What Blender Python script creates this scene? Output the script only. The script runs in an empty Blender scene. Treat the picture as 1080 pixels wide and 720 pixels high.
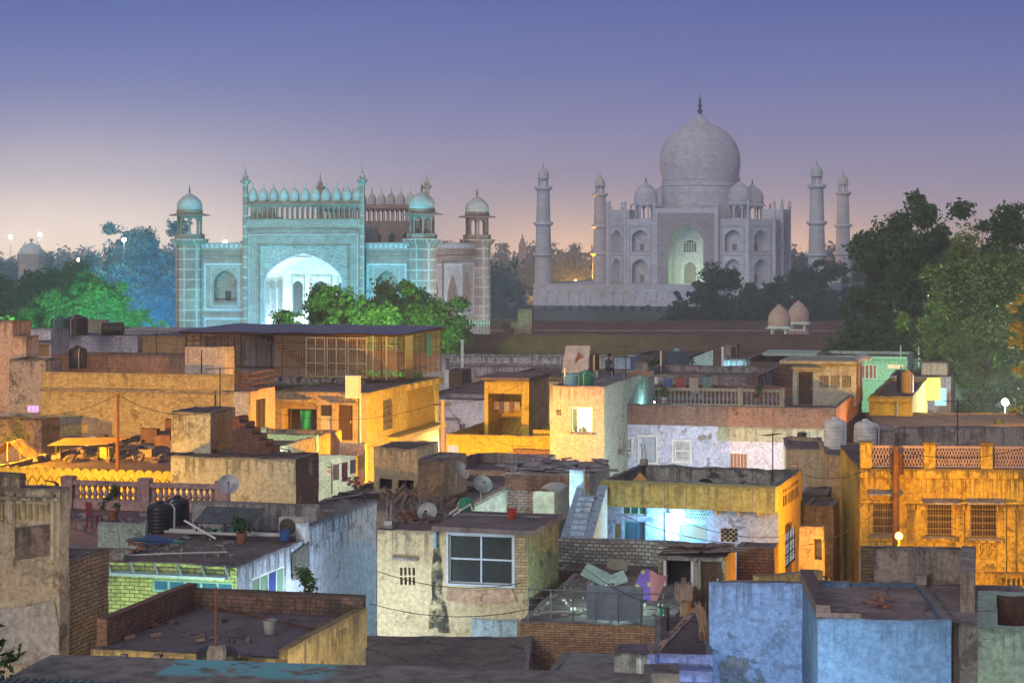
import bpy, math, random
import numpy as np
from mathutils import Vector, Matrix, noise as mnoise
R = math.radians
S = bpy.context.scene
C = S.collection
random.seed(7)
# ------------------------------------------------------------------ camera
H, F, HY = 20.0, 2150.0, 258.0          # eye height, focal length in photo pixels, horizon row
PHI = R(14.5)                           # the whole quarter is laid out on one slightly turned grid
cd = bpy.data.cameras.new('camera'); cam = bpy.data.objects.new('camera', cd); C.objects.link(cam)
cam.location = (0, 0, H); cam.rotation_euler = (R(90), 0, 0)
cd.sensor_width = 36; cd.lens = F/1080*36; cd.shift_y = -(360-HY)/1080
cd.clip_start = .5; cd.clip_end = 8000
S.camera = cam
# ------------------------------------------------------------------ dusk sky
W = bpy.data.worlds.new('World'); S.world = W; W.use_nodes = True
wt = W.node_tree; wt.nodes.clear()
def wn(t, **k):
    n = wt.nodes.new(t)
    for a, b in k.items(): setattr(n, a, b)
    return n
def wmath(op, a, b=None, c=None):
    n = wn('ShaderNodeMath', operation=op)
    for i, v in enumerate((a, b, c)):
        if v is None: continue
        if isinstance(v, (int, float)): n.inputs[i].default_value = v
        else: wt.links.new(v, n.inputs[i])
    return n.outputs[0]
def lin(r, g, b):
    f = lambda c: (c/255/12.92) if c/255 <= .04045 else ((c/255+.055)/1.055)**2.4
    return (f(r), f(g), f(b), 1)
tc = wn('ShaderNodeTexCoord'); sp = wn('ShaderNodeSeparateXYZ'); wt.links.new(tc.outputs['Generated'], sp.inputs[0])
el = wmath('ADD', wmath('MULTIPLY', sp.outputs[2], 2.0), .1)
rp = wn('ShaderNodeValToRGB'); wt.links.new(el, rp.inputs[0])
SKY = [(0, (90,78,88)), (.10, (182,152,142)), (.13, (166,146,152)), (.165, (148,136,160)), (.21, (122,119,158)), (.27, (99,105,157)), (.34, (79,92,151)), (.42, (86,97,154)), (.55, (110,112,144)), (1, (126,128,150))]
for i, (p, c) in enumerate(SKY):
    e = rp.color_ramp.elements[i] if i < 2 else rp.color_ramp.elements.new(p)
    e.position = p; e.color = lin(*c)
acc = rp.outputs[0]
yq = wmath('MAXIMUM', sp.outputs[1], .05)
qx = wmath('DIVIDE', sp.outputs[0], yq); qz = wmath('DIVIDE', sp.outputs[2], yq)
for gx, gz, a, b, col, st in [(-.23, .0, .13, .045, (1, .80, .50, 1), .62), (.03, -.006, .05, .02, (1, .55, .16, 1), .38), (.135, -.01, .06, .022, (1, .5, .14, 1), .5), (-.02, .0, .3, .03, (1, .74, .52, 1), .10)]:
    g = wmath('EXPONENT', wmath('MULTIPLY', wmath('ADD', wmath('POWER', wmath('DIVIDE', wmath('ABSOLUTE', wmath('SUBTRACT', qx, gx)), a), 2), wmath('POWER', wmath('DIVIDE', wmath('ABSOLUTE', wmath('SUBTRACT', qz, gz)), b), 2)), -1))
    mx = wn('ShaderNodeMix', data_type='RGBA', blend_type='ADD')
    wt.links.new(wmath('MULTIPLY', g, st), mx.inputs[0]); wt.links.new(acc, mx.inputs[6]); mx.inputs[7].default_value = col
    acc = mx.outputs[2]
# faint uneven bands of evening haze
nmap = wn('ShaderNodeMapping'); nmap.inputs['Scale'].default_value = (2.2, 2.2, 16); wt.links.new(tc.outputs['Generated'], nmap.inputs[0])
nz0 = wn('ShaderNodeTexNoise'); nz0.inputs['Scale'].default_value = 1.6; nz0.inputs['Detail'].default_value = 5; wt.links.new(nmap.outputs[0], nz0.inputs['Vector'])
vr = wmath('MULTIPLY_ADD', nz0.outputs[0], .22, .89); hz_ = wn('ShaderNodeMix', data_type='RGBA', blend_type='MULTIPLY'); hz_.inputs[0].default_value = 1
wt.links.new(acc, hz_.inputs[6]); cmb_ = wn('ShaderNodeCombineColor'); [wt.links.new(vr, cmb_.inputs[i]) for i in range(3)]; wt.links.new(cmb_.outputs[0], hz_.inputs[7]); acc = hz_.outputs[2]
sky = wn('ShaderNodeTexSky', sky_type='NISHITA'); sky.sun_disc = False; sky.sun_elevation = R(-4); sky.sun_rotation = R(200)
bg1 = wn('ShaderNodeBackground'); bg1.inputs[1].default_value = 1.05; wt.links.new(acc, bg1.inputs[0])
bg2 = wn('ShaderNodeBackground'); bg2.inputs[1].default_value = .05; wt.links.new(sky.outputs[0], bg2.inputs[0])
ad = wn('ShaderNodeAddShader'); wt.links.new(bg1.outputs[0], ad.inputs[0]); wt.links.new(bg2.outputs[0], ad.inputs[1])
wo = wn('ShaderNodeOutputWorld'); wt.links.new(ad.outputs[0], wo.inputs[0])
# the last afterglow, low and broad, from behind the viewer's left shoulder
sd = bpy.data.lights.new('afterglow', 'SUN'); sd.energy = 1.0; sd.angle = R(30); sd.color = (1, .91, .82)
so = bpy.data.objects.new('afterglow', sd); C.objects.link(so); so.rotation_euler = (R(72), 0, R(-24))
S.view_settings.view_transform = 'Standard'; S.view_settings.look = 'None'
S.view_settings.exposure = 0.3; S.view_settings.gamma = 1; S.view_settings.use_curve_mapping = False
S.render.engine = 'CYCLES'
cy = S.cycles
cy.use_denoising = True; cy.denoiser = 'OPENIMAGEDENOISE'
cy.max_bounces = 5; cy.diffuse_bounces = 3; cy.glossy_bounces = 2; cy.transmission_bounces = 3; cy.transparent_max_bounces = 6; cy.volume_bounces = 0
cy.caustics_reflective = False; cy.caustics_refractive = False; cy.sample_clamp_indirect = 4
cy.use_light_tree = True; cy.volume_max_steps = 64

# ------------------------------------------------------------------ object bookkeeping
def tag(o, label=None, cat=None, group=None, kind=None):
    if label: o['label'] = label
    if cat: o['category'] = cat
    if group: o['group'] = group
    if kind: o['kind'] = kind
    return o
def thing(name, label, cat, loc=(0, 0, 0), rz=0, group=None):
    o = bpy.data.objects.new(name, None); C.objects.link(o)
    o.empty_display_size = .3
    o.location = loc; o.rotation_euler = (0, 0, rz)
    return tag(o, label, cat, group)
def copy_tree(o, parent=None):
    c = o.copy(); C.objects.link(c); c.parent = parent
    for ch in list(o.children): copy_tree(ch, c)
    return c
def P(px, py, D):
    return Vector(((px-540)/F*D, D, H+(HY-py)/F*D))

# ------------------------------------------------------------------ mesh builder
class MB:
    def __init__(s): s.v = []; s.f = []; s.m = []; s.T = None; s.mi = 0; s.uvz = None; s.sm = False
    def add(s, vs, fs):
        b = len(s.v)
        if s.T is None: s.v += [tuple(p) for p in vs]
        else: s.v += [tuple(s.T @ Vector(p)) for p in vs]
        s.f += [tuple(i+b for i in f) for f in fs]; s.m += [s.mi]*len(fs)
        return s
    def quad(s, a, b, c, d): return s.add([a, b, c, d], [(0, 1, 2, 3)])
    def box(s, x0, x1, y0, y1, z0, z1):
        if x0 > x1: x0, x1 = x1, x0
        if y0 > y1: y0, y1 = y1, y0
        if z0 > z1: z0, z1 = z1, z0
        return s.add([(x0,y0,z0),(x1,y0,z0),(x1,y1,z0),(x0,y1,z0),(x0,y0,z1),(x1,y0,z1),(x1,y1,z1),(x0,y1,z1)],
                     [(3,2,1,0),(4,5,6,7),(0,1,5,4),(1,2,6,5),(2,3,7,6),(3,0,4,7)])
    def bar(s, a, b, w, h=None):
        a = Vector(a); b = Vector(b); h = h or w; d = (b-a).normalized()
        up = Vector((0,0,1)) if abs(d.z) < .95 else Vector((0,1,0))
        r = d.cross(up).normalized()*w/2; u = r.cross(d).normalized()*h/2
        vs = [a-r-u, a+r-u, a+r+u, a-r+u, b-r-u, b+r-u, b+r+u, b-r+u]
        return s.add(vs, [(3,2,1,0),(4,5,6,7),(0,1,5,4),(1,2,6,5),(2,3,7,6),(3,0,4,7)])
    def tube(s, pts, r, n=6):
        pts = [Vector(p) for p in pts]; rings = []
        rr = r if isinstance(r, (list, tuple)) else [r]*len(pts)
        for i, p in enumerate(pts):
            d = (pts[min(i+1, len(pts)-1)]-pts[max(i-1, 0)]).normalized()
            up = Vector((0,0,1)) if abs(d.z) < .9 else Vector((1,0,0))
            a = d.cross(up).normalized(); b = a.cross(d)
            rings.append([p+(a*math.cos(t)+b*math.sin(t))*rr[i] for t in [2*math.pi*k/n for k in range(n)]])
        vs = [q for rg in rings for q in rg]; fs = []
        for i in range(len(pts)-1):
            for k in range(n):
                a = i*n+k; b = i*n+(k+1) % n
                fs.append((a, b, b+n, a+n))
        fs.append(tuple(range(n))); fs.append(tuple(range(len(vs)-1, len(vs)-1-n, -1)))
        return s.add(vs, fs)
    def lathe(s, prof, c=(0, 0, 0), n=16, a0=0, cap=True):
        cx, cy_, cz = c; vs = []; fs = []
        for r, z in prof:
            for k in range(n):
                t = a0+2*math.pi*k/n
                vs.append((cx+r*math.cos(t), cy_+r*math.sin(t), cz+z))
        for i in range(len(prof)-1):
            for k in range(n):
                a = i*n+k; b = i*n+(k+1) % n
                fs.append((a, b, b+n, a+n))
        if cap:
            fs.append(tuple(range(n-1, -1, -1))); m = len(vs)-n; fs.append(tuple(range(m, m+n)))
        return s.add(vs, fs)
    def grid(s, us, vs_, fn):           # fn(u, v) -> point, faces where fn is not None
        idx = {}; vv = []; ff = []
        for i, u in enumerate(us):
            for j, v in enumerate(vs_):
                idx[i, j] = len(vv); vv.append(fn(u, v))
        for i in range(len(us)-1):
            for j in range(len(vs_)-1):
                ff.append((idx[i, j], idx[i+1, j], idx[i+1, j+1], idx[i, j+1]))
        return s.add(vv, ff)
    def build(s, name, mats, parent=None, jit=0, chip=0, smooth=False, loc=None, rz=0, seed=0):
        if not isinstance(mats, (list, tuple)): mats = [mats]
        me = bpy.data.meshes.new(name)
        v = s.v
        if jit:
            o2 = Vector((seed*3.1, seed*1.7, seed))
            v = [tuple(Vector(p)+mnoise.noise_vector(Vector(p)*.8+o2)*jit+mnoise.noise_vector(Vector(p)*3.1+o2)*jit*.4) for p in v]
        if chip: v = [(p[0], p[1], p[2]+(mnoise.noise(Vector(p)*2.3+o2)*1.1-.35+.7*min(0, mnoise.noise(Vector(p)*.5+o2)))*chip) if abs(q[2]-s.uvz) < .005 else p for p, q in zip(v, s.v)]
        me.from_pydata(v, [], s.f)
        for m in mats: me.materials.append(m)
        if len(mats) > 1: me.polygons.foreach_set('material_index', s.m)
        uv = me.uv_layers.new(name='UVMap')
        zm = max(p[2] for p in s.v) if s.v else 0
        if s.uvz is not None: zm = s.uvz
        vl = np.array(s.v); out = np.zeros((len(me.loops), 2))
        for p in me.polygons:
            n = p.normal; li = list(p.loop_indices); q = vl[list(p.vertices)]
            ax, ay, az = abs(n.x), abs(n.y), abs(n.z)
            if az > .75: out[li, 0] = q[:, 0]; out[li, 1] = q[:, 1]
            elif ax > ay: out[li, 0] = q[:, 1]; out[li, 1] = q[:, 2]-zm
            else: out[li, 0] = q[:, 0]; out[li, 1] = q[:, 2]-zm
        uv.data.foreach_set('uv', out.ravel())
        if smooth: me.polygons.foreach_set('use_smooth', [True]*len(me.polygons))
        me.update()
        o = bpy.data.objects.new(name, me); C.objects.link(o)
        if parent is not None: o.parent = parent
        if loc is not None: o.location = loc
        if rz: o.rotation_euler = (0, 0, rz)
        return o
def smooth_angle(o, deg=40):
    me = o.data
    me.polygons.foreach_set('use_smooth', [True]*len(me.polygons))
    me.set_sharp_from_angle(angle=R(deg))
    return o

# ------------------------------------------------------------------ materials
class NT:
    def __init__(s, name):
        s.m = bpy.data.materials.new(name); s.m.use_nodes = True; s.t = s.m.node_tree; s.t.nodes.clear()
        s.out = s.n('ShaderNodeOutputMaterial'); s.b = s.n('ShaderNodeBsdfPrincipled'); s.l(s.b.outputs[0], s.out.inputs[0])
    def n(s, t, **k):
        q = s.t.nodes.new(t)
        for a, b in k.items(): setattr(q, a, b)
        return q
    def l(s, a, b): s.t.links.new(a, b)
    def put(s, sock, v):
        if isinstance(v, bpy.types.NodeSocket): s.l(v, sock)
        elif isinstance(v, (tuple, list)) and len(v) == 3 and sock.type == 'RGBA': sock.default_value = (*v, 1)
        else: sock.default_value = v
    def math(s, op, a, b=None, c=None, clamp=False):
        q = s.n('ShaderNodeMath', operation=op); q.use_clamp = clamp
        for i, v in enumerate((a, b, c)):
            if v is not None: s.put(q.inputs[i], v)
        return q.outputs[0]
    def mix(s, f, a, b, mode='MIX'):
        q = s.n('ShaderNodeMix', data_type='RGBA', blend_type=mode)
        s.put(q.inputs[0], f); s.put(q.inputs[6], a); s.put(q.inputs[7], b)
        return q.outputs[2]
    def noise(s, vec, scale, detail=4, rough=.55, dist=0):
        q = s.n('ShaderNodeTexNoise'); s.l(vec, q.inputs['Vector'])
        q.inputs['Scale'].default_value = scale; q.inputs['Detail'].default_value = detail
        q.inputs['Roughness'].default_value = rough; q.inputs['Distortion'].default_value = dist
        return q.outputs[0]
    def step(s, v, a, b):
        q = s.n('ShaderNodeMapRange', interpolation_type='SMOOTHSTEP'); s.put(q.inputs[0], v)
        q.inputs[1].default_value = a; q.inputs[2].default_value = b
        return q.outputs[0]
    def vscale(s, vec, k):
        q = s.n('ShaderNodeVectorMath', operation='MULTIPLY'); s.l(vec, q.inputs[0]); q.inputs[1].default_value = k
        return q.outputs[0]
    def coords(s):
        t = s.n('ShaderNodeTexCoord'); oi = s.n('ShaderNodeObjectInfo')
        cmb = s.math('MULTIPLY', oi.outputs['Random'], 97.0)
        q = s.n('ShaderNodeVectorMath', operation='ADD'); s.l(t.outputs['Object'], q.inputs[0]); s.l(cmb, q.inputs[1])
        return q.outputs[0], t.outputs['UV']
    def bump(s, h, st=.3, d=.02):
        q = s.n('ShaderNodeBump'); q.inputs['Strength'].default_value = st; q.inputs['Distance'].default_value = d
        s.l(h, q.inputs['Height']); s.l(q.outputs[0], s.b.inputs['Normal'])
    def fin(s, col, rough=.9, metal=0, spec=.2):
        s.put(s.b.inputs['Base Color'], col); s.put(s.b.inputs['Roughness'], rough)
        s.b.inputs['Metallic'].default_value = metal; s.b.inputs['Specular IOR Level'].default_value = spec
        return s.m
def sc(c, k): return (c[0]*k, c[1]*k, c[2]*k)
_mc = {}
def wall(col, kind='plaster', dirt=.5, mold=.4, streak=.6, peel=0, peelcol=(.3, .17, .11), bw=.25, bh=.085, col2=None, mortar=None, rough=.92, key=None):
    """weathered wall: plaster, bare brick or painted brick, with rain streaks, mould and peeled patches"""
    k = (col, kind, dirt, mold, streak, peel, peelcol, bw, bh, col2, mortar)
    if k in _mc: return _mc[k]
    t = NT('weathered_'+kind); vec, uv = t.coords()
    c = col; hgt = None
    if kind != 'plaster':
        b = t.n('ShaderNodeTexBrick'); t.l(uv, b.inputs['Vector'])
        c2 = col2 or sc(col, .72); mo = mortar or sc(col, .45 if kind == 'brick' else .66)
        t.put(b.inputs['Color1'], col); t.put(b.inputs['Color2'], c2); t.put(b.inputs['Mortar'], mo)
        b.inputs['Scale'].default_value = 1; b.inputs['Brick Width'].default_value = bw; b.inputs['Row Height'].default_value = bh
        b.inputs['Mortar Size'].default_value = bh*.13; b.inputs['Mortar Smooth'].default_value = .25; b.inputs['Bias'].default_value = -.1
        # uneven laying: wobble the lookup slightly
        wv = t.n('ShaderNodeTexNoise'); t.l(uv, wv.inputs['Vector']); wv.inputs['Scale'].default_value = 3.5; wv.inputs['Detail'].default_value = 2
        ws = t.n('ShaderNodeVectorMath', operation='MULTIPLY_ADD'); t.l(wv.outputs['Color'], ws.inputs[0]); ws.inputs[1].default_value = (bh*.35, bh*.3, 0); t.l(uv, ws.inputs[2])
        t.l(ws.outputs[0], b.inputs['Vector'])
        c = b.outputs['Color']; hgt = b.outputs['Fac']
    big = t.noise(vec, .33, 8, .6)
    c = t.mix(t.math('MULTIPLY', t.step(big, .46, .56), dirt*.8), c, t.mix(1.0, c, (.70, .65, .60), 'MULTIPLY'))
    fine = t.noise(vec, 7.0, 9, .74)
    c = t.mix(.95, c, t.mix(1.0, c, t.mix(t.step(fine, .30, .70), (.64, .63, .62), (1.28, 1.26, 1.22)), 'MULTIPLY'))
    spk = t.noise(vec, 9.0, 6, .75); c = t.mix(t.math('MULTIPLY', t.step(spk, .62, .72), .3*min(1, dirt+.3)), c, (.06, .055, .05))
    if peel > 0:
        pn = t.noise(vec, .55, 7, .62)
        pm = t.step(pn, .62-peel*.25, .65-peel*.25)
        pb = t.n('ShaderNodeTexBrick'); t.l(uv, pb.inputs['Vector'])
        t.put(pb.inputs['Color1'], peelcol); t.put(pb.inputs['Color2'], sc(peelcol, .6)); t.put(pb.inputs['Mortar'], sc(peelcol, .5))
        pb.inputs['Scale'].default_value = 1; pb.inputs['Brick Width'].default_value = bw; pb.inputs['Row Height'].default_value = bh; pb.inputs['Mortar Size'].default_value = bh*.15
        c = t.mix(pm, c, pb.outputs['Color'])
    sx = t.n('ShaderNodeSeparateXYZ'); t.l(uv, sx.inputs[0])
    # chips and bare spots with crisp ragged edges
    cn = t.noise(vec, 1.15, 12, .68, .4); cp = t.step(cn, .635-.05*dirt, .645-.05*dirt)
    c = t.mix(t.math('MULTIPLY', cp, .75), c, t.mix(1.0, c, (.50, .45, .40), 'MULTIPLY'))
    # fine cracks
    vo = t.n('ShaderNodeTexVoronoi', feature='DISTANCE_TO_EDGE'); nz = t.n('ShaderNodeTexNoise'); t.l(vec, nz.inputs['Vector']); nz.inputs['Scale'].default_value = 2.2; nz.inputs['Detail'].default_value = 5
    wv2 = t.n('ShaderNodeVectorMath', operation='MULTIPLY_ADD'); t.l(nz.outputs['Color'], wv2.inputs[0]); wv2.inputs[1].default_value = (1.1, 1.1, 1.1); t.l(vec, wv2.inputs[2]); t.l(wv2.outputs[0], vo.inputs['Vector']); vo.inputs['Scale'].default_value = .33
    cr = t.math('SUBTRACT', 1.0, t.step(vo.outputs['Distance'], .002, .009))
    c = t.mix(t.math('MULTIPLY', t.math('MULTIPLY', cr, t.step(big, .42, .58)), .55), c, (.07, .06, .055))
    if streak > 0:     # drips that start at the coping and run down
        sv = t.vscale(vec, (4.6, 4.6, .16)); sn = t.noise(sv, 1.0, 8, .72); reach = t.noise(t.vscale(vec, (1.6, 1.6, .02)), 1.0, 3)
        fall = t.math('SUBTRACT', 1.0, t.step(t.math('DIVIDE', t.math('MULTIPLY', sx.outputs[1], -1.0), t.math('MULTIPLY_ADD', reach, 4.2, -.9)), .1, 1.0))
        top = t.step(t.math('ADD', sx.outputs[1], t.math('MULTIPLY', t.noise(vec, 3.2, 8, .75), .75)), .20, .32)
        f = t.math('MULTIPLY', t.math('MULTIPLY', t.step(sn, .47, .58), fall), streak, clamp=True)
        f = t.math('MAXIMUM', f, t.math('MULTIPLY', top, streak*.85))
        c = t.mix(f, c, (.05, .045, .042))
    if mold > 0:
        mn = t.noise(vec, 1.5, 13, .78, .3); where = t.step(t.noise(vec, .22, 3, .5), .44, .60)
        c = t.mix(t.math('MULTIPLY', t.step(mn, .515, .565), t.math('MULTIPLY', t.math('MULTIPLY_ADD', where, .92, .04), min(1, mold*1.15))), c, (.055, .06, .05))
    h = fine if hgt is None else t.math('SUBTRACT', fine, t.math('MULTIPLY', hgt, 1.2))
    t.bump(h, .45, .03)
    m = t.fin(c, rough); _mc[k] = m
    return m
def roofmat(col=(.16, .13, .125), blotch=.6, crack=True, dark=(.06, .05, .05)):
    k = ('roof', col, blotch, crack, dark)
    if k in _mc: return _mc[k]
    t = NT('roof_screed'); vec, uv = t.coords()
    a = t.noise(vec, .45, 7, .65); b = t.noise(vec, 2.7, 8, .72)
    c = t.mix(t.math('MULTIPLY', t.step(a, .42, .66), blotch), col, dark)
    c = t.mix(.6, c, t.mix(1.0, c, t.mix(t.step(b, .28, .72), (.6, .6, .6), (1.4, 1.36, 1.3)), 'MULTIPLY'))
    if crack:
        v = t.n('ShaderNodeTexVoronoi', feature='DISTANCE_TO_EDGE'); wv = t.n('ShaderNodeVectorMath', operation='MULTIPLY_ADD')
        nz = t.n('ShaderNodeTexNoise'); t.l(vec, nz.inputs['Vector']); nz.inputs['Scale'].default_value = 1.6
        t.l(nz.outputs['Color'], wv.inputs[0]); wv.inputs[1].default_value = (.9, .9, .9); t.l(vec, wv.inputs[2])
        t.l(wv.outputs[0], v.inputs['Vector']); v.inputs['Scale'].default_value = .42
        c = t.mix(t.math('MULTIPLY', t.math('SUBTRACT', 1.0, t.step(v.outputs['Distance'], .004, .02)), .7), c, sc(col, .25))
    t.bump(b, .5, .03)
    m = t.fin(c, .95); _mc[k] = m
    return m
def simple(name, col, rough=.6, metal=0, var=.25, spec=.3, scale=3, bump=.15):
    k = ('s', name, col, rough, metal, var)
    if k in _mc: return _mc[k]
    t = NT(name); vec, uv = t.coords()
    n = t.noise(vec, scale, 7, .65)
    c = t.mix(var, col, t.mix(1.0, col, t.mix(t.step(n, .3, .7), (.35, .33, .30), (1.35, 1.32, 1.28)), 'MULTIPLY'))
    if bump: t.bump(n, bump, .02)
    m = t.fin(c, t.math('MULTIPLY_ADD', n, .25, rough-.1), metal, spec); _mc[k] = m
    return m
def emit(name, col, st):
    k = ('e', name, col, st)
    if k in _mc: return _mc[k]
    t = NT(name); t.fin((.1, .1, .1), .5); t.put(t.b.inputs['Emission Color'], col); t.b.inputs['Emission Strength'].default_value = st
    _mc[k] = t.m; return t.m
def glassmat(name='window_glass', col=(.02, .025, .03), rough=.08):
    k = ('g', name, col)
    if k in _mc: return _mc[k]
    t = NT(name); vec, uv = t.coords(); n = t.noise(vec, 1.3, 3)
    m = t.fin(t.mix(t.step(n, .4, .7), col, sc(col, 2.2)), rough, 0, .6); t.bump(n, .03, .02); _mc[k] = m
    return m
GLASS = glassmat()
IRON = simple('dark_iron', (.035, .03, .03), .55, .6)
RUST = simple('rusty_steel', (.16, .075, .04), .8, .2, .6)
STEEL = simple('painted_steel', (.42, .44, .46), .4, .6)
PIPE = simple('pvc_pipe', (.55, .56, .5), .5)
WOODD = simple('dark_wood', (.07, .038, .025), .7, 0, .5)
WOOD = simple('weathered_wood', (.24, .15, .085), .8, 0, .5)
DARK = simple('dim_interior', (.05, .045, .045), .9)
WHITE = simple('white_paint', (.72, .72, .70), .6, 0, .3)
CONC = wall((.34, .31, .29), dirt=.6, mold=.35, streak=.5)
# ------------------------------------------------------------------ buildings
def frame_matrix(origin, s, n):
    o = Vector(origin); s = Vector(s); n = Vector(n); z = Vector((0, 0, 1))
    return Matrix(((s.x, n.x, z.x, o.x), (s.y, n.y, z.y, o.y), (s.z, n.z, z.z, o.z), (0, 0, 0, 1)))
def cuts(a, b, extra, step):
    xs = sorted(set([a, b]+[e for e in extra if a < e < b])); out = []
    for p, q in zip(xs, xs[1:]):
        k = max(1, int(round((q-p)/step)))
        out += [p+(q-p)*i/k for i in range(k)]
    return out+[xs[-1]]
class B:
    """a building on the town grid: front-left edge seen at column x0, front-right at x1, top of the
    front-left edge at row yt, D metres away; d = depth of the plan.  Local axes: x right, y back, z up."""
    def __init__(s, name, label, x0, x1, yt, D, d, phi=PHI, cat='house', group=None, root=None):
        s.D, s.phi, s.d = D, phi, d
        s.c, s.s = math.cos(phi), math.sin(phi)
        s.X0 = (x0-540)/F*D; k = (x1-540)/F
        s.w = (k*D-s.X0)/(s.c+k*s.s)
        s.h = H-(yt-HY)/F*D
        if isinstance(d, tuple): s.d = d = max(.4, s.r(d[0], yt)[0])      # depth given by the column of the far right edge
        s.T = thing(name, label, cat, (s.X0, D, 0), -phi, group) if root is None else root
        s.frames = {'front': frame_matrix((0, 0, 0), (1, 0, 0), (0, -1, 0)), 'right': frame_matrix((s.w, 0, 0), (0, 1, 0), (1, 0, 0)),
                    'left': frame_matrix((0, d, 0), (0, -1, 0), (-1, 0, 0)), 'back': frame_matrix((s.w, d, 0), (-1, 0, 0), (0, 1, 0))}
    def f(s, px, py, n=0.0):     # photo pixel -> (x, z) on the front plane pushed out by n
        X0 = s.X0-n*s.s; D = s.D-n*s.c
        a = (px-540)/F; e = (HY-py)/F
        q = (a*D-X0)/(s.c+a*s.s)
        return q, H+e*(D-q*s.s)
    def r(s, px, py, n=0.0):     # -> (y, z) on the right-hand side
        X1 = s.X0+(s.w+n)*s.c; D1 = s.D-(s.w+n)*s.s
        a = (px-540)/F; e = (HY-py)/F
        q = (a*D1-X1)/(s.s-a*s.c)
        return q, H+e*(D1+q*s.c)
    def t(s, px, py, z):         # -> (x, y) on the level z
        e = (HY-py)/F; Y = (z-H)/e; X = (px-540)/F*Y
        dx, dy = X-s.X0, Y-s.D
        return dx*s.c-dy*s.s, dx*s.s+dy*s.c
    def w2(s, x, y, z): return (s.X0+x*s.c+y*s.s, s.D-x*s.s+y*s.c, z)
    def shell(s, front, right=None, rest=None, roof=None, par=.7, t=.2, fo=(), ro=(), jit=.028, top=None, rname='roof', step=.6, deep=.22, z0=0):
        step = min(step, .35) if s.D < 100 else step; right = right or front; rest = rest or right
        top = top or CONC; roof = roof or roofmat()
        m = MB(); zr = s.h-par
        for nm, mi, L, ops in (('front', 0, s.w, fo), ('right', 1, s.d, ro), ('back', 2, s.w, ()), ('left', 2, s.d, ())):
            m.T = s.frames[nm]; m.mi = mi
            us = cuts(0, L, [o[0] for o in ops]+[o[1] for o in ops], step)
            zs = cuts(z0, s.h, [zr]+[o[2] for o in ops]+[o[3] for o in ops], step)
            vid = {}; vs = []; fs = []
            for i in range(len(us)-1):
                for j in range(len(zs)-1):
                    cx, cz = (us[i]+us[i+1])/2, (zs[j]+zs[j+1])/2
                    if any(o[0] < cx < o[1] and o[2] < cz < o[3] for o in ops): continue
                    q = []
                    for (a, b) in ((i, j), (i+1, j), (i+1, j+1), (i, j+1)):
                        if (a, b) not in vid: vid[a, b] = len(vs); vs.append((us[a], 0, zs[b]))
                        q.append(vid[a, b])
                    fs.append(tuple(q))
            m.add(vs, fs)
            for o in ops:
                a, b, c, e = o[:4]; r = -(o[4] if len(o) > 4 else deep)
                m.quad((a, 0, c), (a, r, c), (a, r, e), (a, 0, e)); m.quad((b, 0, c), (b, 0, e), (b, r, e), (b, r, c))
                m.quad((a, 0, c), (b, 0, c), (b, r, c), (a, r, c)); m.quad((a, 0, e), (a, r, e), (b, r, e), (b, 0, e))
        m.T = None
        # parapet: inner faces and coping
        w, d = s.w, s.d
        if par > 0:
            m.mi = 2
            xs = cuts(t, w-t, (), step); ys = cuts(t, d-t, (), step)
            m.grid(xs, [zr, s.h], lambda u, v: (u, d-t, v)); m.grid(xs, [zr, s.h], lambda u, v: (u, t, v))
            m.grid(ys, [zr, s.h], lambda u, v: (t, u, v)); m.grid(ys, [zr, s.h], lambda u, v: (w-t, u, v))
            m.mi = 3
            X = cuts(0, w, (), step); Y = cuts(t, d-t, (), step)
            m.grid(X, [0, t], lambda u, v: (u, v, s.h)); m.grid(X, [d-t, d], lambda u, v: (u, v, s.h))
            m.grid(Y, [0, t], lambda u, v: (v, u, s.h)); m.grid(Y, [w-t, w], lambda u, v: (v, u, s.h))
        m.uvz = s.h
        o = m.build('wall', [front, right, rest, top], s.T, jit=jit, seed=s.D % 7, chip=.055 if s.D < 135 else 0)
        q = MB()
        if par > 0: q.grid(cuts(t-.05, w-t+.05, (), 1.2), cuts(t-.05, d-t+.05, (), 1.2), lambda u, v: (u, v, zr+.012))
        else: q.grid(cuts(0, w, (), 1.2), cuts(0, d, (), 1.2), lambda u, v: (u, v, s.h))
        q.build(rname, roof, s.T, jit=jit)
        return o
    def part(s, mb, name, mat, parent=None, jit=0, smooth=False, seed=1):
        o = mb.build(name, mat, parent or s.T, jit=jit, smooth=smooth, seed=seed); return o
    def fbox(s, nm='front'):
        m = MB(); m.T = s.frames[nm]; return m
    def rect(s, face, p, q):     # two pixel corners -> (s0,s1,z0,z1)
        fn = s.f if face == 'front' else s.r
        a = fn(*p); b = fn(*q); m1 = fn(p[0], q[1]); m2 = fn(q[0], p[1])
        return (min(a[0], b[0]), max(a[0], b[0]), (b[1]+m1[1])/2, (a[1]+m2[1])/2)
    # ---- openings' fittings, all a little behind the wall face
    def window(s, face, o, fm=None, pane=None, nx=2, nz=1, fw=.06, n=-.1, bars=0, hood=None, sill=None, label=None, name='window'):
        a, b, c, e = o[:4]; fm = fm or STEEL; pane = pane or GLASS
        m = s.fbox(face)
        for x in [a+fw/2]+[a+(b-a)*i/nx for i in range(1, nx)]+[b-fw/2]: m.box(x-fw/2, x+fw/2, n, n+.05, c, e)
        for z in [c+fw/2]+[c+(e-c)*i/nz for i in range(1, nz)]+[e-fw/2]: m.box(a, b, n+.005, n+.045, z-fw/2, z+fw/2)
        w = m.build(name, fm, s.T)
        if label: w['label'] = label
        g = s.fbox(face); g.quad((a, n+.02, c), (b, n+.02, c), (b, n+.02, e), (a, n+.02, e)); g.build('pane', pane, w)
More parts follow.
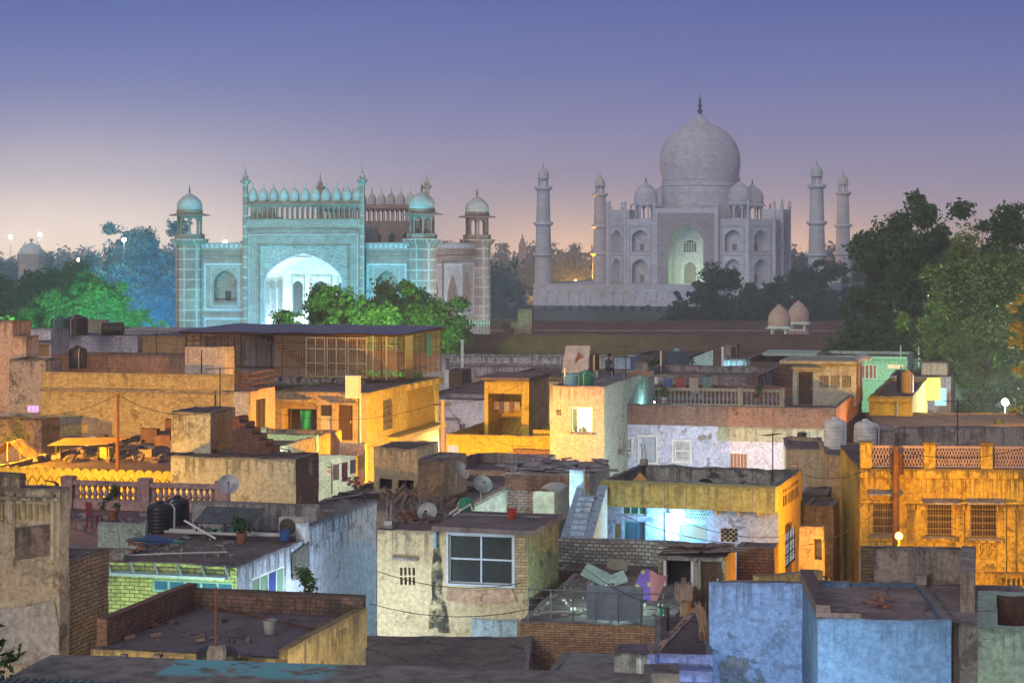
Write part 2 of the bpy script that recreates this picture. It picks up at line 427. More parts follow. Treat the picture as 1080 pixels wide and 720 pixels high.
        if bars:
            k = s.fbox(face)
            for i in range(1, bars): x = a+(b-a)*i/bars; k.box(x-.012, x+.012, n+.07, n+.09, c, e)
            for i in range(1, 4): z = c+(e-c)*i/4; k.box(a, b, n+.065, n+.075, z-.012, z+.012)
            k.build('grille', IRON, w)
        if hood:
            k = s.fbox(face); k.add([(a-.2, .004, e+.12), (b+.2, .004, e+.12), (b+.2, .004, e+.24), (a-.2, .004, e+.24), (a-.2, hood, e+.02), (b+.2, hood, e+.02), (b+.2, hood, e+.1), (a-.2, hood, e+.1)],
                             [(0,1,5,4),(3,7,6,2),(4,5,6,7),(0,4,7,3),(1,2,6,5)]); k.build('hood', CONC, w)
        if sill:
            k = s.fbox(face); k.box(a-.1, b+.1, .004, sill, c-.1, c-.004); k.build('sill', CONC, w)
        return w
    def door(s, face, o, dm=None, fm=None, n=-.15, panels=True, label=None):
        a, b, c, e = o[:4]; m = s.fbox(face); dm = dm or WOODD
        m.box(a+.06, b-.06, n, n+.04, c, e-.06)
        if panels:
            for i in range(2):
                for j in range(3):
                    x0 = a+.06+(b-a-.12)*(i+.15)/2; x1 = a+.06+(b-a-.12)*(i+.85)/2; z0 = c+(e-c)*(j+.15)/3.1; z1 = c+(e-c)*(j+.85)/3.1
                    m.box(x0, x1, n+.041, n+.055, z0, z1)
        d = m.build('door', dm, s.T)
        if label: d['label'] = label
        k = s.fbox(face); k.box(a, a+.06, n-.02, n+.08, c, e); k.box(b-.06, b, n-.02, n+.08, c, e); k.box(a, b, n-.018, n+.078, e-.06, e-.001); k.build('door_frame', fm or dm, d)
        h = s.fbox(face); h.box(b-.16, b-.12, n+.06, n+.1, c+.95, c+1.1); h.build('handle', STEEL, d)
        return d
def slab(b, name, mat, x0, x1, y0, y1, z0, z1, jit=.01, parent=None, step=.8):
    m = MB()
    xs = cuts(x0, x1, (), step); ys = cuts(y0, y1, (), step); zs = cuts(z0, z1, (), step)
    m.grid(xs, ys, lambda u, v: (u, v, z1)); m.grid(xs, ys, lambda u, v: (u, v, z0))
    m.grid(xs, zs, lambda u, v: (u, y0, v)); m.grid(xs, zs, lambda u, v: (u, y1, v))
    m.grid(ys, zs, lambda u, v: (x0, u, v)); m.grid(ys, zs, lambda u, v: (x1, u, v))
    return m.build(name, mat, parent or b.T, jit=jit)
# ------------------------------------------------------------------ street and roof furniture
def tank(px, py, D, r, h, mat, label, lid=None, group=None, pipe=True):
    p = P(px, py, D)
    t = thing('water_tank', label, 'water tank', p, random.uniform(-1, 1), group)
    pr = [(r*.96, 0), (r, .04)]; k = 7
    for i in range(k):
        z = h*.82*(i+.5)/k; dz = h*.82/k*.5
        pr += [(r, z-dz*.6), (r*1.018, z-dz*.35), (r*1.018, z+dz*.35), (r, z+dz*.6)]
    pr += [(r, h*.83), (r*.9, h*.9), (r*.6, h*.95), (r*.3, h*.97)]
    m = MB(); m.lathe(pr, n=24); smooth_angle(m.build('tank_body', mat, t), 50)
    m = MB(); m.lathe([(r*.32, h*.965), (r*.33, h*1.0), (r*.28, h*1.03), (r*.1, h*1.05)], n=18); m.build('lid', lid or mat, t, smooth=False)
    if pipe:
        m = MB(); m.tube([(r*.5, -r*1.02, 0), (r*.5, -r*1.06, h*.8), (r*.5, -r*.8, h*.9), (r*.45, -r*.5, h*.9)], .03); m.build('pipe', PIPE, t)
    return t
def dish(px, py, D, r, az, tilt, mat, label):
    p = P(px, py, D); t = thing('satellite_dish', label, 'satellite dish', p, az)
    m = MB(); n = 28; prof = [(r*q, (r*q)**2/(r*2.6)) for q in (.02, .2, .4, .6, .8, .95, 1)]
    T = Matrix.Rotation(R(90-tilt), 4, 'X')      # opening towards -y
    m.T = T; m.lathe(prof, n=n, cap=False); m.lathe([(q, z+.012) for q, z in prof], n=n, cap=False)
    o = m.build('reflector', mat, t, smooth=True)
    e = T @ Vector((0, -r*.2, r*1.05))
    m = MB(); m.tube([T @ Vector((0, -r*.85, r*.32)), e], .018); m.build('feed_arm', STEEL, t)
    m = MB(); m.bar(e, e+Vector((0, .12, .0)), .07); m.build('receiver', IRON, t)
    m = MB(); m.tube([(0, .12, -r*1.5), (0, .12, -r*.2), T @ Vector((0, 0, -.02))], .03); m.build('mast', STEEL, t)
    return t
def lamp(loc, pole_h, col, power, label, arm=(.6, 0), bulb=.14, glow=40, size=.12, name='street_lamp', pole=True, group=None, shade=True):
    """street lamp: post from the ground (or bracket), arm, hood, bulb that shines"""
    t = thing(name, label, 'lamp', loc, 0, group)
    ax, ay = arm
    if pole and not shade:
        m = MB(); m.tube([(0, 0, -pole_h), (0, 0, -bulb*.9)], [.07, .045], 8); m.build('pole', IRON, t)
    elif pole:
        m = MB(); m.tube([(-ax, -ay, -pole_h), (-ax, -ay, .35), (-ax*.8, -ay*.8, .5), (0, 0, .42)], [.07, .05, .035, .03], 8); m.build('pole', IRON, t)
    else:
        m = MB(); m.tube([(-ax, -ay, .1), (-ax*.5, -ay*.5, .4), (0, 0, .42)], .025, 6); m.build('bracket', IRON, t)
    if shade: m = MB(); m.lathe([(.05, .42), (.07, .36), (.15, .24), (.17, .19)], n=14, cap=False); m.build('lamp_shade', IRON, t)
    m = MB(); k_ = bulb/.14; m.lathe([(.01*k_, .15*k_), (bulb*.62, .11*k_), (bulb*.95, .045*k_), (bulb, -.01*k_), (bulb*.9, -.06*k_), (bulb*.55, -.115*k_), (.01*k_, -.14*k_)], n=16)
    m.build('bulb', emit('bulb_glow', tuple(.75*c+.25 for c in col), glow), t, smooth=True)
    l = bpy.data.lights.new('lamp_light', 'POINT'); l.energy = power; l.color = col; l.shadow_soft_size = size
    o = bpy.data.objects.new('lamp_light', l); C.objects.link(o); o.parent = t; o.location = (0, 0, -bulb-.1-size) if shade or not pole else (0, -bulb-.1-size, .1)
    return t
def flood(loc, target, col, power, label, blend=.6, angle=120, size=.3, glow=30, group='floodlights'):
    t = thing('floodlight', label, 'floodlight', loc, 0, group)
    d = (Vector(target)-Vector(loc)).normalized(); q = d.to_track_quat('-Z', 'Y')
    m = MB(); m.T = q.to_matrix().to_4x4(); m.box(-.35, .35, -.25, .25, 0, .25); m.build('housing', IRON, t)
    m = MB(); m.T = q.to_matrix().to_4x4(); m.box(-.31, .31, -.21, .21, -.02, -.005); m.build('lens', emit('flood_glow', col, glow), t)
    m = MB(); m.tube([(0, 0, 0), (0, 0, -.6 if loc[2] < 2 else -loc[2])], .05); m.build('stand', IRON, t)
    l = bpy.data.lights.new('flood_light', 'SPOT'); l.energy = power; l.color = col; l.shadow_soft_size = size; l.spot_size = R(angle); l.spot_blend = blend
    o = bpy.data.objects.new('flood_light', l); C.objects.link(o); o.parent = t; o.location = d*.15; o.rotation_euler = q.to_euler()
    return t
def rot_balusters(m, x0, x1, z0, z1, n, y=0, r=.07):
    for i in range(n):
        x = x0+(x1-x0)*(i+.5)/n; h = z1-z0
        m.lathe([(r*.9, z0), (r*.9, z0+.06*h), (r*.5, z0+.12*h), (r*1.05, z0+.35*h), (r*.85, z0+.5*h), (r*.42, z0+.75*h), (r*.7, z0+.88*h), (r*.9, z0+.93*h), (r*.9, z1)], (x, y, 0), n=8)
# ------------------------------------------------------------------ foliage
_lf = {}
def leafmat(c1, c2, key, trans=.25):
    if key in _lf: return _lf[key]
    t = NT('foliage_'+key)
    g = t.n('ShaderNodeNewGeometry'); tcd = t.n('ShaderNodeTexCoord')
    big = t.noise(tcd.outputs['Object'], .5, 3)
    rn = t.math('MULTIPLY_ADD', g.outputs['Random Per Island'], .65, t.math('MULTIPLY', big, .5), clamp=True)
    c = t.mix(rn, c1, c2)
    t.fin(c, .55, 0, .25)
    tr = t.n('ShaderNodeBsdfTranslucent'); t.l(c, tr.inputs[0]); mx = t.n('ShaderNodeMixShader'); mx.inputs[0].default_value = trans
    t.l(t.b.outputs[0], mx.inputs[1]); t.l(tr.outputs[0], mx.inputs[2]); t.l(mx.outputs[0], t.out.inputs[0])
    _lf[key] = t.m; return t.m
BARK = simple('bark', (.09, .065, .045), .9, 0, .6, .1, 6, .6)
def leaf_cloud(name, clumps, per, size, mat, parent, rng, flat=.75, jitter=.35):
    """clumps: (x,y,z,r); leaves sit mostly near each clump's rim, in sprays"""
    P_, n_ = [], []
    for (x, y, z, r) in clumps:
        k = int(per*r*r)+4
        d = rng.normal(size=(k, 3)); d /= np.linalg.norm(d, axis=1)[:, None]+1e-9
        rad = r*(rng.random(k)**.38)*(1+jitter*(rng.random(k)-.5))
        lump = 1+.3*np.sin(d[:, 0]*5+x)*np.cos(d[:, 1]*4+y)+.2*np.sin(d[:, 2]*7+z)
        p = d*(rad*lump)[:, None]; p[:, 2] *= flat
        P_.append(p+np.array([x, y, z])); n_.append(d+rng.normal(size=(k, 3))*.9)
    p = np.concatenate(P_); nn = np.concatenate(n_); nn /= np.linalg.norm(nn, axis=1)[:, None]
    k = len(p); up = rng.normal(size=(k, 3)); a = np.cross(nn, up); a /= np.linalg.norm(a, axis=1)[:, None]+1e-9; b = np.cross(nn, a)
    sz = size*(.6+.8*rng.random(k))[:, None]
    v = np.empty((k, 4, 3)); v[:, 0] = p-a*sz; v[:, 1] = p-b*sz*.5; v[:, 2] = p+a*sz; v[:, 3] = p+b*sz*.5
    me = bpy.data.meshes.new(name); me.vertices.add(k*4); me.vertices.foreach_set('co', v.reshape(-1))
    me.loops.add(k*4); me.loops.foreach_set('vertex_index', np.arange(k*4, dtype=np.int32))
    me.polygons.add(k); me.polygons.foreach_set('loop_start', np.arange(0, k*4, 4, dtype=np.int32)); me.polygons.foreach_set('loop_total', np.full(k, 4, dtype=np.int32))
    me.materials.append(mat); me.update(calc_edges=True); me.validate()
    o = bpy.data.objects.new(name, me); C.objects.link(o); o.parent = parent
    return o
def tree(base, height, rx, mat, label, seed, per=260, size=.28, trunk=.45, nclump=34, crown0=.28, ry=None, shape=.0, cr=.34, name='tree', group=None, lean=0, cat='tree', flat=.8):
    """tapered trunk with forking limbs, crown made of leaf clumps over those limbs"""
    rng = np.random.default_rng(seed); ry = ry or rx
    t = thing(name, label, cat, base, 0, group)
    cl = []; limbs = []
    c0 = height*crown0; ch = height-c0
    nl = max(6, nclump//7); per_l = max(2, nclump//nl)
    for i in range(nl):          # main boughs, each carrying a lobe of leaf clumps
        u = (i+.5)/nl
        zz = c0+ch*(.08+.74*u); prof = math.sin(math.pi*min(1, (.16+.84*u)**(.8-shape*.3)))**.6
        a = i*2.39996+rng.normal()*.5; q = math.sqrt(rng.random())*.55+.36; prof *= .8+.35*rng.random()
        X = math.cos(a)*rx*prof*q*.85+lean*u; Y = math.sin(a)*ry*prof*q*.85; limbs.append(Vector((X, Y, zz)))
        ls = rx*(.20+.12*rng.random())
        for k in range(per_l):
            r = cr*rx*(.55+.8*rng.random()**1.3)*(1.0-.25*u); z_ = zz+rng.normal()*ls*.75
            cl.append((X+rng.normal()*ls, Y+rng.normal()*ls, min(z_, height-r*flat*.8), r))
    leaf_cloud('crown', cl, per, size, mat, t, rng, flat)
    m = MB(); n = 8
    tp = [(0, 0, -.1), (.05*rx*rng.normal(), .03, c0*.6), (.05*rx, .05*rx, c0), (lean*.4, 0, c0+ch*.45), (lean*.7, 0, c0+ch*.75)]
    m.tube(tp, [trunk*1.25, trunk*.95, trunk*.8, trunk*.45, trunk*.15], n)
    for i, q in enumerate(limbs):
        z = max(c0*.7, min(q.z-ch*.12, c0+ch*.6)); st = Vector((lean*.3, 0, z*.92))
        mid = st.lerp(q, .55)+Vector((0, 0, -.04*ch))
        m.tube([st, mid, q], [trunk*.36, trunk*.2, trunk*.06], 5)
    m.build('trunk', BARK, t, smooth=True)
    return t
# ------------------------------------------------------------------ ground
def sheet(name, x0, x1, y0, y1, z, n, mat, kind='structure'):
    m = MB(); m.grid([x0+(x1-x0)*i/n for i in range(n+1)], [y0+(y1-y0)*i/n for i in range(n+1)], lambda u, v: (u, v, z))
    return tag(m.build(name, mat), kind=kind)
sheet('ground', -900, 900, -30, 1560, 0, 8, roofmat((.10, .085, .07), .5, False, (.04, .045, .03)))
sheet('street', -60, 75, 5, 262, .004, 6, roofmat((.12, .11, .10), .5, False))
sheet('lawn', -70, 160, 415, 652, .004, 4, simple('garden_lawn', (.03, .06, .025), .95, 0, .6))
# ------------------------------------------------------------------ domes, arches, kiosks
def arch_curve(a0, a1, zs, za, k=16):
    c = (a0+a1)/2; hw = (a1-a0)/2; out = []
    for i in range(k+1):
        t = -math.cos(math.pi*i/k)
        out.append((c+hw*t, zs+(za-zs)*(.70*math.sqrt(max(0, 1-t*t))+.30*(1-abs(t)))))
    return out
def arch_panel(m, s0, s1, z0, z1, a0, a1, zb, zs, za, n, depth, mf, mr, mb_, back=True):
    """flat panel s0..s1 x z0..z1 at offset n with an arched recess of the given depth"""
    c = arch_curve(a0, a1, zs, za); m.mi = mf
    m.quad((s0, n, z0), (a0, n, z0), (a0, n, z1), (s0, n, z1)); m.quad((a1, n, z0), (s1, n, z0), (s1, n, z1), (a1, n, z1))
    if zb > z0+1e-4: m.quad((a0, n, z0), (a1, n, z0), (a1, n, zb), (a0, n, zb))
    for p, q in zip(c, c[1:]): m.quad((p[0], n, p[1]), (q[0], n, q[1]), (q[0], n, z1), (p[0], n, z1))
    m.mi = mr; o = [(a0, zb)]+c+[(a1, zb)]
    for p, q in zip(o, o[1:]+o[:1]): m.quad((p[0], n, p[1]), (q[0], n, q[1]), (q[0], n-depth, q[1]), (p[0], n-depth, p[1]))
    if back:
        m.mi = mb_; m.add([(p[0], n-depth, p[1]) for p in o], [tuple(range(len(o)))])
def border(m, s0, s1, z0, z1, w, n0, n1, bottom=True):
    m.box(s0, s0+w, n0, n1, z0, z1); m.box(s1-w, s1, n0, n1, z0, z1); m.box(s0+w, s1-w, n0, n1, z1-w, z1)
    if bottom: m.box(s0+w, s1-w, n0, n1, z0, z0+w)
def onion(r, h, neck=1.0):      # bulbous dome profile, base radius r*neck
    return [(r*neck, 0), (r*.985, h*.07), (r*1.03, h*.2), (r*1.0, h*.36), (r*.9, h*.52), (r*.74, h*.66), (r*.54, h*.78), (r*.34, h*.87), (r*.17, h*.94), (r*.06, h*1.0)]
def finial_prof(h, r): return [(r, 0), (r*.4, h*.12), (r*1.3, h*.24), (r*.4, h*.34), (r*1.0, h*.46), (r*.35, h*.56), (r*.6, h*.64), (r*.22, h*.72), (r*.02, h)]
def kiosk(parent, x, y, z, r, base_h, top_h, eave, drum_h, dr, dh, fh, mstone, mdome, nm='kiosk', n=8, br=None, a0=None):
    """domed kiosk: parapeted base, columns with cusped arches, sloping eave, drum, dome, finial"""
    a0 = math.pi/n if a0 is None else a0; m = MB(); br = br or r*1.12
    m.lathe([(br, 0), (br, base_h)], (x, y, z), n, a0)
    for i in range(n):
        a = a0+2*math.pi*i/n; b = a+2*math.pi/n
        p = Vector((x+r*math.cos(a), y+r*math.sin(a), 0)); q = Vector((x+r*math.cos(b), y+r*math.sin(b), 0))
        L = (q-p).length; sdir = (q-p).normalized(); nn = Vector((sdir.y, -sdir.x, 0))
        T = frame_matrix(p, sdir, nn); m.T = T; cw = .11*L
        zs = z+base_h+(top_h-base_h)*.62; za = z+top_h-.12*(top_h-base_h)
        for off in (0, -r*.1): arch_panel(m, 0, L, z+base_h, z+top_h, cw, L-cw, z+base_h, zs, za, off, r*.1, 0, 0, 0, back=False)
        m.T = None
    zt = z+top_h
    m.lathe([(r*.98, zt-.02), (eave, zt-r*.06), (eave, zt+r*.01), (r*1.02, zt+r*.16), (r*1.02, zt+drum_h*.5)], (x, y, 0), n, a0)
    m.lathe([(dr*1.05, zt+drum_h*.5), (dr*1.05, zt+drum_h), (dr*.9, zt+drum_h)], (x, y, 0), 16)
    o = m.build(nm, mstone, parent)
    m = MB(); m.lathe(onion(dr, dh), (x, y, zt+drum_h), 20); m.build('dome', mdome, o, smooth=True)
    m = MB(); m.lathe(finial_prof(fh, dr*.085), (x, y, zt+drum_h+dh*.97), 8); m.build('finial', IRON, o, smooth=True)
    return o
def stone_blocks(name, col, bw, bh, mortar, var=.35, radial=0, mixn=.5, rough=.6, offset=.5, col2=None, msize=.05, floral=0):
    t = NT(name); vec, uv = t.coords(); v = uv
    if radial:
        tcx = t.n('ShaderNodeTexCoord'); sx = t.n('ShaderNodeSeparateXYZ'); t.l(tcx.outputs['Object'], sx.inputs[0])
        cm = t.n('ShaderNodeCombineXYZ'); t.l(t.math('MULTIPLY', t.math('ARCTAN2', sx.outputs[1], sx.outputs[0]), radial), cm.inputs[0]); t.l(sx.outputs[2], cm.inputs[1]); v = cm.outputs[0]
    b = t.n('ShaderNodeTexBrick'); b.offset = offset; t.l(v, b.inputs['Vector']); t.put(b.inputs['Color1'], col); t.put(b.inputs['Color2'], col2 or sc(col, 1-var)); t.put(b.inputs['Mortar'], mortar)
    b.inputs['Scale'].default_value = 1; b.inputs['Brick Width'].default_value = bw; b.inputs['Row Height'].default_value = bh; b.inputs['Mortar Size'].default_value = msize*bh
    c = b.outputs['Color']
    n1 = t.noise(vec, .12, 6, .65); n2 = t.noise(vec, .9, 8, .7)
    c = t.mix(t.math('MULTIPLY', t.step(n1, .4, .65), mixn), c, t.mix(1.0, c, (.66, .6, .55), 'MULTIPLY'))
    c = t.mix(.4, c, t.mix(1.0, c, t.mix(t.step(n2, .3, .7), (.66, .64, .63), (1.25, 1.25, 1.25)), 'MULTIPLY'))
    if floral:
        vo = t.n('ShaderNodeTexVoronoi', feature='SMOOTH_F1'); t.l(v, vo.inputs['Vector']); vo.inputs['Scale'].default_value = floral
        wv = t.n('ShaderNodeTexWave', wave_type='RINGS'); t.l(v, wv.inputs['Vector']); wv.inputs['Scale'].default_value = floral*.35; wv.inputs['Distortion'].default_value = 14; wv.inputs['Detail'].default_value = 3
        f = t.math('MULTIPLY', t.step(vo.outputs['Distance'], .28, .42), t.step(wv.outputs[0], .35, .6))
        c = t.mix(t.math('MULTIPLY', f, .55), c, (.20, .13, .10))
    m = t.fin(c, rough, 0, .3)
    return m
SAND = stone_blocks('red_sandstone', (.42, .29, .24), 1.6, .62, (.24, .15, .115), .3, rough=.85)
SANDP = stone_blocks('sandstone_with_marble_lines', (.42, .30, .25), 1.9, 1.75, (.56, .49, .43), .25, offset=0, msize=.08, rough=.85)
INLAY = stone_blocks('inlaid_marble', (.50, .48, .46), 2.4, 2.4, (.5, .46, .42), .1, offset=0, msize=.02, floral=1.7)
FLORAL = stone_blocks('floral_band', (.44, .39, .35), 1.2, 1.2, (.4, .34, .3), .1, offset=0, msize=.02, floral=3.0)
MARB = stone_blocks('white_marble', (.61, .60, .63), 1.7, .95, (.47, .44, .45), .16, mixn=.3)
MARBD = stone_blocks('dome_marble', (.61, .58, .61), 1.9, 1.15, (.46, .42, .43), .20, radial=13, mixn=.35)
MARBI = stone_blocks('calligraphy_band', (.40, .38, .37), 1.6, 1.6, (.30, .28, .28), .1, offset=0, msize=.03, floral=1.3)
MINM = stone_blocks('minaret_marble', (.60, .57, .56), 1.5, .8, (.34, .32, .34), .12, radial=2.4, mixn=.4, msize=.09)
GDOME = stone_blocks('small_dome_marble', (.56, .55, .52), 1.4, .8, (.46, .45, .43), .12, radial=2.2, mixn=.5)
NET = stone_blocks('vault_network', (.60, .53, .48), 1.1, 1.1, (.68, .63, .58), .12, offset=.5, msize=.06)
JALI = stone_blocks('pierced_screen', (.10, .09, .085), .5, .5, (.30, .26, .23), .2, offset=0, msize=.22)
# ------------------------------------------------------------------ the great gate
def great_gate():
    b = B('gatehouse', 'floodlit red sandstone gatehouse with a tall pointed archway and rows of small white domes', 200, 445, 258, 353, 34.7, cat='gatehouse')
    w, d = b.w, b.d; zt = b.h
    cx = w*.5
    # body: wings left and right of the portal, sides and back
    m = MB(); m.T = b.frames['front']
    pl = b.f(259, 260, 1.6)[0]; pr_ = b.f(381, 260, 1.6)[0]
    mats = [SAND, SANDP, INLAY, DARK, FLORAL, MARB, JALI]
    def wing(s0, s1):
        e = (s1-s0)
        zU0 = zt-11.6; zU1 = zt-3.1
        arch_panel(m, s0, s1, zU0, zU1, s0+e*.26, s1-e*.26, zU0+1.6, zU0+5.2, zU0+7.2, 0, 1.4, 4, 0, 0)
        arch_panel(m, s0, s1, 0, zU0-.7, s0+e*.26, s1-e*.26, .4, zU0-4.6, zU0-2.4, 0, 1.4, 4, 0, 0)
        m.mi = 0; m.quad((s0, 0, zU0-.7), (s1, 0, zU0-.7), (s1, 0, zU0), (s0, 0, zU0)); m.quad((s0, 0, zU1), (s1, 0, zU1), (s1, 0, zt), (s0, 0, zt))
        m.mi = 5; border(m, s0+e*.06, s1-e*.06, zU0+.25, zU1-.1, .34, .003, .12); border(m, s0+e*.06, s1-e*.06, .6, zU0-1, .34, .003, .12)
        border(m, s0+e*.2, s1-e*.2, zU0+.9, zU1-.7, .12, .003, .08)
        m.mi = 3; m.box(s0+e*.44, s1-e*.44, -1.38, -1.3, zU0+1.6, zU0+3.6)
        m.mi = 0; m.box(s0+e*.26, s1-e*.26, -1.38, .15, zU0+1.45, zU0+1.95)
    wing(2.2, pl); wing(pr_, w-2.2)
    # right-hand side: three bays with tall arches
    for nm, L in (('right', d), ('left', d)):
        m.T = b.frames[nm]; bays = [2.2, L*.335, L*.665, L-2.2]
        for i in range(3):
            s0, s1 = bays[i], bays[i+1]; e = s1-s0
            if i == 1:
                arch_panel(m, s0, s1, 0, zt-3.1, s0+e*.2, s1-e*.2, .1, zt-10, zt-5.4, .35, 2.6, 2, 0, 0)
                m.mi = 5; border(m, s0+.3, s1-.3, .3, zt-3.4, .4, .352, .5)
                m.mi = 3; m.box(s0+e*.4, s1-e*.4, -2.2, -2.15, 0, 5); m.box(s0+e*.4, s1-e*.4, -2.2, -2.15, 7.5, 11)
                m.mi = 0; m.box(s0, s0+.02, .0, .36, 0, zt-3.1); m.box(s1-.02, s1, .0, .36, 0, zt-3.1)
            else:
                arch_panel(m, s0, s1, 7.2, zt-3.1, s0+e*.24, s1-e*.24, 8.6, zt-8, zt-4.8, 0, 1.5, 4, 0, 0)
                arch_panel(m, s0, s1, 0, 7.2, s0+e*.24, s1-e*.24, .2, 3.4, 5.4, 0, 1.5, 4, 0, 3)
                m.mi = 5; border(m, s0+.35, s1-.35, 7.5, zt-3.3, .3, .003, .12)
            m.mi = 0; m.quad((s0, 0, zt-3.1), (s1, 0, zt-3.1), (s1, 0, zt), (s0, 0, zt))
    m.T = b.frames['back']; m.mi = 0; m.quad((0, 0, 0), (w, 0, 0), (w, 0, zt), (0, 0, zt))
    m.T = None; m.quad((0, 0, zt-.4), (w, 0, zt-.4), (w, d, zt-.4), (0, d, zt-.4))
    body = m.build('wall', mats, b.T)
    m = MB()      # carved parapet band round the roof
    for nm, L in (('front', w), ('right', d), ('left', d), ('back', w)):
        m.T = b.frames[nm]; m.mi = 1; m.box(2, L-2, -.5, .2, zt-.9, zt+.35); m.mi = 0; m.box(2, L-2, .005, .34, zt-1.2, zt-.9); m.box(2, L-2, .005, .26, zt-2.1, zt-1.9)
        m.mi = 2
        for i in range(int((L-4)/.9)): m.box(2.2+i*.9, 2.65+i*.9, .202, .23, zt-.6, zt+.1)
    m.build('parapet', [SAND, FLORAL, MARB], b.T)
    # portal
    for face, back in (('front', False), ('back', True)):
        n = 1.6; m = MB(); m.T = b.frames[face]
        s0, s1 = (pl, pr_) if not back else (w-pr_, w-pl)
        ztop = b.f(318, 240, n)[1]; zc = b.f(318, 212, n)[1]; W_ = s1-s0
        a0, a1 = s0+W_*.165, s1-W_*.165
        zs = b.f(277, 297, n)[1]; za = b.f(318, 267, n)[1]; zi = b.f(300, 259, n)[1]
        arch_panel(m, s0+W_*.115, s1-W_*.115, 0, zi, a0, a1, .05, zs, za, n-.25, 8.5, 2, 7, 7)
        m.mi = 4
        for q0, q1 in ((s0+W_*.035, s0+W_*.105), (s1-W_*.105, s1-W_*.035)): m.box(q0, q1, n-.6, n-.05, 0, zi+W_*.08)
        m.box(s0+W_*.105, s1-W_*.105, n-.6, n-.05, zi+W_*.012, zi+W_*.08)
        m.mi = 0
        for q0, q1 in ((s0, s0+W_*.035), (s1-W_*.035, s1)): m.box(q0, q1, -.4, n, 0, ztop)
        m.box(s0+W_*.035, s1-W_*.035, -.4, n, zi+W_*.08, ztop)
        for q0, q1 in ((s0+W_*.098, s0+W_*.122), (s1-W_*.122, s1-W_*.098)): m.box(q0, q1, n-.6, n+.05, 0, zi+W_*.012)
        m.box(s0+W_*.122, s1-W_*.122, n-.6, n+.05, zi-.02, zi+W_*.016); m.mi = 4; m.box(s0+W_*.05, s1-W_*.05, n, n+.06, zi+W_*.115, ztop-.45); m.mi = 0
        m.mi = 5; border(m, s0+W_*.028, s1-W_*.028, .1, zi+W_*.092, .14, n+.003, n+.05, False)
        # raised rib along the arch edge
        cv = arch_curve(a0, a1, zs, za); m.tube([(x, n-.2, z) for x, z in [(a0, 0)]+cv+[(a1, 0)]], .17, 6)
        # inner niches of the vault: lower and upper rows
        zb = n-.25-8.5
        for q, hw in ((.5, 1.7), (.2, .9), (.8, .9)):
            cxx = a0+(a1-a0)*q
            for z0_, z1_ in ((1.0, zs*.40), (zs*.55, zs*1.0)):
                m.mi = 2; border(m, cxx-hw-.35, cxx+hw+.35, z0_-.2, z1_+.9, .28, zb+.003, zb+.16)
                m.mi = 3; c2 = arch_curve(cxx-hw, cxx+hw, z1_-hw*.9, z1_); o = [(cxx-hw, z0_)]+c2+[(cxx+hw, z0_)]
                m.add([(p[0], zb+.02, p[1]) for p in o], [tuple(range(len(o)))])
        for sd_ in (a0, a1):
            for z0_, z1_ in ((1.0, zs*.4), (zs*.55, zs*.92)):
                m.mi = 5; q = sd_+(.02 if sd_ == a0 else -.02); k = .14 if sd_ == a0 else -.14
                for nb in (2.2, 5.4): m.box(q, q+k, n-.25-nb-1.3, n-.25-nb, z0_, z1_)
        m.mi = 0; m.quad((a0, n-.25, .06), (a1, n-.25, .06), (a1, zb, .06), (a0, zb, .06))
        # roof and sides of the portal block
        m.box(s0, s1, -7.5, n-.002, ztop-.3, ztop)
        for q in (s0, s1): m.box(q-.004 if q == s0 else q-.3, q+.3 if q == s0 else q+.004, -7.5, -.4, zt-.4, ztop-.3)
        # back wall of the portal block with small dark arches (seen over the roof)
        m.mi = 0; m.box(s0, s1, -7.5, -7.2, zt-.4, ztop-.3); m.mi = 3
        for i in range(8):
            q = s0+W_*(i+.5)/8; o = [(q-.6, zt+.2)]+arch_curve(q-.6, q+.6, zt+1.4, zt+2.2)+[(q+.6, zt+.2)]
            m.add([(p[0], -7.51, p[1]) for p in o], [tuple(range(len(o)))])
        o = m.build('portal', [SAND, SANDP, INLAY, DARK, FLORAL, MARB, JALI, NET], b.T)
        if face == 'front': o['label'] = 'pale inlaid portal with the great archway'
        # gallery on top
        g = MB(); g.T = b.frames[face]; nb = 11; zg0 = b.f(318, 231, n)[1]; zg1 = b.f(318, 216.5, n)[1]
        g.mi = 1; g.box(s0, s1, n-.25, n+.12, ztop, zg0); g.mi = 0; g.box(s0-.1, s1+.1, n-.3, n+.22, ztop-.15, ztop+.1); g.box(s0-.1, s1+.1, n-.3, n+.2, zg0-.12, zg0+.08)
        for i in range(2*nb+1):
            q = s0+.25+(W_-.5)*i/(2*nb); g.box(q-.1, q+.1, n-.3, n-.08, zg0, zg1); g.box(q-.1, q+.1, n-2.1, n-1.9, ztop, zg1)
            if i < 2*nb:
                L = (W_-.5)/(2*nb); TT = g.T; g.T = TT @ Matrix.Translation((q, n-.12, 0)); h = zg1-zg0
                arch_panel(g, 0, L, zg0+h*.55, zg1, .1, L-.1, zg0+h*.55, zg0+h*.62, zg1-h*.08, 0, .14, 0, 0, 0, back=False); g.T = TT
        g.box(s0-.15, s1+.15, n-2.2, n+.55, zg1, zg1+.3); g.box(s0, s1, n-2.0, n-.05, zg1+.3, zc)
        go = g.build('gallery', [SAND, FLORAL], o)
        for i in range(nb):
            q = s0+W_*(i+.5)/nb; r = W_/nb*.44; dd = MB()
            pt = b.frames[face] @ Vector((q, n-1.0, zc))
            dd.lathe([(r*1.02, 0), (r*1.02, .35)]+[(a, z+.35) for a, z in onion(r, 2.05)], pt, 16); dd.lathe(finial_prof(1.4, .17), pt+Vector((0, 0, 2.3)), 6)
            dd.build('small_dome', GDOME, o, smooth=True)
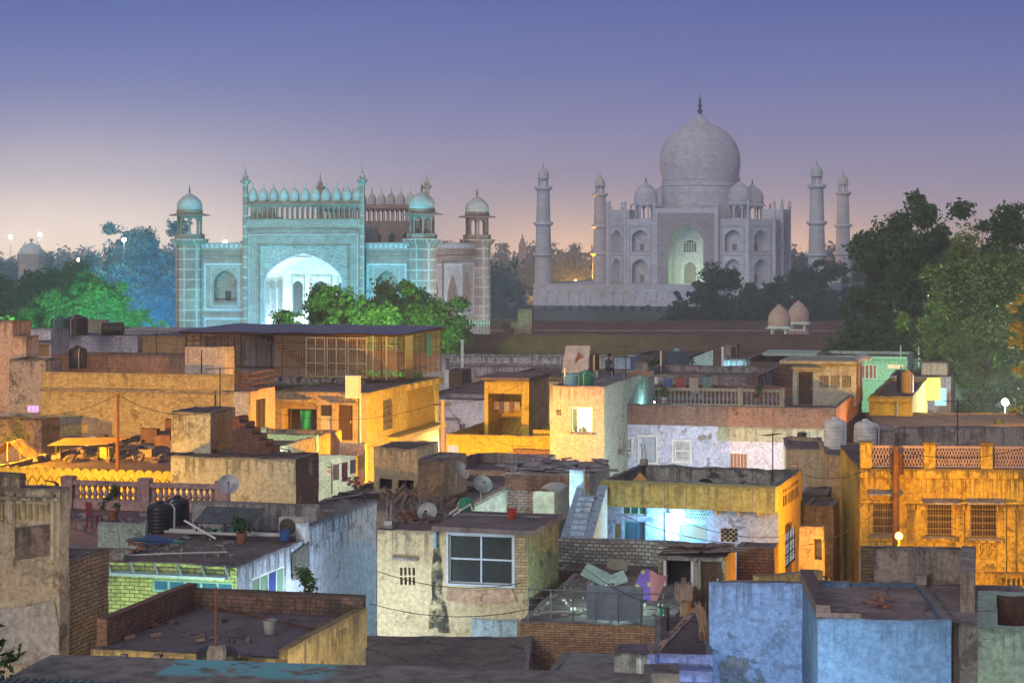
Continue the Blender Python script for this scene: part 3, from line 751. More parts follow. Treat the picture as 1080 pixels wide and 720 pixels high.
        for q in (s0-.1, s1+.1):
            p = MB(); pt = b.frames[face] @ Vector((q, n-.2, 0)); zz = b.f(257, 193, n)[1]
            p.lathe([(.5, 0), (.48, zz-.4), (.5, zz-.3), (1.0, zz+.25), (1.0, zz+.45), (.45, zz+.55), (.55, zz+.9), (.42, zz+1.3), (.2, zz+1.6), (.12, zz+1.9), (.02, zz+3.1)], pt, 10)
            p.build('pinnacle', MARB if False else SANDP, o, smooth=False)
    # corner towers
    for q, (x, y) in enumerate(((0, 0), (w, 0), (w, d), (0, d))):
        m = MB(); m.lathe([(2.5, 0), (2.5, zt-.9), (2.62, zt-.8), (2.62, zt-.5), (2.5, zt-.4), (2.5, zt-.1), (3.3, zt+.75), (3.3, zt+1.0)], (x, y, 0), 8, math.pi/8)
        for i in range(24):
            a = 2*math.pi*i/24; m.bar((x+2.45*math.cos(a), y+2.45*math.sin(a), zt-.1), (x+3.2*math.cos(a), y+3.2*math.sin(a), zt+.7), .14, .3)
        tw = m.build('corner_tower', SANDP, b.T)
        kiosk(tw, x, y, zt+1.0, 2.15, .85, 4.1, 3.55, .9, 2.15, 2.95, 1.75, SAND, GDOME, br=2.6)
    return b
GATE = great_gate()
# ------------------------------------------------------------------ the mausoleum
def mausoleum():
    cx, cy_ = 65.2, 707.0
    PT = simple('plinth_marble', (.5, .48, .46), .7, 0, .4)
    pt = thing('plinth', 'broad white marble terrace under the domed mausoleum', 'terrace', (cx, cy_, 0), -PHI)
    m = MB(); h = 47.7
    for k in range(4):
        m.T = Matrix.Rotation(math.pi/2*k, 4, 'Z') @ frame_matrix((-h, -h, 0), (1, 0, 0), (0, -1, 0))
        n = 26; L = 2*h/n
        for i in range(n):
            TT = m.T; m.T = TT @ Matrix.Translation((i*L, 0, 0))
            arch_panel(m, 0, L, 0, 6.0, L*.22, L*.78, .8, 3.6, 4.9, 0, .35, 0, 0, 0); m.T = TT
        m.mi = 0; m.box(0, 2*h, -.4, .18, 6.0, 6.5)
    m.T = None; m.quad((-h, -h, 6.45), (h, -h, 6.45), (h, h, 6.45), (-h, h, 6.45))
    m.build('terrace_wall', [MARB], pt)
    m = MB()
    for k in range(4):
        m.T = Matrix.Rotation(math.pi/2*k, 4, 'Z'); m.box(-h, h, -h+.05, -h+.2, 6.5, 7.1)
    m.build('railing', PT, pt)
    T = thing('mausoleum', 'white marble domed mausoleum with a huge onion dome and four smaller domes', 'mausoleum', (cx, cy_, 0), -PHI)
    z0, zw, zp = 6.46, 28.0, 32.1; hf, hb = 20.7, 28.4
    mats = [MARB, MARBI, MARBI, DARK, JALI]
    m = MB(); ps = []
    ch = math.hypot(hb-hf, hb-hf)
    def two(s0, s1):
        e = s1-s0; zm = 17.0
        for a, b_ in ((z0, zm), (zm, zw-1.5)):
            arch_panel(m, s0, s1, a, b_, s0+e*.22, s1-e*.22, a+.8, a+(b_-a)*.58, a+(b_-a)*.84, 0, 3.4, 0, 0, 0)
            m.mi = 1; border(m, s0+e*.12, s1-e*.12, a+.4, b_-.35, .3, .003, .09)
            m.mi = 4; m.box(s0+e*.42, s1-e*.42, -3.38, -3.3, a+1, a+3.4)
        m.mi = 0; m.quad((s0, 0, zw-1.5), (s1, 0, zw-1.5), (s1, 0, zw), (s0, 0, zw))
        m.box(s0, s1, -.4, .25, zw-1.25, zw-.95); m.box(s0, s1, -.5, .15, zw, zw+.5)
    for k in range(4):
        Rk = Matrix.Rotation(math.pi/2*k, 4, 'Z')
        m.T = Rk @ frame_matrix((-hf, -hb, 0), (1, 0, 0), (0, -1, 0))
        pw = 10.6; c0 = hf-pw; c1 = hf+pw; n = 1.3
        two(0, c0); two(c1, 2*hf)
        # portal
        zs, za = 20.4, 26.6; a0, a1 = hf-5.9, hf+5.9
        arch_panel(m, c0+2.9, c1-2.9, z0, 28.6, a0, a1, z0+.3, zs, za, n, 9.0, 2, 0, 0)
        m.mi = 1
        for q0, q1 in ((c0+1.0, c0+2.9), (c1-2.9, c1-1.0)): m.box(q0, q1, -.3, n+.12, z0, 30.6)
        m.box(c0+2.9, c1-2.9, -.3, n+.12, 28.6, 30.6)
        m.mi = 0
        for q0, q1 in ((c0, c0+1.0), (c1-1.0, c1)): m.box(q0, q1, -.3, n+.2, z0, zp)
        m.box(c0+1, c1-1, -.3, n+.2, 30.6, zp); m.box(c0, c1, -5.5, -.3, zw-.2, zp-.02)
        m.mi = 0; border(m, hf-3.6, hf+3.6, z0+.4, z0+9.2, .5, n-8.99, n-8.7, False); border(m, hf-2.6, hf+2.6, 17.2, 22.2, .4, n-8.99, n-8.7)
        m.box(a0, a1, n-8.99, n-8.75, 16.2, 16.7)
        m.mi = 4; q = [(hf-2.1, z0+.4)]+arch_curve(hf-2.1, hf+2.1, 12, 14.2)+[(hf+2.1, z0+.4)]; m.add([(p[0], n-8.96, p[1]) for p in q], [tuple(range(len(q)))])
        q = [(hf-2.1, 17.4)]+arch_curve(hf-2.1, hf+2.1, 19.8, 21.6)+[(hf+2.1, 17.4)]; m.mi = 3; m.add([(p[0], n-8.95, p[1]) for p in q], [tuple(range(len(q)))])
        m.mi = 0
        for i in range(1, 5): m.box(hf-2.1+4.2*i/5-.09, hf-2.1+4.2*i/5+.09, n-8.94, n-8.85, 17.4, 21)
        for i in range(1, 4): m.box(hf-2.1, hf+2.1, n-8.93, n-8.86, 17.4+i*1.0-.09, 17.4+i*1.0+.09)
        for q in (c0, c1): m.lathe([(.55, z0), (.55, zp+.6), (.85, zp+1), (.4, zp+1.4), (.5, zp+2.6), (.15, zp+3.1), (.05, zp+4)], (q, n, 0), 8)
        for q in (0, ): m.lathe([(.5, z0), (.5, zw+.6), (.7, zw+1), (.42, zw+1.2), (.42, zw+5.6), (.65, zw+6.0), (.1, zw+6.7), (.04, zw+7.6)], (q, 0, 0), 8)
        # chamfered corner
        m.T = Rk @ frame_matrix((hf, -hb, 0), (.7071, .7071, 0), (.7071, -.7071, 0)); two(0, ch)
        m.lathe([(.5, z0), (.5, zw+.6), (.7, zw+1), (.42, zw+1.2), (.42, zw+5.6), (.65, zw+6.0), (.1, zw+6.7), (.04, zw+7.6)], (0, 0, 0), 8)
    m.T = None; m.mi = 0; o8 = []
    for k in range(4):
        Rk = Matrix.Rotation(math.pi/2*k, 3, 'Z'); o8 += [Rk @ Vector((-hf, -hb, zw)), Rk @ Vector((hf, -hb, zw))]
    m.add([tuple(p) for p in o8], [tuple(range(8))])
    m.build('wall', mats, T)
    m = MB(); m.lathe([(14.6, zw), (14.6, 33.2), (13.3, 33.6), (13.2, 40.0), (13.55, 40.2), (13.55, 40.7), (13.2, 40.9), (13.2, 42.2), (13.6, 42.4), (13.3, 42.7)], n=48)
    d = m.build('drum', MARBD, T); smooth_angle(d, 30)
    m = MB(); m.lathe([(13.2, 42.7), (13.6, 44.5), (13.95, 47), (14.0, 49.3), (13.75, 51.5), (13.0, 54), (11.7, 56.3), (9.9, 58.4), (7.6, 60.0), (6.4, 60.7)], n=56, cap=False)
    q = m.build('dome', MARBD, T, smooth=True)
    m = MB(); m.lathe([(6.75, 60.55), (6.6, 60.95), (5.6, 61.2), (3.9, 62.0), (2.4, 63.1), (1.3, 64.2), (.55, 65.2)], n=32); m.build('lotus_cap', MARBD, q)
    m = MB(); m.lathe([(.55, 65.0), (.5, 65.6), (1.15, 66.3), (.45, 66.9), (.4, 67.6), (.85, 68.2), (.35, 68.8), (.3, 69.4), (.6, 69.9), (.22, 70.4), (.05, 72.3)], n=12); m.build('finial', IRON, q, smooth=True)
    for x, y in ((-16, -16), (16, -16), (16, 16), (-16, 16)):
        kiosk(T, x, y, zw+.02, 3.9, 1.0, 5.7, 5.0, 1.0, 3.95, 6.6, 2.2, MARB, MARBD, nm='roof_kiosk')
    # four minarets, each a tower of its own on the terrace corner
    c, s = math.cos(PHI), math.sin(PHI)
    names = [(-45, -45, 'white marble minaret left of the domed mausoleum, outermost and taller of its pair'), (45, -45, 'white marble minaret right of the domed mausoleum, nearer and taller of its pair'),
             (45, 45, 'rightmost white marble minaret, the shorter of the pair right of the mausoleum'), (-45, 45, 'white marble minaret close beside the left wall of the mausoleum, shorter of its pair')]
    base = None
    for x, y, lab in names:
        loc = (cx+x*c+y*s, cy_-x*s+y*c, 0)
        if base is None:
            t = base = thing('minaret', lab, 'minaret', loc, -PHI, 'minarets round the mausoleum')
            m = MB(); m.lathe([(3.3, 6.45), (3.3, 7.0), (2.95, 7.2), (2.72, 15.8)], n=24)
            m.lathe([(2.7, 16.8), (2.42, 26.0)], n=24); m.lathe([(2.4, 27.0), (2.1, 37.7)], n=24); smooth_angle(m.build('shaft', MINM, t), 30)
            for zb, r in ((15.8, 2.7), (26.0, 2.42), (37.7, 2.1)):
                m = MB(); m.lathe([(r, zb), (r+.9, zb+.75), (r+.9, zb+1.5), (r+.75, zb+1.5), (r+.75, zb+.8), (r-.2, zb+.8)], n=24); m.build('balcony', MARB, t)
            kiosk(t, 0, 0, 38.4, 1.75, .5, 3.5, 2.75, .5, 1.85, 3.2, 1.9, MARB, GDOME, nm='lantern')
        else:
            t = copy_tree(base); t.location = loc; t['label'] = lab
mausoleum()
# ------------------------------------------------------------------ walls and small things in front of the monuments
BRW = wall((.19, .10, .075), 'brick', .6, .45, .3, bw=.5, bh=.2, col2=(.13, .075, .06), mortar=(.10, .07, .06))
b = B('forecourt_wall', 'long dark brown brick wall running across behind the rooftops', 320, 1010, 353, 262, 3.0, phi=R(1.0), cat='wall')
b.shell(BRW, par=.5, t=.5, step=3, jit=.06, roof=roofmat((.10, .07, .06)))
m = b.fbox(); m.box(0, b.w, .06, .22, b.h-2.3, b.h-2.05); b.part(m, 'string_course', BRW)
b = B('garden_wall', 'low dark purple brown range of buildings before the marble terrace', 470, 905, 339.5, 330, 6, phi=R(1.0), cat='wall')
b.shell(wall((.15, .09, .085), 'plaster', .6, .5, .4), par=.8, t=.4, step=3, jit=.05)
m = b.fbox()
for i in range(26): q = b.w*(i+.5)/26; m.box(q-.7, q+.7, .06, .09, b.h-4.6, b.h-2.4)
b.part(m, 'blind_niches', wall((.30, .2, .14), 'plaster', .6, .4, .4))
m = b.fbox(); m.box(0, b.w, .06, .3, b.h-1.5, b.h-1.25); b.part(m, 'cornice', CONC)
b = B('gate_pier', 'stubby sandstone pier with a flat top between garden bushes', 546, 561, 326, 296, 2.2, phi=R(10), cat='pier')
b.shell(wall((.36, .27, .2), 'plaster', .5, .3, .5), par=.4, t=.3, jit=.08)
m = MB(); m.box(-1.0, 0, .2, 1.6, 0, b.h-1.9); b.part(m, 'shoulder', wall((.36, .27, .2), 'plaster', .5, .3, .5), jit=.08)
m = MB()
p0, p1 = P(475, 349, 300), P(516, 349, 300); n = 26
for i in range(n+1):
    q = p0.lerp(p1, i/n); m.box(q.x-.06, q.x+.06, q.y-.06, q.y+.06, 6.8, 8.9)
for z in (7.0, 8.5): m.bar((p0.x, p0.y, z), (p1.x, p1.y, z), .1)
m.box(p0.x, p1.x, 299.8, 300.2, 0, 6.8)
tag(m.build('picket_fence', WHITE), 'pale picket fence at the foot of the gatehouse right side', 'fence')
PEACH = wall((.58, .40, .36), 'plaster', .4, .15, .3)
for px, py, D, lab in ((822, 352, 268, 'peach coloured ribbed dome pavilion, left and nearer of the two peach domes'), (842, 347, 280, 'peach coloured dome pavilion with wide white eaves, right and farther of the two peach domes')):
    t = thing('pavilion', lab, 'pavilion', (P(px, py, D).x, D, 0), -PHI, 'peach domes over the wall')
    z = P(px, py, D).z; m = MB(); m.box(-1.6, 1.6, -1.6, 1.6, 0, z-.2); m.build('pier', PEACH, t)
    k = kiosk(t, 0, 0, z-.2, 1.4, .2, 1.0, 2.3, .25, 1.48, 2.9, 1.3, WHITE, PEACH, n=4, br=1.6)
# far tomb and tower on the left horizon
t = thing('tomb', 'small distant domed tomb rising out of dark trees on the left', 'tomb', (P(33, 280, 520).x, 520, 0))
m = MB(); m.lathe([(3.4, 0), (3.4, 17.2), (3.6, 17.3), (3.6, 17.6)], n=8); m.build('wall', SAND, t)
m = MB(); m.lathe(onion(2.9, 3.0), (0, 0, 17.6), 20); m.build('dome', GDOME, t, smooth=True)
m = MB(); m.lathe(finial_prof(1.3, .2), (0, 0, 20.5), 8); m.build('finial', IRON, t)
t = thing('tower', 'thin distant tower on the horizon between gatehouse and minarets', 'tower', (P(551, 270, 1100).x, 1100, 0))
m = MB(); m.box(-2, 2, -2, 2, 0, 21); m.box(-1.2, 1.2, -1.2, 1.2, 21, 23); m.lathe([(.6, 23), (.5, 24), (.1, 26)], n=8); m.build('shaft', SAND, t)
# ------------------------------------------------------------------ trees
LD = leafmat((.018, .042, .03), (.045, .085, .062), 'dark_evergreen')
LM = leafmat((.03, .07, .025), (.08, .14, .045), 'mid_green')
LL = leafmat((.07, .11, .03), (.16, .20, .055), 'light_green')
LO = leafmat((.14, .15, .03), (.30, .20, .04), 'turning_yellow')
LF = leafmat((.02, .04, .028), (.05, .075, .045), 'far_green', .1)
def T_(px, ytop, D, wpx, mat, label, seed, **k):
    z = P(px, ytop, D).z; r = wpx/F*D/2*1.25
    return tree((P(px, 300, D).x, D, 0), z, r, mat, label, seed, **k)
G1 = 'trees in front of the mausoleum'
T_(150, 232, 430, 84, LD, 'tall dark blue tree beside the gatehouse left corner', 17, per=90, size=.42, nclump=90, cr=.3, crown0=.1, shape=.3)
T_(122, 262, 420, 50, LD, 'lower dark tree leaning out left of the tall blue tree', 31, per=90, size=.42, nclump=26, crown0=.1)
T_(62, 277, 335, 90, LD, 'wide dark tree below the small distant tomb', 4, per=110, size=.36, nclump=40, crown0=.1)
T_(36, 281, 330, 56, LD, 'dark bushy tree hiding the foot of the small distant tomb', 51, per=110, size=.36, nclump=34, crown0=.1)
T_(14, 275, 340, 70, LD, 'dark tree at the left edge beyond the rooftops', 5, per=110, size=.36, nclump=34, crown0=.1)
T_(98, 283, 255, 92, LM, 'round green tree lit emerald beyond the left roofs', 6, per=230, size=.23, nclump=110, cr=.26, crown0=.12)
T_(40, 302, 262, 66, LM, 'lower green tree to the left of the round emerald tree', 7, per=230, size=.22, nclump=40, crown0=.12)
T_(146, 306, 258, 40, LM, 'small green bushy tree at the right foot of the emerald tree', 71, per=230, size=.22, nclump=26, crown0=.1)
T_(4, 318, 228, 40, LL, 'bright green sprig of a tree at the left edge above a peach wall', 8, per=240, size=.2, nclump=20, crown0=.2)
T_(350, 302, 236, 100, LM, 'bright bushy green tree in front of the great archway', 9, per=300, size=.23, nclump=110, cr=.27, crown0=.1)
T_(438, 298, 242, 98, LM, 'broad green tree hiding the gatehouse right corner tower', 10, per=300, size=.23, nclump=120, cr=.27, crown0=.15)
T_(391, 307, 232, 70, LM, 'smaller leafy tree filling the gap between two green trees by the gate', 12, per=300, size=.23, nclump=60, crown0=.15)
for i, (px, y, D, wp, lab) in enumerate([(768, 279, 450, 74, 'dark tree hiding the right half of the mausoleum base'), (862, 262, 440, 64, 'tall dark teal tree below the two right minarets'), (815, 290, 455, 60, 'dark tree between the mausoleum corner and the taller teal tree'),
        (722, 317, 445, 44, 'low dark shrub tree at the left end of the row before the mausoleum'), (742, 297, 460, 40, 'dark tree beside the low shrub in front of the mausoleum'), (892, 292, 430, 56, 'dark tree under the rightmost minaret'), (790, 312, 435, 50, 'short dark tree low in the middle of the row before the mausoleum'), (840, 305, 430, 56, 'short dark tree behind the peach domes')]):
    T_(px, y, D, wp, LD, lab, 20+i, per=95, size=.4, nclump=40, cr=.28, crown0=.06, group=G1)
T_(919, 238, 520, 34, LD, 'thin distant tree standing right of the minarets', 40, per=70, size=.45, nclump=22, crown0=.3)
T_(962, 188, 205, 132, LM, 'massive dark leafy tree towering over the right rooftops', 41, per=240, size=.24, nclump=190, cr=.24, crown0=.02, trunk=.6, shape=.4)
T_(915, 256, 212, 44, LM, 'lower left bough tree of the massive dark tree', 42, per=190, size=.2, nclump=40, crown0=.05)
T_(1066, 203, 190, 130, LM, 'dark tree behind the feathery tree at the right edge', 43, per=200, size=.24, nclump=150, cr=.25, crown0=.05)
T_(1040, 232, 158, 124, LL, 'feathery pale green tree hanging over the teal walls', 44, per=420, size=.14, nclump=170, cr=.22, crown0=.18, flat=1.1, trunk=.3)
T_(1086, 262, 128, 62, LO, 'yellow green branch tree at the far right edge', 45, per=300, size=.14, nclump=36, cr=.24, crown0=.25, flat=1.0)
T_(1052, 402, 122, 30, LL, 'small round garden bush beside the bright white lamp', 46, per=420, size=.1, nclump=16, crown0=.05, cat='bush', name='bush')
for px, y, wp, lab, sd_ in ((537, 331, 20, 'dark bush left of the sandstone pier', 47), (551, 338, 14, 'small bush at the foot of the sandstone pier', 48), (515, 341, 12, 'dark bush at the end of the picket fence', 49)):
    T_(px, y, 290, wp, LM, lab, sd_, per=330, size=.16, nclump=12, crown0=.1, cat='bush', name='bush', trunk=.1)
# far belts of trees on the horizon
def belt(name, x0, x1, D, zlo, zhi, seed, mat, dd=60, n=120):
    rng = np.random.default_rng(seed); cl = []
    for i in range(n):
        x = x0+(x1-x0)*(i+rng.random())/n; z = zlo+(zhi-zlo)*rng.random()**1.5; r = 5+4*rng.random()
        for q in range(4): cl.append((x+rng.normal()*3, D+rng.random()*dd, z*(.35+.2*q)-r*.3, r*(.8+.2*rng.random())))
    o = leaf_cloud(name, cl, 3.4, 1.3, mat, None, rng, .9); return tag(o, kind='stuff')
belt('far_wood', -520, 520, 1240, 10, 21, 1, LF, n=150)
belt('far_wood', -330, 330, 860, 8, 13.5, 2, LF, n=110)
belt('tree_belt', -260, -70, 560, 9, 15, 3, LD, 40, n=46)
belt('tree_belt', -13, -3, 560, 8, 13, 4, LD, 30, n=8)
rng_ = random.Random(12)
for i in range(16):
    px = 575+i*9.2+rng_.uniform(-2, 2); tree((P(px, 300, 610).x, 610, 0), 1.5+rng_.random()*.8, .6, LD, 'small dark cypress of the row in the garden before the marble terrace', 100+i, per=160, size=.35, nclump=21, crown0=.05, trunk=.12, name='cypress', group='cypresses in the garden', cat='tree')
# ================================================================== the town, far row first
def col(*c): return tuple(x for x in c)
OLDW = (.55, .52, .50); CREAM = (.52, .44, .31); YEL = (.56, .40, .16); MINT = (.34, .55, .46); LBLUE = (.36, .47, .60); BEIGE = (.46, .37, .27)
BRICK = (.30, .145, .095)
ROOFM = roofmat((.16, .125, .125)); ROOFB = roofmat((.12, .09, .083), .7); ROOFG = roofmat((.20, .19, .195), .4)
def bh(name, label, x0, x1, yt, D, d, front, right=None, roof=None, par=.5, t=.2, **k):
    kk = {q: k.pop(q) for q in ('phi', 'cat', 'group') if q in k}
    b = B(name, label, x0, x1, yt, D, d, **kk); b.shell(front, right, None, roof or ROOFM, par, t, **k); return b
DB = wall((.20, .115, .085), 'brick', .6, .5, .4, bw=.42, bh=.15)
# --- mint house under the trees, canopy, teal walls
MI = wall((.46, .60, .50), 'plaster', .3, .12, .3)
b = B('mint_house', 'mint green house with a long flat canopy and red curtained windows', 862, 957, 375, 176, 9)
o1 = b.rect('front', (908, 384), (925, 400)); o2 = b.rect('front', (936, 384), (953, 389)); 
b.shell(MI, par=.25, fo=(o1, o2), jit=.02)
b.window('front', o1, WHITE, simple('red_curtain', (.55, .12, .08), .8, 0, .4), 4, 1, .1)
b.window('front', o2, WHITE, emit('lit_window', (1, .5, .22), 1.2), 2, 1, .08)
slab(b, 'canopy', MI, b.t(812, 371, b.h)[0], -.05, .0, 5, b.h-.05, b.h+.22)
m = b.fbox(); m.tube([(b.f(950, 390)[0], .1, b.h-3), (b.f(950, 390)[0], .1, b.h+1)], .06); m.box(0, b.w, .004, .35, b.h-.2, b.h+.02); b.part(m, 'cornice', MI)
bh('teal_wall', 'pale teal boundary wall behind the big tree, upper strip', 957, 1085, 379, 186, 2, wall((.40, .56, .50), 'plaster', .4, .3, .5), par=.2, cat='wall', phi=R(3))
bh('teal_wall', 'long teal wall lit by the bright white lamp', 1000, 1100, 404, 160, 2, wall((.38, .50, .40), 'plaster', .4, .3, .5), par=.2, cat='wall', phi=R(3))
bh('teal_wall', 'low green wall with a dark coping right of the grey house', 985, 1100, 386, 172, 2, wall((.20, .26, .22), 'plaster', .4, .4, .5), par=.2, cat='wall', phi=R(3))
b = B('grey_house', 'grey plastered house with a square head block and a slim lit opening', 938, 1003, 396, 152, 8)
o = b.rect('front', (996, 409), (1004, 428)); o = (b.w-1.2, b.w-.3, o[2], o[3])
b.shell(wall((.36, .30, .28), 'plaster', .5, .35, .6, peel=.5), par=.3, fo=(o,))
b.window('front', o, WHITE, emit('cyan_window', (.35, .9, 1.0), 1.0), 1, 2)
slab(b, 'head_block', wall((.40, .30, .2), 'plaster', .5, .5, .5), 2.3, b.w-.3, 1.0, 4.5, b.h, b.h+.95)
# --- brown brick backs
bh('brick_house', 'small brown brick house right of the tiny blue house', 668, 728, 374, 205, 9, DB, par=.6)
bh('blue_hut', 'tiny pale blue house behind the roof with the slanted panel', 648, 665, 377, 192, 5, wall((.42, .52, .66), 'plaster', .3, .2, .4), par=.15, roof=ROOFG)
bh('brick_house', 'dark brick house end with a broken top behind the mint canopy', 780, 872, 381, 168, 14, DB, par=.7)
bh('brick_house', 'low dark brick wall house just behind the olive rooftop room', 792, 880, 393, 148, 9, wall((.22, .12, .09), 'brick', .5, .45, .4, bw=.4, bh=.14), par=.6)
bh('patched_wall', 'purple brown patched brick wall behind the long balustrade', 668, 800, 394, 141, 11, wall((.26, .17, .15), 'brick', .6, .5, .5, peel=.6, peelcol=(.42, .38, .37), bw=.4, bh=.14), par=.5)
b = B('chimney_block', 'narrow dirty chimney block with a dark doorway at the skyline of roofs', 764, 777, 363, 178, 1.6, cat='chimney'); b.shell(wall((.34, .26, .22), 'plaster', .5, .5, .6), par=.1)
m = b.fbox(); m.box(b.w*.55, b.w*.95, .01, .03, b.h-1.5, b.h-.2); b.part(m, 'doorway', DARK); m = b.fbox(); m.box(-.25, -.05, 0, .1, b.h-2, b.h-.2); b.part(m, 'pipe', WHITE)
bh('water_cistern', 'blue grey stained masonry cistern in front of the narrow chimney block', 763, 787, 379, 160, 2.2, wall((.42, .50, .54), 'plaster', .6, .6, .7), par=.2, cat='cistern')
m = MB(); p = [P(728, 378, 166), P(752, 369, 164), P(752, 396, 164), P(728, 394, 166)]; q = [v+Vector((0, .25, 0)) for v in p]
m.add([tuple(v) for v in p+q], [(3, 2, 1, 0), (4, 5, 6, 7), (0, 1, 5, 4), (1, 2, 6, 5), (3, 0, 4, 7), (2, 3, 7, 6)])
tag(m.build('stair_wall', wall((.50, .60, .56), 'painted', .3, .3, .4, bw=.4, bh=.16)), 'bright cyan lit brick wall with a slanting top edge', 'wall')
# --- whitewashed range and brown flat roofs left of centre
bh('white_wall', 'long whitewashed stained wall below the dark forecourt wall', 455, 645, 375, 208, 4, wall((.60, .56, .55), 'plaster', .5, .75, .8), par=.4, cat='wall', phi=R(4))
bh('white_wall', 'lower whitewashed ledge wall in front of the long stained one', 462, 600, 386, 196, 5, wall((.52, .49, .48), 'plaster', .5, .7, .7), par=.2, cat='wall', phi=R(4))
bh('ruined_house', 'low brown roof strewn with rubble between the caged terrace and the orange house', 425, 600, 421, 150, 40, wall((.30, .22, .19), 'plaster', .6, .5, .6), par=.2, roof=ROOFB)
bh('parapet_stub', 'stub of whitewashed parapet with a broken end on the rubble roof', 446, 470, 378, 190, 1.2, wall((.58, .55, .54), 'plaster', .5, .7, .7), par=.1, cat='wall')
b = bh('brick_shed', 'small brown brick shed with a white edge on the rubble roof', 470, 487, 390, 170, 3, DB, par=.3, cat='shed'); m = b.fbox(); m.box(-.05, .3, .02, .1, b.h-2, b.h); b.part(m, 'edge_pillar', WHITE)
m = MB(); m.box(-.12, .12, -.12, .12, 0, 2.3); m.box(-.16, .16, -.16, .16, 2.3, 2.5); tag(m.build('pillar', WHITE, loc=P(487.5, 388, 180)), 'thin white gatepost standing on the rubble roof', 'pillar')
WH = wall((.66, .62, .66), 'plaster', .3, .15, .3)
b = B('white_house', 'white house glimpsed in the alley between the caged terrace and the orange house', 448, 530, 421, 142, 6)
o = b.rect('front', (484, 446), (491, 463)); b.shell(WH, par=.3, fo=(o,)); b.window('front', o, STEEL, GLASS, 2, 1)
slab(b, 'ledge', WH, -.1, 2.6, -.9, 0, b.h-1.55, b.h-1.35)
# --- olive room, balustraded terrace and white house under it
PINKB = wall((.28, .16, .11), 'brick', .5, .4, .5, bw=.3, bh=.11, col2=(.20, .11, .08), mortar=(.26, .20, .17))
LAV = wall((.56, .59, .74), 'plaster', .35, .25, .5, peel=.06, peelcol=(.42, .36, .34))
b = B('terrace_house', 'wide white house with a brick parapet under a balustraded terrace', 638, 882, 425, 118, (909,))
ops = [b.rect('front', (649, 462), (666, 484)), b.rect('front', (675, 460), (692, 487)), b.rect('front', (711, 465), (728, 486)), b.rect('front', (770, 478), (788, 494))]
b.shell(LAV, wall((.28, .15, .09), 'plaster', .4, .3, .4), par=.75, t=.25, fo=ops)
HT = b
for i, o in enumerate((ops[0], ops[2])): b.window('front', o, WHITE, simple('curtain_grey', (.42, .43, .42), .8, 0, .5), 1, 2, .08, n=-.12)
b.door('front', ops[1], simple('grey_door', (.42, .45, .52), .6), WHITE)
b.window('front', ops[3], PIPE, simple('brick_infill', (.30, .15, .1), .9), 5, 1, .03)
m = b.fbox(); z1 = b.f(700, 448)[1]; m.box(-.06, b.w+.004, .012, .09, z1, b.h-.05); m.uvz = b.h; b.part(m, 'brick_band', PINKB, jit=.01)
x0 = b.f(757, 450)[0]; m = b.fbox(); m.uvz = z1; m.box(x0, b.w+.002, .015, .07, b.f(860, 467)[1], z1-.003); b.part(m, 'plaster_band', wall((.46, .48, .36), 'plaster', .5, .45, .5))
xs = b.f(738, 450)[0]; m = b.fbox()
for i in range(3):
    w_ = b.rect('front', ((649, 462), (675, 460), (711, 465))[i], ((666, 476), (692, 487), (728, 486))[i]); border(m, w_[0]-.12, w_[1]+.12, w_[2]-.1, w_[3]+.12, .11, .005, .1)
b.part(m, 'window_surrounds', WHITE)
m = b.fbox(); m.lathe([(.2, 0), (.28, .15), (.2, .3)], (b.f(846, 459)[0], .25, b.f(846, 461)[1]), 10); b.part(m, 'wall_pot', IRON)
m = MB(); z = b.h-.75; y0 = b.d*.50
tB = thing('balustrade', 'long cream balustrade across the terrace before the olive room', 'balustrade', (b.X0, b.D, 0), -b.phi)
x0 = b.t(676, 408, z+1.0)[0]; xe = b.t(826, 412, z+1.0)[0]
m = MB(); m.box(x0, xe, y0-.1, y0+.1, z+.95, z+1.12); m.box(x0, xe, y0-.1, y0+.1, z, z+.15)
for q in (x0, x0+(xe-x0)*.72, xe): m.box(q-.16, q+.16, y0-.16, y0+.16, z, z+1.2)
m.build('rail', wall(CREAM, 'plaster', .4, .4, .3), tB)
m = MB(); rot_balusters(m, x0+.3, x0+(xe-x0)*.7, z+.15, z+.95, 24, y0, .1); m.build('baluster_row', wall((.40, .33, .30), 'plaster', .3, .3, .2), tB); m = MB(); rot_balusters(m, x0+(xe-x0)*.75, xe-.2, z+.15, z+.95, 8, y0, .1); m.build('baluster_row', wall((.40, .33, .30), 'plaster', .3, .3, .2), tB)
m = MB(); m.grid([0, .18], cuts(0, y0, (), 1), lambda u, v: (x0-.3-2.2*(1-v/y0)+u, v, z+1.15)); m.grid([z, z+1.15], cuts(0, y0, (), 1), lambda u, v: (x0-.3-2.2*(1-v/y0), v, u)); m.grid([z, z+1.15], cuts(0, y0, (), 1), lambda u, v: (x0-.12-2.2*(1-v/y0), v, u)); m.build('side_parapet', PINKB, tB)
OLIVE = wall((.42, .42, .33), 'plaster', .35, .2, .35)
b = B('rooftop_room', 'olive rooftop room with a dark door and three pierced vents', 836, 903, 383, 126, (910,), cat='rooftop room')
zf = HT.h-.74
od = b.rect('front', (841, 391), (858, 425)); od = (od[0], od[1], zf+.02, od[3]); vs = [b.rect('front', (x, 396), (x+9.5, 408.5)) for x in (864, 876, 888)]
b.shell(OLIVE, wall((.26, .15, .09), 'plaster', .4, .3, .4), par=.0, fo=[od]+vs, z0=zf)
b.door('front', od, WOODD, simple('grey_frame', (.4, .4, .36), .7))
for v in vs:
    m = b.fbox(); n = 6
    for i in range(n+1): q = v[0]+(v[1]-v[0])*i/n; m.box(q-.018, q+.018, -.08, -.03, v[2], v[3]); q = v[2]+(v[3]-v[2])*i/n; m.box(v[0], v[1], -.075, -.035, q-.018, q+.018)
    b.part(m, 'vent', OLIVE)
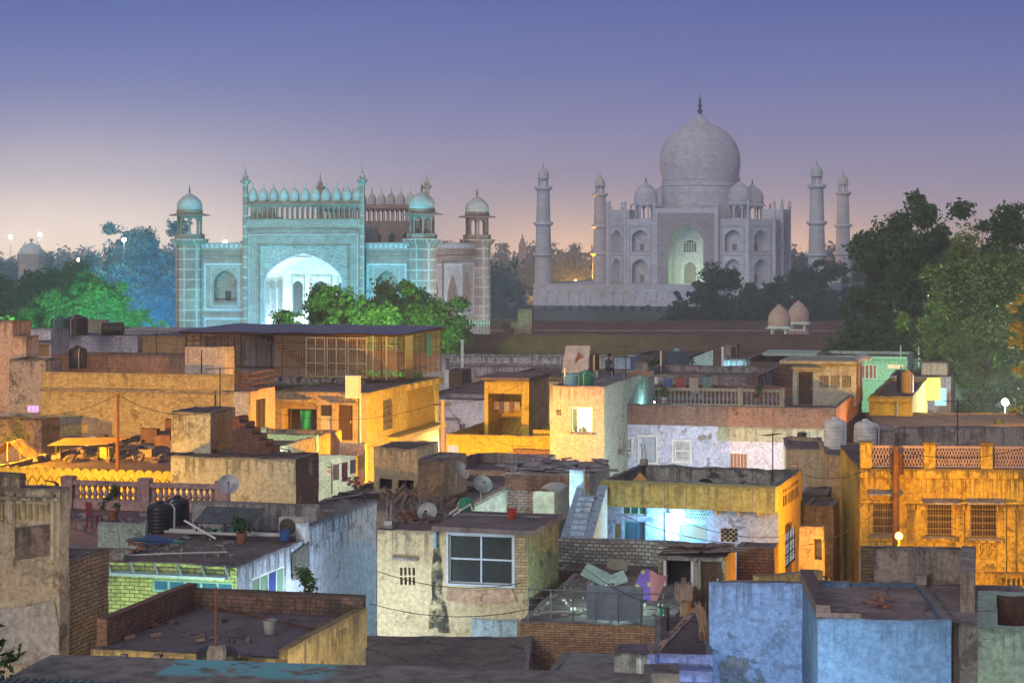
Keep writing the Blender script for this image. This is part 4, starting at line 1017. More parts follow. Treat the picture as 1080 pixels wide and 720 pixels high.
slab(b, 'roof_slab', OLIVE, -.75, b.w+.05, -.5, b.d, b.h+.005, b.h+.2)
slab(b, 'door_hood', OLIVE, od[0]-.3, od[1]+.5, -.55, -.004, od[3]+.15, od[3]+.25)
m = MB(); m.lathe([(.55, 0), (.55, .12), (.4, .3), (.15, .42)], n=16); tag(m.build('roof_vent', simple('grey_tin', (.3, .33, .36), .5, .3), loc=b.w2(4.2, 1.0, b.h+.2)), 'low grey domed cover on the olive rooftop room', 'vent')
# --- orange corner house right of centre
OR_ = wall((.62, .45, .07), 'plaster', .35, .2, .35)
b = B('orange_house', 'orange lit house with a slanting awning and a water tank near the big tree', 917, 962, 417, 128, (978,))
b.shell(OR_, par=.25, roof=ROOFB)
m = b.fbox(); m.box(-.1, b.w+.05, .0, .35, b.h-.35, b.h-.1); m.box(b.w*.62, b.w*.66, .0, .08, 0, b.h-.4); b.part(m, 'cornice', OR_)
m = b.fbox(); m.box(-1.2, -.004, -1.6, -.02, 0, b.h-1.6); b.part(m, 'side_block', OR_)
m = b.fbox('right'); y_ = b.d*.55; m.add([(y_, .0, b.h-2.0), (y_+1.6, .0, b.h-2.0), (y_+1.6, 1.1, b.h-2.6), (y_, 1.1, b.h-2.6), (y_, .0, b.h-1.92), (y_+1.6, .0, b.h-1.92), (y_+1.6, 1.1, b.h-2.52), (y_, 1.1, b.h-2.52)], [(0,1,2,3),(4,5,6,7),(2,3,7,6),(0,3,7,4),(1,2,6,5)]); b.part(m, 'awning', WOOD)
m = b.fbox('right'); m.box(b.d-.8, b.d+.6, .02, .9, b.h-1.5, b.h+.1); b.part(m, 'projecting_bay', OR_)
m = b.fbox(); m.tube([(b.w-.9, .12, .0), (b.w-.9, .12, b.h-.3)], .06); b.part(m, 'drain_pipe', PIPE)
bh('flat_house', 'flat brown grey roof beyond the ornate yellow facade', 930, 1110, 449, 119, 10, wall((.36, .29, .22), 'plaster', .5, .3, .4), par=.15, phi=R(3), roof=roofmat((.30, .23, .17), .3))
b = B('roof_parapet', 'stained grey concrete parapet wall rising behind the ornate yellow facade', 905, 1110, 449, 98, .5, phi=R(3), cat='wall')
b.shell(wall((.33, .29, .27), 'plaster', .7, .6, .6), par=.05, t=.2, jit=.04); slab(b, 'stepped_end', wall((.33, .29, .27), 'plaster', .7, .6, .6), -.2, 1.4, -2.6, -.02, b.h-1.6, b.h+.06)
# --- beige tower house with lit window
BG = wall((.42, .33, .26), 'plaster', .4, .25, .6)
b = B('beige_house', 'tall beige house with one bright lit window and a painted brick side', 580, 637, 406, 112, (690,))
ow = b.rect('front', (603, 429), (625, 456)); ov = b.rect('front', (587, 432), (592, 438))
b.shell(BG, wall((.50, .58, .46), 'painted', .3, .25, .3, bw=.34, bh=.13), par=.2, t=.25, fo=(ow, ov), roof=ROOFG, top=ROOFG)
w_ = b.window('front', ow, WHITE, emit('bright_window', (.80, 1.0, .95), 1.6), 4, 2, .06, sill=.2)
m = b.fbox(); 
for i in range(5): q = ow[0]+.1+random.random()*(ow[1]-ow[0]-.3); m.box(q, q+.16, -.06, -.04, ow[2]+.05, ow[2]+.2+random.random()*.35)
m.box(ow[0]+.05, ow[0]+.28, -.06, -.045, ow[2]+.1, ow[3]-.1); m.build('window_clutter', simple('clutter_green', (.12, .2, .15), .8), w_)
b.window('front', ov, CONC, DARK, 2, 2, .03)
slab(b, 'roof_pier', CONC, b.w-.8, b.w-.1, b.d-2.2, b.d-1.4, b.h, b.h+.55)
HB = b
# --- orange room house
ORR = wall((.64, .47, .07), 'plaster', .25, .12, .3)
b = B('orange_room_house', 'brightly orange lit house front below the open rooftop room', 471, 592, 457, 119, 8)
o = b.rect('front', (471, 469), (483, 482)); o = (.05, .7, o[2], o[3])
b.shell(ORR, par=.85, t=.2, fo=(o,)); b.window('front', o, WHITE, emit('pale_window', (.8, .85, 1), .5), 2, 1)
HO = b
slab(b, 'broken_wall', wall((.45, .27, .13), 'painted', .5, .5, .5, bw=.35, bh=.13), b.w*.60, b.w+.3, -.5, -.01, 0, b.h-.75, jit=.05)
slab(b, 'sloped_parapet', ORR, b.w*.72, b.w-.2, 1.0, 1.25, b.h-.85, b.h+.25)
b = B('rooftop_room', 'open fronted orange rooftop room with washing hung inside', 511, 558, 401, 123, (579,), cat='rooftop room')
zf = HO.h-.84; oo = b.rect('front', (515, 415), (550, 452)); oo = (oo[0], oo[1], zf+.01, oo[3], 3.2)
b.shell(ORR, wall((.46, .36, .24), 'plaster', .4, .4, .5), par=0, fo=(oo,), z0=zf)
m = b.fbox(); m.quad((oo[0], -3.2, zf), (oo[1], -3.2, zf), (oo[1], -3.2, oo[3]), (oo[0], -3.2, oo[3])); b.part(m, 'back_wall', ORR)
slab(b, 'roof_slab', ROOFM, -.55, b.w+.1, -.3, b.d+.2, b.h+.01, b.h+.2)
t_ = thing('laundry_line', 'washing hanging on a line inside the orange rooftop room', 'laundry', b.w2(0, 0, 0), -PHI)
m = MB(); m.tube([(oo[0], 1.0, oo[3]-.35), (oo[0]+.9, 1.0, oo[3]-.6), (oo[1], 1.0, oo[3]-.4)], .012); m.build('line', IRON, t_)
for i, (q, l, c_) in enumerate(((.25, .5, (.3, .24, .2)), (.55, .75, (.12, .1, .11)), (.9, .6, (.4, .36, .3)), (1.2, .7, (.22, .13, .1)), (1.55, .5, (.42, .36, .28)))):
    m = MB(); m.grid([oo[0]+q-.16+.08*k for k in range(5)], [0, .5, 1], lambda u, v: (u, 1.0+.03*math.sin(u*20+v*4), oo[3]-.55-l*v)); m.build('garment', simple('cloth', c_, .9), t_)
t_ = thing('ladder', 'wooden ladder leaning inside the orange rooftop room', 'ladder', b.w2(oo[1]-.9, 1.6, zf), -PHI)
m = MB(); m.bar((0, 0, 0), (.7, .3, 1.6), .06); m.bar((.3, -.05, 0), (1.0, .25, 1.6), .06); m.build('stiles', WOOD, t_)
m = MB(); [m.bar((.7*k/6, .3*k/6, 1.6*k/6), (.3+.7*k/6, -.05+.3*k/6, 1.6*k/6), .04) for k in range(1, 6)]; m.build('rungs', WOOD, t_)
bh('orange_annex', 'narrow orange annexe between the open rooftop room and the beige house', 560, 597, 401, 131, 4, wall((.5, .36, .16), 'plaster', .4, .3, .5), par=.2, roof=ROOFB)
# --- caged terrace house
YW = wall((.62, .47, .10), 'plaster', .35, .15, .3)
b = B('yellow_house', 'yellow corner house below the caged terrace with doors in a recess', 290, 387, 412, 115, (463,))
o1 = b.rect('front', (297, 431), (334, 466)); o1 = (*o1, 1.6); o2 = b.rect('front', (338, 427), (350, 462)); o3 = b.rect('front', (357, 427), (372, 464))
ry0, rz0 = b.r(404, 450); ry1, rz1 = b.r(415, 418)
orr = (ry0, ry1, 9.4, 11.1)
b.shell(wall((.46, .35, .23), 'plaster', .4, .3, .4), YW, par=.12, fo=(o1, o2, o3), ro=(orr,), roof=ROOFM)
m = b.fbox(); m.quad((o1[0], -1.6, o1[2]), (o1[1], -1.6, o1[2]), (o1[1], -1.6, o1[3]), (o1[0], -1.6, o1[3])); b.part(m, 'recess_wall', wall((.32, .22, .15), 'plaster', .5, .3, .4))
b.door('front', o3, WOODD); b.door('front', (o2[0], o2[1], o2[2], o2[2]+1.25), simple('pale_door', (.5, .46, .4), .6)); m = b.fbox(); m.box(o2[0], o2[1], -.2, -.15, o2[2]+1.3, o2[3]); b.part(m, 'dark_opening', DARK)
b.window('right', orr, STEEL, simple('shutter_yellow', (.45, .35, .14), .6), 2, 3, .05, bars=9)
slab(b, 'eave', wall((.46, .36, .22), 'plaster', .4, .4, .4), -.6, 2.3, -.8, -.01, b.h-.55, b.h-.4); slab(b, 'door_hood', CONC, o2[1], o3[1]+.3, -.6, -.01, o3[3]+.1, o3[3]+.2)
m = b.fbox(); m.tube([(b.w-.35, .1, 0), (b.w-.35, .1, b.h)], .06); m.box(b.w-1.1, b.w-.35, .0, .5, b.h-.3, b.h+.95); b.part(m, 'drain_pipe', PIPE)
k = b.fbox('right')
for i in range(5): k.box(b.d*(.50+.1*i), b.d*(.50+.1*i)+.9, .0, .32+.03*i, b.h-.35, b.h-.02)
k.box(b.d*.25, b.d*.95, .0, .7, b.h-3.0, b.h-2.8); k.box(b.d*.3, b.d*.42, .0, .06, b.h-4.6, b.h-3.9); b.part(k, 'ledges', YW)
HY_ = b
m = MB(); m.grid([i*.1 for i in range(8)], [0, .25, .5, .75, 1], lambda u, v: (u+.2*v*(.35-u)*1.2, .06*math.sin(u*14+v*3), -1.75*v))
tag(m.build('cloth', simple('teal_cloth', (.02, .36, .30), .8, 0, .2), loc=b.w2(o1[0]+1.0, .3, o1[3]-.1), rz=-PHI), 'teal cloth hanging in the dark recess of the yellow house', 'cloth')
bh('cage_base_house', 'plain brown house carrying the left half of the caged terrace', 195, 362, 413, 128, 8, wall((.34, .27, .23), 'plaster', .5, .3, .4), par=.1, roof=ROOFM)
t_ = B('caged_terrace', 'rooftop terrace caged in wire mesh under a wide blue sheet roof', 196, 420, 351, 126, (465,), cat='terrace cage')
b = t_; zf = 11.85; zt = b.h
m = MB(); m.grid(cuts(-.5, b.w+.5, (), .6), [0, 1], lambda u, v: (u, -.5 if v == 0 else b.d+.5, zt+(.1 if v == 0 else .22)+.03*math.sin(u*9))); m.grid(cuts(-.5, b.w+.5, (), .6), [0, 1], lambda u, v: (u, -.5 if v == 0 else b.d+.5, zt+(.05 if v == 0 else .17)+.03*math.sin(u*9)))
o = b.part(m, 'sheet_roof', simple('blue_sheet', (.085, .095, .17), .55, .2, .5))
m = MB()
for y_ in (0, b.d):
    m.bar((-.4, y_, zt), (b.w+.4, y_, zt), .12); m.bar((-.4, y_, zf+.1), (b.w, y_, zf+.1), .08)
    n = 13
    for i in range(n+1): m.bar((b.w*i/n, y_, zf), (b.w*i/n, y_, zt), .09 if i % 3 == 0 else .05)
    m.bar((0, y_, zt-.5), (b.w, y_, zt-.5), .05)
    for i in range(26): m.bar((b.w*.0+i*.12, y_, zt-.5 if i % 2 else zt), (b.w*.0+(i+1)*.12, y_, zt if i % 2 else zt-.5), .03)
for x_ in (0, b.w):
    m.bar((x_, 0, zt), (x_, b.d, zt), .1)
    for i in range(9): m.bar((x_, b.d*i/8, zf), (x_, b.d*i/8, zt), .05)
    for i in range(1, 5): m.bar((x_, 0, zf+(zt-zf)*i/5), (x_, b.d, zf+(zt-zf)*i/5), .03)
b.part(m, 'steel_frame', RUST)
mesh_t = NT('wire_mesh'); vec, uv = mesh_t.coords(); bt = mesh_t.n('ShaderNodeTexBrick'); bt.offset = 0; mesh_t.l(uv, bt.inputs['Vector']); bt.inputs['Scale'].default_value = 1; bt.inputs['Brick Width'].default_value = .16; bt.inputs['Row Height'].default_value = .16; bt.inputs['Mortar Size'].default_value = .017; bt.inputs['Mortar Smooth'].default_value = 0
mesh_t.fin((.42, .26, .12), .7, .3); tb = mesh_t.n('ShaderNodeBsdfTransparent'); mxs = mesh_t.n('ShaderNodeMixShader'); mesh_t.l(bt.outputs['Fac'], mxs.inputs[0]); mesh_t.l(tb.outputs[0], mxs.inputs[1]); mesh_t.l(mesh_t.b.outputs[0], mxs.inputs[2]); mesh_t.l(mxs.outputs[0], mesh_t.out.inputs[0])
MESHM = mesh_t.m
m = MB(); m.quad((b.w*.42, -.02, zf), (b.w, -.02, zf), (b.w, -.02, zt), (b.w*.42, -.02, zt)); m.quad((b.w+.02, 0, zf), (b.w+.02, b.d, zf), (b.w+.02, b.d, zt), (b.w+.02, 0, zt)); m.quad((b.w*.42, b.d+.02, zf), (b.w, b.d+.02, zf), (b.w, b.d+.02, zt), (b.w*.42, b.d+.02, zt)); b.part(m, 'wire_mesh', MESHM)
for i, (xa, xb) in enumerate(((323, 344), (345, 366), (367, 388))):      # pale framed gates
    g = MB(); x0, x1 = b.f(xa, 370)[0], b.f(xb, 370)[0]; 
    for q in (x0+.05, (x0+x1)/2, x1-.05): g.bar((q, -.1, zf+.1), (q, -.1, zt-.15), .06)
    for z in (zf+.15, zf+(zt-zf)*.36, zf+(zt-zf)*.68, zt-.2): g.bar((x0, -.1, z), (x1, -.1, z), .06)
    b.part(g, 'mesh_gate', simple('pale_gate', (.55, .42, .24), .6, .2))
g = MB(); x0, x1 = b.f(394, 370)[0], b.f(408, 370)[0]
for q in (x0, x1): g.bar((q, -.08, zf), (q, -.08, zt), .07)
b.part(g, 'pale_posts', simple('pale_gate', (.55, .42, .24), .6, .2))
g = MB(); g.box(b.w+.05, b.w+.1, 1.2, 2.6, zf, zt-.1); b.part(g, 'yellow_shutter', simple('yellow_sheet', (.50, .36, .1), .5))
g = MB(); g.box(b.w+.05, b.w+.1, b.d*.62, b.d*.72, zt-1.6, zt-.2); b.part(g, 'green_curtain', simple('green_cloth', (.1, .3, .2), .8))
st = B('steel_stair', 'rusty open stair descending to the right inside the caged terrace', 275, 330, 353, 133, 1.0, cat='stair')
m = MB(); za = 14.3; n = 13
for i in range(n): x = st.w*i/n; z = za-(za-zf)*i/n; m.box(x, x+st.w/n*1.15, 0, .9, z-.05, z); m.box(x, x+.05, 0, .9, z-(za-zf)/n, z)
st.part(m, 'treads', RUST); m = MB()
for y_ in (0, .9): m.bar((0, y_, za-.1), (st.w, y_, zf-.1), .08, .22)
st.part(m, 'stringers', RUST)
m = MB(); x0 = b.w*.28; m.box(0, b.w*.6, b.d+.3, b.d+.5, zf-1, zt-.25); tag(m.build('roof_wall', wall((.50, .46, .46), 'plaster', .4, .3, .3), loc=b.T.location, rz=-PHI), 'pale plaster wall at the back of the caged terrace', 'wall')
m = MB(); yb = b.d-.8; m.box(b.w*.55, b.w*.98, yb, yb+.25, zf, zf+1.3); tag(m.build('roof_wall', wall((.45, .28, .14), 'brick', .4, .3, .3), loc=b.T.location, rz=-PHI), 'low brick wall seen through the pale mesh gates', 'wall')
rng = random.Random(5); m = MB()
for i in range(26): q = rng.random(); m.box(b.w*(.45+.4*q), b.w*(.45+.4*q)+.3, -1.2+rng.random()*.6, -.7+rng.random()*.4, zf-.15, zf+.02+.13*rng.random())
tag(m.build('rubble', CONC, loc=b.T.location, rz=-PHI, jit=.08), 'loose rubble', 'rubble', kind='stuff')
# --- big brick house on the left
YB = wall((.60, .47, .22), 'painted', .35, .25, .3, bw=.32, bh=.12)
b = B('brick_house', 'big yellow lit brick house with a tall blank front wall on the left', 43, 263, 408, 110, (290,))
ry = b.r(270, 430)[0]; orr = (b.d*.25, b.d*.62, b.r(272, 452)[1], b.r(272, 421)[1])
b.shell(YB, wall((.52, .36, .28), 'plaster', .4, .3, .4), par=.1, ro=(orr,), roof=roofmat((.27, .24, .24), .5))
b.window('right', orr, WOODD, DARK, 2, 1)
HBR = b
xw = b.f(247, 410)[0]
slab(b, 'parapet', YB, .05, xw, 0.004, .3, b.h+.004, b.f(60, 392)[1], jit=.02)
m = b.fbox(); m.uvz = b.h; m.box(xw, b.w-.004, .012, .08, 0, b.h-.08); b.part(m, 'whitewashed_pier', wall((.62, .60, .56), 'painted', .3, .3, .3, bw=.32, bh=.12))
m = b.fbox(); m.bar((0, .06, b.f(60, 411)[1]), (xw, .06, b.f(60, 411)[1]), .08, .1); m.tube([(b.f(227, 420)[0], .1, b.f(227, 452)[1]), (b.f(227, 420)[0], .1, b.f(227, 412)[1])], .04); b.part(m, 'string_course', CONC)
PATCH = wall((.30, .27, .25), 'plaster', .5, .3, .3)
def patch(b, face, pts, name, mat, n=.045, parent=None):
    m = b.fbox(face); f = b.f if face == 'front' else b.r
    m.add([(f(*p)[0], n, f(*p)[1]) for p in pts], [tuple(range(len(pts)))]); return m.build(name, mat, parent or b.T)
patch(b, 'front', [(42, 447), (50, 443), (66, 440), (86, 438), (100, 440), (118, 446), (118, 458), (124, 463), (133, 466), (140, 460), (160, 458), (180, 460), (180, 470), (42, 470), (44, 464), (60, 461), (76, 459), (92, 456), (94, 448), (82, 446), (66, 449), (52, 453)], 'cement_patch', PATCH)
for i, o in enumerate(((190, 393), )):
    c = B('roof_cabin', 'plain cream cabin standing on the roof of the big brick house', 195, 237, 365, 113, (247,), cat='rooftop room'); c.shell(wall((.55, .46, .38), 'plaster', .3, .2, .3), par=.05, z0=HBR.h+.01)
    m = c.fbox(); m.tube([(1.0, .04, HBR.h+.1), (1.0, .04, c.h-.2)], .025); c.part(m, 'conduit', IRON)
t_ = thing('rail_fence', 'rusty tubular rail round the right end of the big brick house roof', 'railing', HBR.w2(0, 0, HBR.h), -PHI)
m = MB(); x0 = xw+.05; 
for z in (.3, .6, .9): m.bar((x0, .1, z), (HBR.w-.1, .1, z), .05); m.bar((HBR.w-.1, .1, z), (HBR.w-.1, HBR.d, z), .05)
for i in range(7): m.bar((x0+(HBR.w-.1-x0)*i/6, .1, 0), (x0+(HBR.w-.1-x0)*i/6, .1, .95), .04); m.bar((HBR.w-.1, HBR.d*i/6, 0), (HBR.w-.1, HBR.d*i/6, .95), .04)
m.build('rails', RUST, t_)
BR2 = wall((.40, .23, .16), 'painted', .5, .4, .5, bw=.34, bh=.13)
bh('back_wall', 'brown plastered wall behind the roof tank of the big brick house', 57, 196, 373, 124, 3, wall((.34, .21, .16), 'plaster', .5, .4, .5), par=.3, cat='wall', roof=ROOFB)
bh('painted_house', 'pale lavender painted brick house under the roof tanks on the left', 57, 145, 353, 150, 9, wall((.52, .50, .60), 'painted', .35, .3, .4, bw=.36, bh=.14), par=.3)
bh('brick_house', 'orange brown brick house end between the lavender house and the blue sheet roof', 144, 215, 354, 149, 8, wall((.48, .30, .14), 'painted', .4, .3, .3, bw=.36, bh=.14), par=.3)
bh('ledge_house', 'low pale grey parapet behind the lavender painted house', 120, 196, 346, 172, 3, wall((.46, .46, .54), 'plaster', .4, .3, .5), par=.2, cat='wall')
# --- left edge
PK = wall((.58, .42, .33), 'plaster', .4, .4, .6)
b = B('peach_house', 'tall peach house cut by the left edge with black stains', -40, 13, 338, 116, 2.2); b.shell(PK, par=.6); slab(b, 'lower_shoulder', PK, b.w+.002, b.w+.85, 0, 1.5, 0, b.h-.85, jit=.03)
b = B('white_house', 'small white house with a brown shutter above the stained concrete wall', 18, 54, 347, 131, 2.5); o = b.rect('front', (30, 362), (53, 377)); o = (o[0], min(o[1], b.w-.1), o[2], o[3]); b.shell(wall((.58, .54, .58), 'plaster', .3, .4, .5), par=.3, fo=(o,)); b.window('front', o, WHITE, simple('brown_shutter', (.36, .20, .08), .7), 1, 1); slab(b, 'eave', WH, -.3, b.w+.4, -.8, -.01, o[3]+.25, o[3]+.85)
b = B('concrete_house', 'grey concrete house with black rain stains beside the big brick wall', 10, 48, 378, 113, 2); o = b.rect('front', (28, 427), (41, 435)); b.shell(wall((.40, .35, .33), 'plaster', .6, .7, .9), par=.3, fo=(o,)); b.window('front', o, WHITE, emit('violet_window', (.85, .45, 1.0), .9), 3, 1, .04)
bh('dim_wall', 'dim brown wall under the violet window at the left edge', -30, 44, 441, 104, 2, wall((.26, .20, .17), 'plaster', .5, .5, .5), par=.1, cat='wall', roof=ROOFB)
# ================================================================== middle distance
SCAL = wall((.66, .52, .08), 'plaster', .2, .1, .2)
b = bh('yard_house', 'flat debris strewn roof with a bright yellow scalloped front wall', -25, 182, 494, 86, 21, SCAL, wall((.4, .3, .2), 'plaster', .5, .4, .4), par=.25, roof=ROOFB)
HYD = b
m = b.fbox(); w_ = .405; n = int(b.w/w_)
for i in range(n):
    x0 = i*w_; c = x0+w_/2
    o = [(x0, b.h-.25)]+[(c-w_*.5*math.cos(math.pi*k/8), b.h-.02+w_*.42*math.sin(math.pi*k/8)) for k in range(9)]+[(x0+w_, b.h-.25)]
    m.add([(p[0], .05, p[1]) for p in o]+[(p[0], -.12, p[1]) for p in o], [tuple(range(len(o)))]+[(k, k+1, k+1+len(o), k+len(o)) for k in range(len(o)-1)])
    q = [(x0+.01, b.h-.5), (c, b.h-.18), (x0+w_-.01, b.h-.5), (x0+w_-.01, b.h-1.05), (c, b.h-1.28), (x0+.01, b.h-1.05)]
    m.add([(p[0], .035, p[1]) for p in q], [tuple(range(6))])
o = b.part(m, 'scallops', SCAL); m = b.fbox()
for i in range(n):
    x0 = i*w_; c = x0+w_/2; e = [(x0, b.h-.5), (c, b.h-.18), (x0+w_, b.h-.5), (x0+w_, b.h-1.05), (c, b.h-1.28), (x0, b.h-1.05)]
    for p, q in zip(e, e[1:]+e[:1]): m.bar((p[0], .045, p[1]), (q[0], .045, q[1]), .035, .03)
m.build('scallop_joints', wall((.30, .21, .05), 'plaster', .4, .3, .3), o)
STN = wall((.54, .53, .36), 'plaster', .6, .75, .6)
b = bh('mouldy_house', 'mouldy pale green concrete house end with a brick stair corner', 180, 312, 480, 82, (336,), STN, wall((.30, .20, .16), 'plaster', .5, .6, .6, peel=.8, peelcol=(.22, .11, .08)), par=.1, roof=ROOFB)
HM = b
b = B('stair_cabin', 'mouldy green concrete stair cabin standing above the brick stair corner', 180, 222, 433, 84, (248,), cat='rooftop room'); b.shell(STN, wall((.24, .20, .18), 'plaster', .5, .6, .7), par=.06, z0=HM.h-.08, roof=ROOFB)
HSC = b
t_ = thing('brick_stair', 'small brick steps climbing against the mouldy stair cabin', 'stair', HM.w2(0, 0, HM.h-.1), -PHI)
m = MB(); n = 6; x0 = HSC.w+HM.t(222, 470, HM.h)[0]*0+2.2
x0 = HM.t(236, 478, HM.h)[0]
for i in range(n): m.box(x0+.28*i, x0+.28*(i+1), 2.2, 3.2, 0, 1.5-.24*i)
m.build('steps', wall((.26, .13, .09), 'brick', .4, .4, .4), t_, jit=.02)
MW = wall((.32, .64, .56), 'plaster', .2, .1, .2)
bh('mint_parapet', 'pale mint plaster parapet in front of the yellow house recess', 281, 334, 457, 101, .3, MW, par=.05, cat='wall')
bh('mint_parapet', 'short pale mint parapet return beside the big brick house', 262, 281, 450, 103, .3, MW, par=.05, cat='wall')
bh('pink_parapet', 'pale pink low wall in front of the brown door of the yellow house', 334, 385, 466, 104, .3, wall((.58, .45, .38), 'plaster', .3, .1, .3), par=.05, cat='wall')
bh('beige_parapet', 'plain beige low wall on the mauve flat roofs right of the mouldy house', 336, 374, 479, 99.3, .4, wall((.46, .40, .30), 'plaster', .4, .2, .4), par=.05, cat='wall')
b = bh('flat_house', 'mauve flat roofs between the mouldy house and the rough stone cabin', 318, 470, 534, 84, 15.5, wall((.36, .28, .25), 'plaster', .5, .3, .4), par=.12, roof=roofmat((.20, .15, .15), .45)); HF = b
m = MB(); rng = random.Random(3)
for y_ in (4.0, 7.5, 11.5): m.box(.2, b.w-.2, y_, y_+.25, b.h-.1, b.h+.12)
b.part(m, 'roof_kerbs', ROOFB, jit=.03)
ST2 = wall((.52, .45, .28), 'plaster', .6, .55, .6)
b = B('stone_cabin', 'rough beige roof cabin with two low dark openings', 394, 441, 471, 89, (462,), cat='rooftop room')
oa = b.rect('front', (400, 508), (414, 515)); ob = b.rect('front', (420, 508), (436, 515)); oa = (oa[0], oa[1], 9.35, 9.8); ob = (ob[0], ob[1], 9.35, 9.8)
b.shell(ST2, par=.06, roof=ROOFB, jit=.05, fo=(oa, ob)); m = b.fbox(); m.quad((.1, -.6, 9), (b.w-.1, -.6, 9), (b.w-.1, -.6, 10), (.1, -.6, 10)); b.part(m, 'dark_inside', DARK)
bh('brick_cabin', 'low rubble brick cabin with an overhanging slab right of the rough beige cabin', 440, 469, 484, 85, (492,), wall((.30, .22, .14), 'brick', .5, .6, .5), par=.05, roof=roofmat((.22, .19, .15), .6), jit=.05, cat='rooftop room')
bh('flat_house', 'dark brown flat roof with a plain wall below the orange lit house', 455, 545, 494, 97, 8, wall((.34, .25, .21), 'plaster', .5, .4, .5), par=.5, roof=ROOFB)
BRL = wall((.52, .49, .45), 'brick', .4, .35, .4, bw=.34, bh=.12, col2=(.36, .27, .22), mortar=(.20, .18, .17))
b = bh('rubble_house', 'brick house with a roof covered in rubble and broken sheets', 533, 622, 497, 84, (643,), BRL, wall((.24, .22, .21), 'brick', .5, .6, .5), par=.1, roof=roofmat((.30, .27, .27), .6), jit=.05)
HR = b
m = b.fbox(); x1 = b.f(548, 500)[0]; m.uvz = b.h; m.box(0, b.w, .01, .07, b.h-.75, b.h-.12); b.part(m, 'bare_brick_course', wall((.36, .22, .15), 'brick', .4, .4, .3, bw=.3, bh=.1), jit=.02)
bm_ = MB(); rng = random.Random(9)
for i in range(150):
    x, y = rng.random()*b.w, .2+rng.random()*(b.d-.4); l = .2+rng.random()**2*1.5; a = rng.random()*3.14; z = b.h-.05+.25*rng.random()**2
    bm_.bar((x, y, z), (x+l*math.cos(a), y+l*.6*math.sin(a), z+.15*(rng.random()-.3)), .15+.5*rng.random(), .04+.06*rng.random())
tag(bm_.build('rubble', [simple('grey_rubble', (.26, .235, .24), .9, 0, .7, .1, 1.2)], loc=b.T.location, rz=-PHI, jit=.1), 'rubble and broken sheets', 'rubble', kind='stuff')
m = MB(); p = [HF.w2(*HF.t(487, 541, HF.h), HF.h-.5)]
b = B('slanted_wall', 'pale plaster wall with a slanting top behind the house with the big window', 487, 533, 541, 79, .3, cat='wall')
m = MB(); x = b.w; z1 = H-(516-HY)/F*79; z0 = b.h
v = [(0, 0, 0), (x, 0, 0), (x, 0, z1), (0, 0, z0)]; v2 = [(q[0], .3, q[2]) for q in v]
m.add(v+v2, [(0,1,2,3), (7,6,5,4), (3,2,6,7), (1,5,6,2), (0,3,7,4)]); b.part(m, 'wall', [wall((.52, .56, .48), 'plaster', .3, .2, .3)])
m = MB(); m.bar((-.05, .15, z0+.05), (x+.05, .15, z1+.05), .42, .1); b.part(m, 'coping', CONC, jit=.02)
b = B('wrapped_crate', 'tall box wrapped in pale plastic sheet before the white brick wall', 562, 585, 519, 80.5, (600,), cat='crate')
m = MB(); m.grid(cuts(0, b.w, (), .2), cuts(9.0, b.h, (), .2), lambda u, v: (u, 0, v)); m.grid(cuts(0, b.d, (), .2), cuts(9.0, b.h, (), .2), lambda u, v: (b.w, u, v)); m.grid(cuts(0, b.w, (), .2), cuts(0, b.d, (), .2), lambda u, v: (u, v, b.h+.12*math.sin(u*4)))
b.part(m, 'plastic_sheet', simple('plastic_sheet', (.52, .54, .40), .35, 0, .5, .5), jit=.1)
m = MB(); m.box(0, b.w, 0, b.d, 0, 9.0); b.part(m, 'base', CONC)
# --- light blue stair
SB = wall((.48, .66, .80), 'plaster', .3, .25, .4)
b = B('stair', 'pale blue masonry stair climbing away between two pale blue walls', 597, 613, 577, 72, 6, cat='stair', phi=R(9)); zb = b.h
m = MB(); n = 9
for i in range(n): m.box(.0, b.w, .45*i, .45*(i+1)+.02, 0, zb+.15*(i+1))
b.part(m, 'steps', SB, jit=.01)
xl = -.28
for nm, xa, xb in (('left_wall', xl, -.01), ('right_wall', b.w+.01, b.w+.35)):
    m = MB(); v = [(0, zb+.12), (5.2, zb+1.5 if xa < 0 else zb+1.6), (5.2, 0), (0, 0)]
    m.add([(xa, p[0], p[1]) for p in v]+[(xb, p[0], p[1]) for p in v], [(0,1,2,3), (7,6,5,4), (0,4,5,1), (3,7,4,0), (1,5,6,2)]); b.part(m, 'side_wall', SB)
m = MB(); m.box(-.55, -.02, 5.2, 5.7, 0, zb+2.15); b.part(m, 'end_pier', SB)
# --- cyan lit house
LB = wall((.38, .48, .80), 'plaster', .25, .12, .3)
FAS = wall((.54, .50, .18), 'plaster', .4, .3, .45)
b = B('cyan_house', 'pale blue house under a yellow fascia lit by a bright cyan lamp', 638, 821, 505, 78, (846,), phi=R(17))
zf = b.f(640, 531)[1]
ops = {k: b.rect('front', *v) for k, v in dict(door=((657, 549), (681, 568)), vent=((656, 533), (682, 543)), jali=((722, 534), (746, 547)), win=((717, 553), (746, 570)), small=((760, 557), (778, 571)), left=((647, 552), (655, 568))).items()}
ops['door'] = (*ops['door'][:2], zf-3.1, ops['door'][3])
ra = b.r(829, 556); rb_ = b.r(840, 585); orr = (b.r(828, 575)[0], b.r(840, 575)[0], b.r(834, 595)[1], b.r(834, 558)[1])
MST = wall((.34, .35, .31), 'plaster', .6, .85, .7, peel=.5, peelcol=(.36, .33, .3))
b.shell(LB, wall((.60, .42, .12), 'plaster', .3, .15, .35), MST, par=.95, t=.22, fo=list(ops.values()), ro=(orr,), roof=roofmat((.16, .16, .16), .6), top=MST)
HC = b
b.door('front', ops['door'], simple('blue_door', (.05, .12, .22), .5), simple('teal_frame', (.2, .4, .42), .6))
